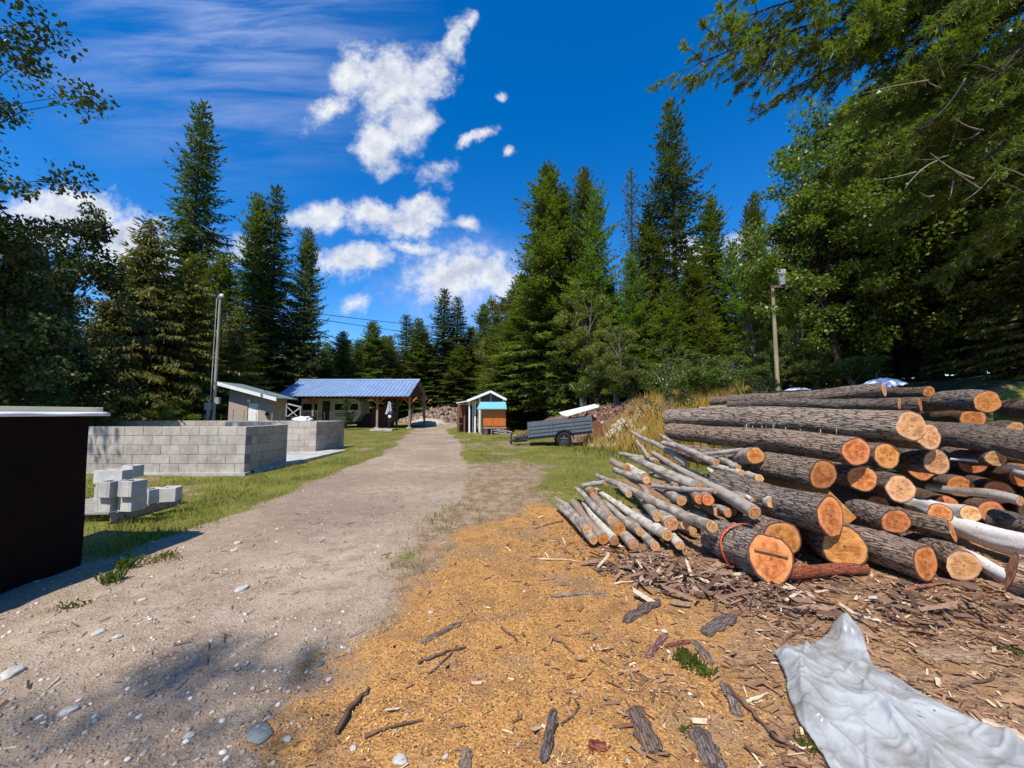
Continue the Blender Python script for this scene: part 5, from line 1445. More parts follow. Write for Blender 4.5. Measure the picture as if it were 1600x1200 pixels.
mb = MB(); mb.tube([(-.10, -.10, 1.2), (-.09, -.09, h1_ - .2), (.05, -.1, h1_ + .05)], .016, 8); mb.build('conduit', mat_plain('conduit', (.5, .5, .48), .5), u1)
mb = MB(); mb.lathe([(0, 0), (.06, 0), (.09, .08), (.05, .16), (0, .17)], 10, (.14, -.1, h1_ - .12)); mb.build('insulator', WHITE, u1)
u2, h2_ = upole(1207, 446, 12.0, .058, POLEW2, 'stout tan utility pole against the trees on the right bank')
mb = MB(); mb.tube([(.20, -.16, h2_ - .05), (.20, -.16, h2_ + .28)], .10, 12); mb.build('transformer', mat_plain('pale_grey_metal', (.36, .37, .38), .4, .3), u2)
for k in range(3):
    mb = MB(); mb.lathe([(0, 0), (.04, 0), (.07, .05), (.04, .09), (.06, .13), (.02, .18), (0, .19)], 10, (.12 + k * .08, -.16, h2_ + .29)); mb.build('insulator', GALVW, u2)
mb = MB(); mb.bar((-.1, -.17, h2_ - .1), (.5, -.17, h2_ - .1), .07, .07); mb.build('bracket', STEEL, u2)
u3, h3_ = upole(766.5, 583, 60, .16, POLEW, 'distant utility pole standing above the little cabin roof')
mb = MB(); mb.bar((-.9, 0, h3_ - .3), (.9, 0, h3_ - .3), .12, .12); mb.build('crossarm', POLEW, u3)
for k in (-1, 0, 1):
    mb = MB(); mb.lathe([(0, 0), (.09, 0), (.14, .15), (.05, .3), (0, .32)], 8, (k * .7, 0, h3_ - .2)); mb.build('insulator', WHITE, u3)
WIRE = mat_plain('black_cable', (.02, .02, .022), .6)
def cable(a, b_, sag, r, label):
    mb = MB(); pts = []
    for k in range(25):
        t_ = k / 24; p = a.lerp(b_, t_); p.z -= sag * 4 * t_ * (1 - t_); pts.append(p - a)
    mb.tube(pts, r, 5, False); o = mb.build('power_line', WIRE); o.location = a
    tag(o, label, 'cable', 'power lines')
top1 = Vector((u1.location.x, 17.5, u1.location.z + h1_))
cable(top1 + Vector((.1, 0, 0)), at(768, 587, 60) + Vector((-.7, 0, .3)), 1.0, .022, 'upper of the cables running from the left utility pole to the far one')
cable(top1 + Vector((.1, 0, -.1)), at(768, 588, 60), 1.4, .022, 'second cable from the top leaving the left utility pole')
for k, (pa, pb, lb) in enumerate([((350, 470), (800, 516), 'third cable crossing the blue sky above the carport'), ((352, 474), (800, 534), 'lowest cable crossing the sky above the carport')]):
    cable(at(*pa, 17.5), at(*pb, 44), .35, .020, lb)
cable(top1 + Vector((.05, 0, -.5)), at(410, 560, 26), .9, .016, 'slack drop wire hanging from the left utility pole to the trees')
cable(Vector((u2.location.x + .3, 12, u2.location.z + h2_ + .5)), at(1330, 470, 11), .8, .015, 'thin wire leaving the tan utility pole to the right')
mb = MB(); a = at(1268, 559, 12.5); b_ = at(1282, 582, 12.3); mb.tube([Vector((0, 0, 0)), b_ - a], .03, 8); gw = mb.build('guy_wire_guard', mat_plain('yellow_plastic', (.75, .6, .10), .5)); gw.location = a
tag(gw, 'short slanting yellow guy wire guard in the bushes on the right', 'guy guard')

# ------------------------------------------------------------------ little cabin, lean-to and orange cupboard
Yk = 27.0
CW = mat_plain('cabin_dark_boards', (0.10, 0.095, 0.085), .8, var=.2)
cA, cE, cF = at(767, 611.5, Yk), at(791.5, 624, Yk), at(731, 626, Yk)
cb = empty('cabin', (at(750, 665, Yk).x, Yk, 0), label='narrow gabled cabin with a white edged roof at the bend of the road', cat='cabin')
lx = lambda px: at(px, 640, Yk).x - cb.location.x
xa, xb_, xm = lx(749), lx(787), lx(767)
zwl = at(749, 619.5, Yk).z; zwr = at(787, 622.5, Yk).z; zap = cA.z - .12
mb = MB(); mb.poly([(xa, 0, 0), (xb_, 0, 0), (xb_, 0, zwr), (xm, 0, zap), (xa, 0, zwl)], (0, .1, 0))
mb.poly([(xa, .102, 0), (xa, 3.4, 0), (xa, 3.4, zwl), (xa, .102, zwl)], (.1, 0, 0)); mb.poly([(xb_, .102, 0), (xb_, 3.4, 0), (xb_, 3.4, zwr), (xb_, .102, zwr)], (-.1, 0, 0))
mb.build('wall', CW, cb)
WROOF = mat_plain('white_metal_roof', (0.72, 0.74, 0.74), .4, .2, .05)
e1 = Vector((lx(791.5), 0, cE.z)); e0 = Vector((lx(731), 0, cF.z)); ap = Vector((xm, 0, cA.z))
mb = MB(); 
for e, s_ in ((e0, 1), (e1, -1)):
    mb.poly([e + Vector((0, -.45, 0)), ap + Vector((-.005 * s_, -.45, 0)), ap + Vector((-.005 * s_, 3.8, 0)), e + Vector((0, 3.8, 0))], (0, 0, -.07))
mb.build('roof', WROOF, cb)
mb = MB()
for e in (e0, e1):
    mb.bar(e + Vector((0, -.48, -.04)), ap + Vector((0, -.48, -.04)), .04, .16)
mb.build('fascia', WHITE, cb)
for px in (749.5, 786.5):
    mb = MB(); mb.box((lx(px), -.03, (zwl) / 2), (.12, .05, zwl - .1)); mb.build('corner_board', WHITE, cb)
mb = MB(); mb.box((xm, -.02, zap - .45), (.04, .03, .7)); mb.build('batten', WHITE, cb)
# open wing on the left
wl = Vector((lx(707.5), 0, at(707, 631, Yk).z))
mb = MB(); mb.poly([wl + Vector((0, 2.4, 0)), e0 + Vector((.5, 2.4, .10)), e0 + Vector((.5, 5.4, .10)), wl + Vector((0, 5.4, 0))], (0, 0, -.09)); mb.poly([wl + Vector((.2, .2, .10)), e0 + Vector((.2, -.1, .05)), e0 + Vector((.2, 2.39, .05)), wl + Vector((.2, 2.39, .06))], (0, 0, -.07)); mb.build('wing_roof', WROOF, cb)
for i, px in enumerate((716, 724, 733, 737.5, 742)):
    mb = MB(); x_ = lx(px); z_ = wl.z + (e0.z - wl.z) * (px - 707) / 24 - .05; mb.box((x_, .2 + (i % 2) * .5, min(z_, e0.z) / 2), (.10, .10, min(z_, e0.z))); mb.build('post', WHITE if i > 1 else mat_wood('brown_post', (.25, .1, .06), (.12, .05, .03)), cb)
mb = MB(); mb.box((lx(724), 2.2, 1.0), (lx(744) - lx(711), .08, 2.0)); mb.build('back_wall', mat_wood('brown_boards', (.20, .09, .05), (.09, .04, .02), axis=2), cb)
mb = MB()
for z_ in (.6, 1.2): mb.box((lx(725), 1.6, z_), (lx(744) - lx(712), .9, .05))
mb.build('shelf', CW, cb)
# cupboard
Yq = 25.0
cq = empty('cupboard', (at(771, 670, Yq).x, Yq, 0), label='orange varnished wooden cupboard under a teal sloping roof before the cabin', cat='cupboard')
qx = lambda px: at(px, 650, Yq).x - cq.location.x
qz = lambda py: at(771, py, Yq).z
OR = mat_wood('orange_varnish', (0.62, 0.19, 0.035), (0.40, 0.09, 0.015), .4, axis=2, scale=.7)
mb = MB(); mb.box(((qx(753) + qx(790.5)) / 2, .5, (qz(638) + qz(667)) / 2), (qx(790.5) - qx(753), .95, qz(638) - qz(667))); mb.build('body', OR, cq, .01)
for a, b_ in ((754, 771.3), (772, 789.5)):
    mb = MB(); mb.box(((qx(a) + qx(b_)) / 2, .008, (qz(641) + qz(665.5)) / 2), (qx(b_) - qx(a) - .03, .03, qz(641) - qz(665.5))); mb.build('door', OR, cq, .006)
mb = MB(); mb.poly([(qx(746), -.35, qz(639.5)), (qx(792), -.35, qz(639.5)), (qx(789.5), 1.05, qz(628.5)), (qx(748), 1.05, qz(628.5))], (0, 0, .05)); mb.build('roof', mat_plain('teal_metal', (0.20, 0.52, 0.55), .4, .1, .05), cq)
mb = MB(); mb.box(((qx(753) + qx(790)) / 2, .45, qz(668) - .02), (qx(790) - qx(753) + .1, 1.0, .09)); mb.build('base_frame', GREYT, cq)
for px, y_ in ((754, .1), (789, .1), (754, .85), (789, .85)):
    mb = MB(); mb.box((qx(px), y_, qz(668) / 2 - .03), (.08, .08, qz(668) - .06 + .02)); mb.build('leg', GREYT, cq)
mb = MB(); mb.box((qx(751), -.30, (qz(638)) / 2 - .02), (.07, .07, qz(638) - .02)); mb.build('post', mat_plain('pale_post', (.5, .5, .46), .6), cq)
# sawhorse-like branch rack between cupboard and trailer
rk = empty('timber_rack', at(785, 676, 21), label='low rough rack of thin branches between the cupboard and the trailer', cat='rack'); rk.location.z = 0
rr0 = rk.location
for a, b_ in [((770, 672, 21), (800, 678, 21)), ((768, 680, 21), (768, 671, 21)), ((797, 684, 20.5), (797, 676, 20.5)), ((772, 676, 21), (808, 681, 20)), ((776, 671, 21.5), (800, 675, 21))]:
    mb = MB(); A = at(*a); B = at(*b_); A.z = max(A.z, .03); B.z = max(B.z, .03); mb.tube([A - rr0, B - rr0], .035, 6); mb.build('branch', GREYT, rk)

# ------------------------------------------------------------------ utility trailer
Yt = 16.2
tr = empty('utility_trailer', at(875, 690, Yt), label='grey ribbed utility trailer tipped onto its tongue on the right of the road', cat='trailer')
tr.location.z = ground_z(tr.location.x, Yt)
t0 = tr.location.copy()
GALV = mat_plain('grey_painted_steel', (0.17, 0.185, 0.20), .45, .4, .12, 3); GALD = mat_plain('dark_steel', (.05, .05, .055), .6, .2)
TL = lambda px, py, Y=Yt: at(px, py, Y) - t0
ang = math.atan2(at(926, 651, Yt).z - at(826, 660, Yt).z, at(926, 651, Yt).x - at(826, 660, Yt).x)
A = TL(826, 684); Bq = TL(926, 673.5); Ttl = TL(826, 661); Ttr = TL(925, 650.5)
def panel(a, b_, c_, d_, y_, th, name, mat, par):
    mb = MB(); mb.poly([a + Vector((0, y_, 0)), b_ + Vector((0, y_, 0)), c_ + Vector((0, y_, 0)), d_ + Vector((0, y_, 0))], (0, th, 0)); return mb.build(name, mat, par)
Dt = 1.5
s1_ = panel(A, Bq, Ttr, Ttl, 0, .04, 'side_panel', GALV, tr)
s2_ = panel(A, Bq, Ttr, Ttl, Dt, .04, 'side_panel', GALV, tr)
for f0_ in (.04, .28, .52, .76):
    mb = MB()
    a = A.lerp(Ttl, f0_ + .02); b_ = Bq.lerp(Ttr, f0_ + .02); mb.bar(a + Vector((0, -.014, 0)), b_ + Vector((0, -.014, 0)), .026, .035); mb.build('rib', GALV, s1_)
for f0_ in (0.004, .36, .70, .985):
    mb = MB(); a = A.lerp(Bq, f0_); b_ = Ttl.lerp(Ttr, f0_); mb.bar(a + Vector((0, -.025, 0)), b_ + Vector((0, -.025, 0)), .05, .045); mb.build('stake', GALV, s1_)
mb = MB(); mb.bar(A + Vector((.02, .045, .0)), A + Vector((.02, Dt - .005, .0)), .04, .04); mb.poly([A + Vector((0, .045, 0)), A + Vector((0, Dt - .005, 0)), Ttl + Vector((0, Dt - .005, 0)), Ttl + Vector((0, .045, 0))], (.04, 0, 0)); mb.build('front_panel', GALV, tr)
mb = MB(); mb.poly([A + Vector((.045, .045, .05)), Bq + Vector((0, .045, .05)), Bq + Vector((0, Dt - .005, .05)), A + Vector((.045, Dt - .005, .05))], (0, 0, -.04)); mb.build('floor', GALD, tr)
mb = MB(); mb.bar(A + Vector((0, .05, -.05)), Bq + Vector((0, .05, -.05)), .07, .09); mb.bar(A + Vector((0, Dt - .1, -.05)), Bq + Vector((0, Dt - .1, -.05)), .07, .09); mb.build('frame', GALD, tr)
tip = TL(797, 690, Yt + Dt / 2)
mb = MB(); mb.bar(A + Vector((0, .1, -.04)), tip, .07, .08); mb.bar(A + Vector((0, Dt - .1, -.04)), tip, .07, .08); mb.build('drawbar', GALD, tr)
mb = MB(); j0 = TL(799, 677, Yt + Dt / 2); mb.tube([j0, TL(799, 697, Yt + Dt / 2)], .035, 8); mb.tube([j0, j0 + Vector((-.22, 0, .03))], .015, 6); mb.lathe([(0, 0), (.1, 0), (.1, .02), (0, .03)], 12, TL(799, 698, Yt + Dt / 2)); mb.build('jack', GALD, tr)
mb = MB(); mb.box(TL(813.5, 686, Yt + .55), (.56, .45, .22), Matrix.Rotation(-ang, 3, 'Y')); mb.build('battery_box', BLK, tr, .03)
def wheel(px, py, Y, parent):
    c = TL(px, py, Y); R = .325
    mb = MB(); prof = [(.19, -.09), (.29, -.10), (R, -.07), (R, .07), (.29, .10), (.19, .09)]
    vs = []; K = 32
    for r_, y_ in prof:
        for k in range(K): a = 2 * math.pi * k / K; vs.append(c + Vector((r_ * math.cos(a), y_, r_ * math.sin(a))))
    mb.add(vs, [(i * K + k, i * K + (k + 1) % K, (i + 1) * K + (k + 1) % K, (i + 1) * K + k) for i in range(5) for k in range(K)], True)
    ty = mb.build('wheel', TYRE, parent)
    mb = MB(); mb.tube([c + Vector((0, -.055, 0)), c + Vector((0, .05, 0))], .19, 24)
    mb.tube([c + Vector((0, -.08, 0)), c + Vector((0, -.05, 0))], .045, 12)
    mb.build('rim', GALD, ty)
    mb = MB()
    for k in range(5):
        a = k * 2 * math.pi / 5 + .3; mb.bar(c + Vector((.04 * math.cos(a), -.068, .04 * math.sin(a))), c + Vector((.175 * math.cos(a), -.066, .175 * math.sin(a))), .045, .02)
    mb.build('spokes', mat_plain('alloy', (.30, .31, .32), .4, .5), ty)
wheel(881, 686.5, Yt - .08, tr); wheel(877.5, 686, Yt + Dt + .12, tr)
mb = MB(); c = TL(881, 686.5, Yt)
pts = [c + Vector((r_ * math.cos(a), 0, r_ * math.sin(a))) for r_ in (.42,) for a in [k * math.pi / 6 for k in range(7)]]
for i in range(6): mb.bar(pts[i] + Vector((0, -.1, 0)), pts[i + 1] + Vector((0, -.1, 0)), .26, .02)
mb.build('fender', GALD, tr)
# load: white board and rusty sheet
wb = empty('white_board', at(907, 645, Yt + .7), label='white painted board sloping up out of the trailer', cat='board')
w0_ = wb.location
mb = MB(); mb.poly([at(877, 648, Yt + .2) - w0_, at(885, 651, Yt + .2) - w0_, at(936, 636, Yt + .3) - w0_, at(936, 634, Yt + .9) - w0_], (0, .9, .10)); mb.build('board', WHITE, wb, .01)
mb = MB(); mb.bar(at(886, 657, Yt + .5) - w0_, at(892, 650, Yt + .5) - w0_, .06, .06); mb.bar(at(915, 651, Yt + .5) - w0_, at(917, 643, Yt + .5) - w0_, .06, .06); mb.build('support', GALD, wb)
mb = MB(); o0 = at(938, 668, Yt + .6)
mb.poly([at(921, 652, Yt + .6) - o0, at(926, 648, Yt + .6) - o0, at(941, 664, Yt + .6) - o0, at(941, 678, Yt + .6) - o0, at(936, 681, Yt + .6) - o0, at(926, 668, Yt + .6) - o0], (0, .05, 0))
rs_ = mb.build('rusty_sheet', mat_plain('rust', (0.24, 0.09, 0.05), .85, var=.3, bmp=.4)); rs_.location = o0
tag(rs_, 'rusty brown sheet leaning at the back end of the trailer', 'metal sheet')

# ------------------------------------------------------------------ rubble: white rocks, dark heap behind, far mound
def rubble(name, pts, s0, s1, mat, label, cat):
    x = np.array([p[0] for p in pts]); y = np.array([p[1] for p in pts]); zo = np.array([p[2] for p in pts])
    n = len(x); ico = np.array([(0, 0, 1), (.9, 0, .25), (.28, .85, .3), (-.73, .53, .25), (-.73, -.53, .3), (.28, -.85, .25), (.7, .5, -.5), (-.3, .8, -.5), (-.9, 0, -.5), (-.3, -.8, -.5), (.7, -.5, -.5)])
    fi = [(0, 1, 2), (0, 2, 3), (0, 3, 4), (0, 4, 5), (0, 5, 1), (1, 6, 2), (2, 6, 7), (2, 7, 3), (3, 7, 8), (3, 8, 4), (4, 8, 9), (4, 9, 5), (5, 9, 10), (5, 10, 1), (1, 10, 6)]
    S = s0 + (s1 - s0) * RG.random(n) ** 2.5
    v = ico[None] * (1 + RG.uniform(-.35, .35, (n, 11, 1))) * RG.uniform(.6, 1.4, (n, 1, 3)) * S[:, None, None] / 2
    a = RG.uniform(0, 6.28, n); ca, sa = np.cos(a)[:, None], np.sin(a)[:, None]
    X = v[..., 0] * ca - v[..., 1] * sa + x[:, None]; Y = v[..., 0] * sa + v[..., 1] * ca + y[:, None]; Z = v[..., 2] + (hgt(x, y) + zo)[:, None]
    f = (np.array(fi)[None] + (np.arange(n) * 11)[:, None, None]).reshape(-1, 3)
    return tag(link(name, np_mesh(name, np.stack([X, Y, Z], 2).reshape(-1, 3), f, False, mat)), label, cat, kind='stuff')
def mound_pts(n, cx_, cy_, rx, ry, h):
    out_ = []
    for k in range(n):
        r_ = math.sqrt(rg.random()); a = rg.uniform(0, 6.28); out_.append((cx_ + rx * r_ * math.cos(a), cy_ + ry * r_ * math.sin(a), h * (1 - r_) ** .8 * rg.uniform(.5, 1)))
    return out_
cW = at(965, 672, 17.5)
rubble('white_rubble', mound_pts(1700, cW.x - .25, 16.6, 1.35, 1.0, .35), .04, .22, mat_chip('white_rock', (.36, .32, .24), (.66, .60, .47), (.25, .2, .14), .15), 'heap of crumbled white rock right behind the trailer', 'rock heap')
pts = []
for k in range(1500):
    t_ = rg.random(); p = at(800 + 200 * t_, 650, 24 - 6.5 * t_); d_ = rg.uniform(-.6, 1.6)
    pts.append((p.x + .6 + d_ * .8, p.y + d_ * 1.2, rg.uniform(0, .12)))
rubble('root_debris', pts, .04, .24, mat_chip('root_debris', (.07, .036, .024), (.24, .135, .085), (.5, .4, .3), .08), 'roots and clods strewn over the cut earth bank behind the trailer', 'debris')
rubble('debris_heap', mound_pts(2600, -8.3, 48.5, 6.0, 4, .5), .10, .6, mat_chip('debris_mix', (.17, .11, .075), (.38, .29, .22), (.10, .06, .05), .25), 'mound of broken wood and stones at the far end of the road', 'debris heap')
mb = MB(); gv = at(668, 655, 43)
bm = bmesh.new(); bmesh.ops.create_icosphere(bm, subdivisions=4, radius=1)
for v in bm.verts: v.co = Vector((v.co.x * 2.3, v.co.y * 1.6, max(v.co.z, -.2) * .85)) * (1 + .12 * noise.noise(v.co * 2.5))
me = bpy.data.meshes.new('gravel_heap'); bm.to_mesh(me); bm.free(); me.polygons.foreach_set('use_smooth', [True] * len(me.polygons)); me.materials.append(mat_plain('pale_gravel', (.48, .41, .31), .95, var=.1, bmp=.6))
o = link('gravel_heap', me); o.location = (gv.x, 43.5, -.1); tag(o, 'low pale gravel heap seen through the right of the carport', 'gravel heap', kind='stuff')
# white tarp heap behind the logs
bm = bmesh.new(); bmesh.ops.create_grid(bm, x_segments=70, y_segments=40, size=.5)
for v in bm.verts:
    x_, y_ = v.co.x, v.co.y
    e = max(0, 1 - (2 * abs(x_)) ** 2) * max(0, 1 - (2 * abs(y_)) ** 2)
    v.co = Vector((x_ * 1.3 * (1 + .2 * noise.noise(Vector((y_ * 4, 0, 3)))), y_ * .9 * (1 + .25 * noise.noise(Vector((x_ * 4, 2, 0)))), .34 * e ** .6 * (1.0 + .8 * x_) + .12 * abs(noise.noise(Vector((x_ * 5, y_ * 5, 0)))) + .05 * abs(noise.noise(Vector((x_ * 12, y_ * 12, 4))))))
me = bpy.data.meshes.new('white_tarp'); bm.to_mesh(me); bm.free(); me.materials.append(mat_plain('white_tarp', (.78, .80, .84), .5, var=.04))
o = link('white_tarp', me); m = o.modifiers.new('t', 'SOLIDIFY'); m.thickness = .004
o.location = at(1372, 606, 7.6); o.scale = (.62, .6, .42); o.rotation_euler = (0, rad(-8), rad(15)); tag(o, 'crumpled white tarp heaped behind the top logs', 'tarp')
o2 = o.copy(); COL.objects.link(o2); o2.location = at(1245, 611, 8.8); o2.scale = (.5, .5, .2); o2.rotation_euler = (0, 0, 1); o2['label'] = 'small flat scraps of white plastic in the weeds left of the white tarp'
# ------------------------------------------------------------------ trees
def sprays_to_mesh(name, P, D, Ln, Wd, U, mat, sag=0.0):
    P = np.array(P); D = np.array(D); Ln = np.array(Ln)[:, None]; Wd = np.array(Wd)[:, None]; U = np.array(U)
    D = D / np.linalg.norm(D, axis=1)[:, None]
    S = np.cross(D, U); S /= (np.linalg.norm(S, axis=1)[:, None] + 1e-6)
    Nn = np.cross(S, D)
    v = np.stack([P, P + D * Ln * .45 + S * Wd / 2 - Nn * Wd * .15, P + D * Ln + np.array([0, 0, -1.0]) * Ln * sag, P + D * Ln * .45 - S * Wd / 2 - Nn * Wd * .15], 1).reshape(-1, 3)
    f = np.arange(len(v)).reshape(-1, 4)
    return np_mesh(name, v, f, False, mat)
def trunk_mesh(H, r, rg, mat, lean=.0, dead=0, deadlen=1.0, z1=.5):
    mb = MB(); n = 14; pts = []; 
    ox = rg.uniform(0, 9)
    for i in range(n + 1):
        t_ = i / n; pts.append(Vector((lean * t_ + .12 * math.sin(t_ * 4 + ox) * t_, .10 * math.sin(t_ * 3.3 + ox * 2) * t_, H * t_ - .3 * (1 - t_))))
    mb.tube(pts, [r * (1 - .95 * i / n) * (1.35 if i == 0 else 1) + .01 for i in range(n + 1)], 9, False)
    for k in range(dead):
        t_ = rg.uniform(.06, z1); i = t_ * n; p = pts[int(i)].lerp(pts[min(int(i) + 1, n)], i % 1); a = rg.uniform(0, 6.28); L = deadlen * rg.uniform(.3, 1)
        mb.tube([p, p + Vector((math.cos(a) * L * .5, math.sin(a) * L * .5, L * .05)), p + Vector((math.cos(a) * L, math.sin(a) * L, -L * .15))], [.022, .014, .005], 4, False)
    me = bpy.data.meshes.new('trunk'); me.from_pydata(mb.v, [], mb.f); me.polygons.foreach_set('use_smooth', mb.sm); me.materials.append(mat); return me
def conifer(seed, H, R, nb, mat, zb=.06, e0=-12, e1=40, droop=.25, up=.12, st=.16, sl=(.16, .32), sw=.05, hang=0.0, shape=.8, thin=1.0, rag=.35, tuft=1, dead=24, bark=None):
    rg = random.Random(seed); P = []; D = []; Ln = []; Wd = []; U = []
    wood = MB()
    for i in range(nb):
        t_ = ((i + rg.random()) / nb) ** .92
        z = H * (zb + (1 - zb) * t_)
        env = (1 - t_) ** shape
        if t_ < .12: env *= .75 + 2 * t_
        az0 = i * 2.39996
        env *= .72 + .75 * max(-.4, noise.noise(Vector((math.cos(az0) * 1.1 + seed, math.sin(az0) * 1.1, z * .55)))) + .12
        L = R * env * rg.uniform(1 - rag, 1.08) + .12
        if rg.random() < .06: L *= 1.2
        az = i * 2.39996 + rg.uniform(-.4, .4)
        e = rad(e0 + (e1 - e0) * t_ ** 1.3 + rg.uniform(-9, 9))
        ca, sa = math.cos(az), math.sin(az)
        n = max(2, int(L / st))
        lat = Vector((-sa, ca, 0))
        for k in range(n + 1):
            s = .10 + .90 * k / n
            if rg.random() > thin * (.55 + .6 * s): continue
            r_ = L * s * math.cos(e); dz = L * (s * math.sin(e) - droop * s * s + up * s ** 3)
            base = Vector((r_ * ca, r_ * sa, z + dz))
            fd = Vector((ca * math.cos(e), sa * math.cos(e), math.sin(e) - 2 * droop * s + 3 * up * s * s)).normalized()
            if k == n:
                for q in range(3): P.append(base); D.append(fd + Vector((rg.uniform(-.3, .3), rg.uniform(-.3, .3), rg.uniform(-.1, .3)))); Ln.append(sl[1] * rg.uniform(.7, 1.1)); Wd.append(sw); U.append((rg.uniform(-.4, .4), rg.uniform(-.4, .4), 1))
                continue
            for sd_ in (-1, 1):
                tl = min(.75, (.42 * L * (1 - s) + .10)) * rg.uniform(.6, 1.1)
                m_ = max(1, int(tl / (st * .8)))
                td = (fd * .75 + lat * sd_ * rg.uniform(.6, 1.1) + Vector((0, 0, rg.uniform(-.25, .12)))).normalized()
                for q in range(m_ * tuft):
                    p = base + td * tl * (q / (m_ * tuft)) * rg.uniform(.8, 1.1)
                    dd = td + Vector((rg.uniform(-.55, .55), rg.uniform(-.55, .55), rg.uniform(-.45, .25) - hang * rg.uniform(.6, 1.6)))
                    P.append(p); D.append(dd); Ln.append(rg.uniform(*sl)); Wd.append(sw * rg.uniform(.7, 1.4)); U.append((rg.uniform(-.7, .7), rg.uniform(-.7, .7), 1))
        if L > .5 and i % 2 == 0:
            wood.tube([Vector((0, 0, z)), Vector((L * .5 * ca * math.cos(e), L * .5 * sa * math.cos(e), z + L * (.5 * math.sin(e) - droop * .25))), Vector((L * .9 * ca * math.cos(e), L * .9 * sa * math.cos(e), z + L * (.9 * math.sin(e) - droop * .81 + up * .7)))], [.014 + .012 * L, .01 + .006 * L, .006], 4, False)
    for q in range(26):
        P.append(Vector((0, 0, H * (.955 + .045 * rg.random())))); D.append((rg.uniform(-.5, .5), rg.uniform(-.5, .5), 1)); Ln.append(sl[1] * .8); Wd.append(sw * .8); U.append((1, rg.uniform(-1, 1), 0))
    fol = sprays_to_mesh('crown', [tuple(p) for p in P], [tuple(d) for d in D], Ln, Wd, U, mat)
    tm = trunk_mesh(H * .99, .016 * H * .8 + .03, rg, bark or TRUNK, 0, dead, R * .7, .45)
    bw = bpy.data.meshes.new('branches'); bw.from_pydata(wood.v, [], wood.f); bw.materials.append(bark or TRUNK)
    return (tm, fol, bw, H)
def broadleaf(seed, H, R, mat, nclus=70, per=190, leaf=(.07, .12), zb=.25, cl=.42, bark=None, ell=(1, 1), stems=1, shape='round', aspect=.62):
    rg = random.Random(seed); nr = np.random.default_rng(seed)
    wood = MB(); P = []; D = []; Ln = []; Wd = []; U = []
    tops = []
    for s in range(stems):
        a = rg.uniform(0, 6.28); l_ = (0 if stems == 1 else rg.uniform(.25, .6) * R)
        tops.append(Vector((l_ * math.cos(a), l_ * math.sin(a), H * .93 * rg.uniform(.85, 1))))
    def stem_pt(s, t_):
        T_ = tops[s]; return Vector((T_.x * t_ ** 1.4 + .08 * R * math.sin(t_ * 6 + s * 2), T_.y * t_ ** 1.4 + .08 * R * math.cos(t_ * 5 + s), T_.z * t_))
    for s in range(stems):
        n = 12
        wood.tube([stem_pt(s, i / n) - Vector((0, 0, .2 if i == 0 else 0)) for i in range(n + 1)], [(.014 * H + .01) * (1 - .88 * i / n) / (1 if stems == 1 else 1.5) for i in range(n + 1)], 7, False)
    cs = []
    while len(cs) < nclus:
        u = Vector((rg.gauss(0, 1), rg.gauss(0, 1), rg.gauss(0, 1))).normalized() * rg.random() ** .38
        zc = zb + (1 - zb) * (.5 + .5 * u.z)
        w_ = {'round': 1, 'cone': 1.25 - zc * .9, 'column': .8}[shape]
        c = Vector((u.x * R * ell[0] * w_, u.y * R * ell[1] * w_, H * zc))
        if noise.noise(c * .5 + Vector((seed, 0, 0))) < -.28: continue
        cs.append(c)
    for c in cs:
        s = rg.randrange(stems); t_ = max(.12, min(.97, (c.z / tops[s].z) * rg.uniform(.6, .85)))
        b_ = stem_pt(s, t_); mid_ = b_.lerp(c, .55) + Vector((0, 0, .10 * (c - b_).length))
        wood.tube([b_, mid_, c], [.008 + .006 * (c - b_).length, .007, .003], 4, False)
        n = int(per * rg.uniform(.6, 1.3)); rr = cl * rg.uniform(.7, 1.35)
        g = nr.normal(0, 1, (n, 3)); g /= np.linalg.norm(g, axis=1)[:, None]; g *= (nr.random((n, 1)) ** .45) * rr; g[:, 2] *= .62
        P.append(np.array(c) + g)
        dd = nr.normal(0, .8, (n, 3)) + g / rr * .8; dd[:, 2] -= .35; D.append(dd)
        Ln.append(nr.uniform(leaf[0], leaf[1], n)); Wd.append(Ln[-1] * nr.uniform(aspect * .8, aspect * 1.2, n)); uu = nr.normal(0, .6, (n, 3)); uu[:, 2] += 1; U.append(uu)
    fol = sprays_to_mesh('crown', np.concatenate(P), np.concatenate(D), np.concatenate(Ln), np.concatenate(Wd), np.concatenate(U), mat)
    tm = bpy.data.meshes.new('trunk'); tm.from_pydata(wood.v, [], wood.f); tm.polygons.foreach_set('use_smooth', wood.sm); tm.materials.append(bark or TRUNK)
    return (tm, fol, None, H)
F_FIR = mat_leaf('fir_needles', (0.056, 0.076, 0.013), (0.205, 0.230, 0.036), .55, .30)
F_SPR = mat_leaf('spruce_needles', (0.036, 0.060, 0.018), (0.135, 0.170, 0.045), .55, .28)
F_CED = mat_leaf('cedar_sprays', (0.060, 0.072, 0.009), (0.25, 0.235, 0.028), .55, .35)
F_PIN = mat_leaf('pine_needles', (0.066, 0.100, 0.015), (0.215, 0.275, 0.040), .5, .35)
F_GRY = mat_leaf('greyish_needles', (0.075, 0.10, 0.055), (0.18, 0.21, 0.115), .55, .3)
F_MAP = mat_leaf('maple_leaves', (0.060, 0.090, 0.012), (0.215, 0.26, 0.034), .38, .40, spec=.5)
F_ALD = mat_leaf('alder_leaves', (0.050, 0.085, 0.017), (0.19, 0.235, 0.042), .35, .40, spec=.5)
F_YEL = mat_leaf('birch_leaves', (0.09, 0.12, 0.02), (0.27, 0.28, 0.055), .4, .4, spec=.4)
F_DRK = mat_leaf('dark_leaves', (0.020, 0.034, 0.008), (0.075, 0.10, 0.018), .45, .25, spec=.4)
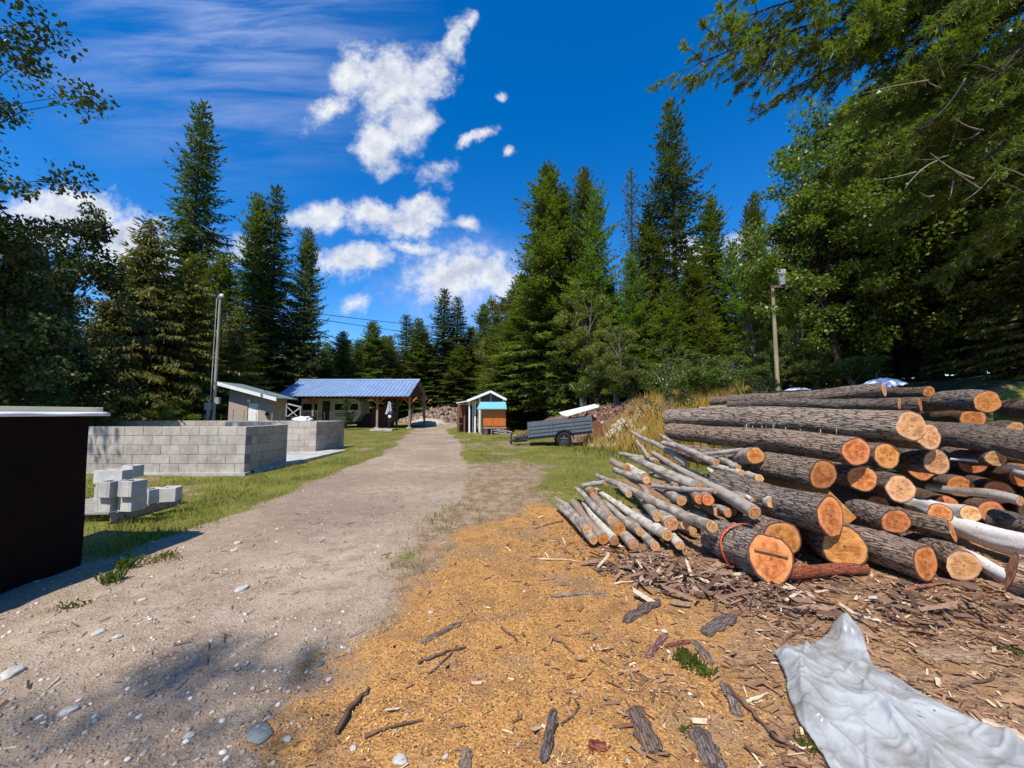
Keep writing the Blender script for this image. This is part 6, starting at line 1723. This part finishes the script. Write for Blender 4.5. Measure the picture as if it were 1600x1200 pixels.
F_GOLD = mat_leaf('yellowing_leaves', (0.22, 0.19, 0.02), (0.50, 0.40, 0.06), .4, .4)

K = {}
K['spruce'] = conifer(1, 20, 4.1, 420, F_SPR, .03, -16, 30, .30, .22, .15, (.24, .46), .11, .10, .66, rag=.45)
K['fir'] = conifer(2, 18, 4.2, 480, F_FIR, .05, -8, 45, .20, .10, .15, (.24, .42), .11, .0, .56)
K['fir2'] = conifer(3, 18, 3.7, 430, F_FIR, .08, -4, 50, .22, .14, .15, (.24, .44), .11, .05, .50, rag=.5)
K['cedar'] = conifer(4, 13, 4.2, 380, F_CED, .02, -6, 35, .34, .10, .15, (.26, .50), .095, 1.0, .66, rag=.3, tuft=1)
K['pine'] = conifer(5, 17, 3.9, 260, F_PIN, .12, -2, 50, .12, .16, .17, (.24, .42), .115, -.2, .48, thin=.95, rag=.5, dead=60)
K['greyfir'] = conifer(6, 17, 2.8, 260, F_GRY, .08, 0, 55, .18, .1, .17, (.22, .40), .085, .1, .66, thin=.65, rag=.6, dead=40)
K['young'] = conifer(7, 8, 2.0, 240, F_PIN, .03, 0, 50, .12, .10, .13, (.14, .28), .07, .0, .8)
K['open'] = conifer(8, 24, 5.0, 300, F_SPR, .10, -4, 35, .16, .16, .17, (.28, .50), .12, .05, .66, rag=.4, dead=50)
K['maple'] = broadleaf(21, 11, 3.3, F_MAP, 120, 210, (.10, .19), .10, .62, aspect=.75)
K['maple2'] = broadleaf(22, 12, 3.0, F_MAP, 120, 190, (.10, .19), .05, .60, aspect=.75)
K['dark'] = broadleaf(23, 9, 2.4, F_DRK, 90, 150, (.10, .20), .05, .50, shape='cone')
K['shrub'] = broadleaf(24, 3.6, 1.5, F_ALD, 75, 150, (.06, .13), .05, .30, stems=5, bark=PALETRUNK)
K['birch'] = broadleaf(25, 6.5, 1.8, F_YEL, 95, 150, (.07, .14), .10, .34, stems=6, bark=PALETRUNK)
K['sapling'] = broadleaf(26, 3.6, .8, F_ALD, 26, 60, (.05, .10), .25, .22, stems=1, bark=PALETRUNK)
TG = 'conifers round the clearing'
names = {'spruce': 'spruce_tree', 'fir': 'fir_tree', 'fir2': 'fir_tree', 'cedar': 'cedar_tree', 'pine': 'pine_tree', 'greyfir': 'fir_tree', 'young': 'young_conifer', 'open': 'fir_tree', 'maple': 'maple_tree', 'maple2': 'maple_tree', 'dark': 'leafy_tree', 'shrub': 'shrub', 'birch': 'birch_shrub', 'sapling': 'sapling'}
NT_ = [0]
def tree(kind, px, pyt, Y, label, wf=1.0, cat='tree', group=None, x=None, top=None, fol=None, rz=None):
    tm, fo, bw, H0 = K[kind]
    NT_[0] += 1; rg = random.Random(NT_[0] * 13)
    p = at(px, pyt, Y)
    if x is not None: p.x = x
    if top is not None: p.z = top
    z = ground_z(p.x, Y); H = p.z - z; s = H / H0
    root = empty(names[kind], (p.x, Y, z - .05), rg.uniform(0, 6.28) if rz is None else rz, label=label, cat=cat)
    if group: root['group'] = group
    sxy = max(.55, (s ** .7)) * wf
    root.scale = (sxy * rg.uniform(.93, 1.07), sxy * rg.uniform(.93, 1.07), s)
    link('trunk', tm, root); link('crown', fo, root)
    if bw is not None: link('branches', bw, root)
    return root

# left side
tree('spruce', 318, 165, 33, 'tallest dark spruce on the left with a pointed ragged top', .95)
tree('cedar', 235, 345, 19.5, 'broad yellow green cedar with hanging foliage left of the tall spruce', 1.0)
tree('cedar', 300, 400, 21, 'second drooping cedar at the foot of the tall spruce', .95)
tree('cedar', 165, 470, 18, 'low drooping cedar at the left end of the cedar row', .9)
tree('cedar', 372, 480, 24, 'small cedar behind the left utility pole', .8)
tree('spruce', 432, 294, 41, 'tall twin topped spruce left of the blue roof, the higher top', 1.0)
tree('fir2', 405, 310, 40, 'tall dark fir just left of the twin topped spruce', 1.0)
tree('fir2', 482, 362, 43, 'shorter conifer leaning right of the twin topped spruce', .85)
tree('dark', 462, 470, 42.5, 'rounded leafy tree at the left end of the blue roof', 1.0)
tree('dark', 497, 530, 43, 'low leafy tree behind the left of the blue roof', .9)
tree('dark', 135, 308, 14, 'dark leafy tree on the left with a sparse top against white cloud', 1.0)
tree('dark', 60, 410, 13, 'dark leafy tree second from the left edge', 1.1)
tree('dark', 20, 330, 10, 'black looking leafy tree at the very left edge', .8)
tree('dark', -25, 250, 9, 'tall leafy tree whose outer leaves reach in at the left edge', .9)
tree('fir', 95, 430, 20, 'dark fir behind the leafy trees at far left', 1.0)
tree('fir', 200, 440, 24, 'fir peeping over the cedars at left', 1.0)
tree('fir', 30, 400, 22, 'dark fir deep in the wood at far left', 1.1)
tree('fir2', 350, 400, 30, 'dark fir filling the gap right of the tall spruce', 1.2)
for i, (px, py, Y) in enumerate([(-60, 420, 16), (110, 520, 17), (60, 540, 17), (170, 540, 23), (240, 560, 24), (420, 500, 46), (460, 520, 46), (395, 540, 36), (0, 520, 19), (-120, 450, 20), (330, 520, 27), (280, 540, 27)]):
    tree('fir', px, py, Y, 'dark conifer filling the depth of the left hand wood', 1.3, group='dark conifers deep in the left wood')
# middle distance
MD = [('fir2', 536, 520, 50, 'small fir second left of the power line dip'), ('fir', 583, 504, 50, 'pointed fir above the middle of the blue roof'), ('fir2', 612, 545, 52, 'low fir between the two pointed ones over the blue roof'),
      ('spruce', 636, 493, 55, 'slim spruce above the right end of the blue roof'), ('spruce', 694, 453, 56, 'tallest fir at the end of the road with a dense pointed crown'), ('spruce', 715, 466, 57, 'narrow spruce touching the right of the tallest roadside fir'),
      ('fir', 664, 520, 58, 'broad green fir left of the tallest roadside fir'), ('fir2', 757, 478, 57, 'dark pointed fir right of the road end'), ('fir', 736, 512, 59, 'fir between the road end pair and the dark pointed one'),
      ('birch', 788, 458, 45, 'leafy tree with a thin top at the left foot of the right hand group'), ('fir', 815, 430, 42, 'green fir left of the big right hand group'), ('fir', 560, 548, 55, 'faint fir at the lowest dip of the tree line'), ('fir', 800, 500, 36, 'bushy fir above the cabin roof'),
      ('pine', 775, 530, 44, 'pine behind the cabin'), ('fir2', 655, 500, 54, 'fir tucked between the slim spruce and the tallest roadside fir'), ('fir', 775, 505, 50, 'fir right behind the cabin pole'), ('fir', 718, 540, 54, 'low fir closing the road end'), ('fir', 510, 560, 45, 'fir just over the left roof ridge')]
for k_, px, py, Y, lb in MD: tree(k_, px, py, Y, lb, 1.35 if k_ != 'birch' else 1.0)
for i in range(34):
    rg = random.Random(i + 500); px = 500 + i * 9.6 + rg.uniform(-6, 6)
    tree(rg.choice(['fir', 'fir2', 'pine']), px, rg.uniform(520, 566), rg.uniform(60, 70), 'green conifer in the far row closing the clearing', 1.35, group='far conifers behind the road end')
# right group
RGp = [('fir', 856, 262, 30, 'leftmost tall fir of the right hand group, leaning crown', 1.05), ('fir2', 882, 300, 31, 'tall fir second from the left of the right hand group', .95), ('fir2', 912, 268, 30, 'tall fir third in the right hand group with a rounded tip', .85), ('pine', 930, 300, 27, 'pine with bare lower stems right of the first three tall firs', .8),
       ('greyfir', 984, 268, 29, 'thin grey green conifer left of the tallest fir', .85), ('open', 1046, 166, 30, 'tallest fir on the right with gaps of sky through its branches', .95), ('fir', 1012, 330, 31, 'fir at the left foot of the tallest one', .9),
       ('fir2', 1110, 312, 28, 'pointed fir right of the tallest one', .95), ('pine', 1145, 380, 26, 'yellow green pine beyond the pointed fir', .9), ('fir2', 1178, 305, 26, 'narrow double tipped fir before the big leafy mass', .7), ('greyfir', 1165, 325, 27, 'pale thin conifer beside the double tipped fir', .9), ('fir', 1080, 400, 25, 'middle height fir under the tallest one', .9), ('young', 1042, 440, 21, 'bright green young conifer in front of the right hand group', 1.2),
       ('fir', 838, 400, 33, 'bushy fir at the lower left of the right hand group', .8), ('pine', 985, 400, 24, 'bushy pine below the thin grey green conifer', .9), ('young', 1100, 470, 20, 'young conifer right of the bright green one', 1.2), ('pine', 1205, 400, 22, 'pine behind the tan utility pole', .9), ('fir', 895, 430, 28, 'fir behind the birch shrub', .8), ('fir', 950, 440, 28, 'fir deep between the tall firs', 1.0)]
for k_, px, py, Y, lb, wf in RGp: tree(k_, px, py, Y, lb, wf)
for i in range(26):
    rg = random.Random(i + 900); px = 800 + i * 22 + rg.uniform(-10, 10); Y = rg.uniform(32, 42) if px < 1200 else rg.uniform(20, 30)
    tree(rg.choice(['fir', 'fir2', 'fir']), px, rg.uniform(400, 500) if px > 1160 else rg.uniform(440, 520), Y, 'conifer in the dense wood behind the right hand bank', 1.3, group='conifers behind the right bank')
# broadleaf shrubs along the bank
SH = [('birch', 908, 440, 26, 'birch shrub with yellowish leaves and pale upright stems before the firs', 1.0), ('birch', 960, 500, 21.5, 'second birch shrub right of the yellowish one', 1.0), ('shrub', 880, 570, 28, 'leafy green shrub on the bank above the trailer', 1.0), ('shrub', 932, 560, 23.5, 'bright leafy shrub under the birch stems', 1.1),
      ('shrub', 985, 545, 19.5, 'leafy shrub left of the sapling on the bank', 1.1), ('shrub', 1090, 540, 15, 'green shrub right of the sapling', 1.1), ('birch', 1180, 470, 14.5, 'tall leafy shrub beside the tan utility pole', .8), ('shrub', 1140, 545, 13.5, 'shrub behind the golden grass', 1.0), ('shrub', 1215, 540, 12.5, 'shrub hiding the foot of the tan utility pole', 1.1),
      ('shrub', 1270, 540, 11.8, 'shrub by the yellow guy guard', 1.1), ('shrub', 835, 600, 36, 'low shrub on the earth bank behind the trailer', 1.0), ('shrub', 1330, 550, 11, 'dark shrub behind the white tarp', 1.1), ('shrub', 1040, 570, 18, 'leafy shrub right behind the sapling', 1.1)]
for k_, px, py, Y, lb, wf in SH: tree(k_, px, py, Y, lb, wf, 'shrub')
tree('shrub', 1188, 575, 11.0, 'leafy shrub in front of the tan utility pole foot', .8, 'shrub')
tree('birch', 1232, 480, 12.6, 'tall leafy shrub right of the tan utility pole', .7, 'shrub')
sp = tree('sapling', 1042, 520, 11.5, 'slender sapling with yellowing leaves on the grassy bank', .8, 'sapling')
for i, (px, py, Y) in enumerate([(120, 610, 15), (200, 600, 18), (170, 605, 17), (260, 612, 19), (310, 615, 21), (60, 600, 14), (10, 600, 14), (350, 620, 22), (235, 590, 22)]):
    tree('shrub', px, py, Y, 'leafy undergrowth bush at the foot of the left hand wood', 1.3, 'shrub', 'bushes at the edge of the left wood')
tree('dark', 543, 617, 32.2, 'small round tree growing in front of the carport', .50)
tree('shrub', 664, 632, 52, 'low green bush right of the carport', 1.2, 'shrub')
# big right-hand mass
RM = [('maple', 1275, 235, 12.2, 'big leafy maple whose rounded edge stands against the blue sky', .85), ('maple2', 1345, 150, 12.0, 'taller maple right of the rounded one', .9), ('maple', 1420, 120, 12.5, 'maple deep in the right hand mass', 1.0), ('maple2', 1250, 330, 13.5, 'lower maple at the left foot of the leafy mass', .7), ('maple', 1500, 60, 11.5, 'maple behind the near pine', .95), ('maple2', 1320, 95, 12.8, 'tall maple between the rounded one and the near pine boughs', .8), ('maple2', 1590, 180, 10.5, 'maple near the right edge of the frame', .95),
      ('maple', 1700, 150, 9.0, 'maple at and beyond the right edge', 1.0), ('maple2', 1300, 430, 13, 'bushy maple above the white tarp', .8), ('maple', 1400, 380, 13.5, 'bushy maple in the deep shade of the right hand wood', 1.0), ('maple2', 1520, 380, 11.5, 'shaded maple behind the stout top log', 1.0)]
for k_, px, py, Y, lb, wf in RM: tree(k_, px, py, Y, lb, wf)
for i, (px, py, Y) in enumerate([(1330, 250, 17), (1430, 200, 16), (1530, 200, 15), (1620, 200, 14), (1480, 300, 19), (1380, 330, 19), (1700, 300, 14), (1800, 300, 12), (1580, 330, 18)]):
    tree('fir', px, py, Y, 'dark fir inside the shaded right hand wood', 1.2, group='dark firs inside the right wood')
hm = tree('cedar', 1620, 330, 8.4, 'cedar whose lit drooping boughs hang over the right edge of the pile', .75)

# near pine with long boughs and needle tufts
def near_pine():
    rg = random.Random(77); nr = np.random.default_rng(77)
    base = Vector((10.9, 6.6, ground_z(10.9, 6.6)))
    root = empty('pine_tree', base, label='near pine at upper right with long boughs reaching left across the sky', cat='tree')
    Hh = 14.0
    mb = MB(); mb.tube([(0, 0, -.3), (.1, 0, 5), (-.05, .1, 10), (0, 0, Hh)], [.24, .2, .13, .03], 12, False); mb.build('trunk', TRUNK, root)
    wood = MB(); P = []; D = []; Ln = []; Wd = []; U = []
    def tufts(p, d, n=20, l=.105):
        for q in range(n):
            dd = d * .9 + Vector((rg.gauss(0, .55), rg.gauss(0, .55), rg.gauss(0, .55) + .1))
            P.append(tuple(p - d * rg.uniform(0, .10))); D.append(tuple(dd)); Ln.append(l * rg.uniform(.8, 1.3)); Wd.append(.017); U.append((rg.uniform(-1, 1), rg.uniform(-1, 1), 1))
    def bough(a, b_, sag, n_tw, tw):
        d = b_ - a; L = d.length; pts = []
        for k in range(9):
            t_ = k / 8; p = a.lerp(b_, t_); p.z += sag * math.sin(t_ * 3.14) + .08 * math.sin(t_ * 9 + a.x); p += Vector((rg.uniform(-.04, .04), rg.uniform(-.04, .04), 0)); pts.append(p)
        wood.tube(pts, [.05 * (1 - t_ / 8.6) * min(1, L / 3) + .006 for t_ in range(9)], 6, False)
        dn = d.normalized()
        for k in range(n_tw):
            t_ = .22 + .78 * (k + rg.random()) / n_tw; i = min(7, int(t_ * 8)); p = pts[i].lerp(pts[i + 1], t_ * 8 - i) if t_ < 1 else pts[8]
            sd_ = rg.choice((-1, 1)); side = dn.cross(Vector((0, 0, 1))).normalized() * sd_
            td = (dn * rg.uniform(.5, 1) + side * rg.uniform(.3, 1) + Vector((0, 0, rg.uniform(-.55, .25)))).normalized()
            l_ = tw * rg.uniform(.4, 1) * (1.15 - .6 * t_)
            e = p + td * l_ + Vector((0, 0, -.06 * l_))
            wood.tube([p, p.lerp(e, .5) + Vector((0, 0, .04)), e], [.010, .007, .004], 4, False)
            for m_ in range(max(2, int(l_ / .11))):
                q = p.lerp(e, .3 + .7 * m_ / max(1, int(l_ / .11) - 1)); sub = (td + Vector((rg.uniform(-.9, .9), rg.uniform(-.9, .9), rg.uniform(-.5, .3)))).normalized() * rg.uniform(.04, .22)
                if sub.length > .1: wood.tube([q, q + sub], [.005, .003], 3, False)
                tufts(q + sub, (sub.normalized() + td * .5).normalized())
            tufts(e, td, 22)
    T = lambda z_: Vector((0, 0, z_))
    tips = [(1092, 100, 6.0, 7.6), (1130, 40, 6.2, 8.0), (1180, 110, 5.8, 7.2), (1240, 20, 6.4, 8.2), (1260, 130, 6.3, 7.0), (1330, 60, 5.6, 7.6), (1380, 160, 6.0, 6.6), (1200, -60, 6.0, 9.2), (1300, -80, 6.0, 9.5), (1420, -40, 5.5, 8.8),
            (1400, 240, 6.2, 5.6), (1450, 200, 5.3, 6.2), (1480, 310, 6.2, 5.0), (1450, 100, 5.2, 7.5), (1540, 250, 5.4, 5.3), (1560, 120, 5.0, 6.8), (1420, 320, 7.0, 5.0), (1540, 380, 6.3, 4.3), (1350, 200, 6.8, 6.6), (1600, 330, 5.6, 4.6), (1500, 20, 4.8, 8.0), (1640, 200, 4.8, 6.0), (1370, 10, 5.6, 8.4), (1320, 270, 7.4, 6.0), (1500, 420, 7.0, 4.2)]
    for (px, py, Y, z_) in tips:
        b_ = at(px, py, Y) - base; L_ = (b_ - T(z_)).length
        bough(T(z_), b_, .35 if py < 150 else .1, int(8 + L_ * 7), .9 + .09 * L_)
    for k in range(26):
        a = rg.uniform(0, 6.28); z_ = rg.uniform(5, 13.5); L_ = (14 - z_) * .28 + 1.2
        bough(T(z_), Vector((math.cos(a) * L_, math.sin(a) * L_, z_ + .3)), .1, 12, .9)
    me = bpy.data.meshes.new('branches'); me.from_pydata(wood.v, [], wood.f); me.materials.append(TRUNK); link('branches', me, root)
    link('crown', sprays_to_mesh('crown', P, D, Ln, Wd, U, F_PIN), root)
    TW = mat_plain('bare_twig', (.24, .20, .15), .8)
    for k in range(30):
        dw = MB()
        px, py = rg.uniform(1430, 1640), rg.uniform(110, 330); p = at(px, py, rg.uniform(4.6, 6.2)) - base; an = rg.uniform(-.5, 1.2); L_ = rg.uniform(.3, .9); c = rg.uniform(-.08, .08)
        d = Vector((-math.cos(an), rg.uniform(-.4, .4), math.sin(an) * rg.choice((-1, 1))))
        q = [p + d * L_ * t_ + Vector((0, 0, c * math.sin(t_ * 3))) for t_ in (0, .25, .5, .75, 1)]
        dw.tube(q, [.011, .009, .007, .005, .003], 5, False); dw.build('dead_twig', TW, root)
near_pine()

# leafy tree just left of the viewpoint whose outermost leaves hang into the upper left corner and shade the road
K['overhang'] = broadleaf(41, 9.5, 2.2, F_DRK, 80, 120, (.07, .12), .38, .38)
names['overhang'] = 'leafy_tree'
tree('overhang', 0, 0, 7.6, 'near leafy tree whose hanging leaves enter the upper left corner', 1.1, x=-12.7, top=12.5)
tree('overhang', 0, 0, -4.1, 'leafy tree behind the viewpoint that casts soft shade on the road', .55, x=-3.9, top=10.6)
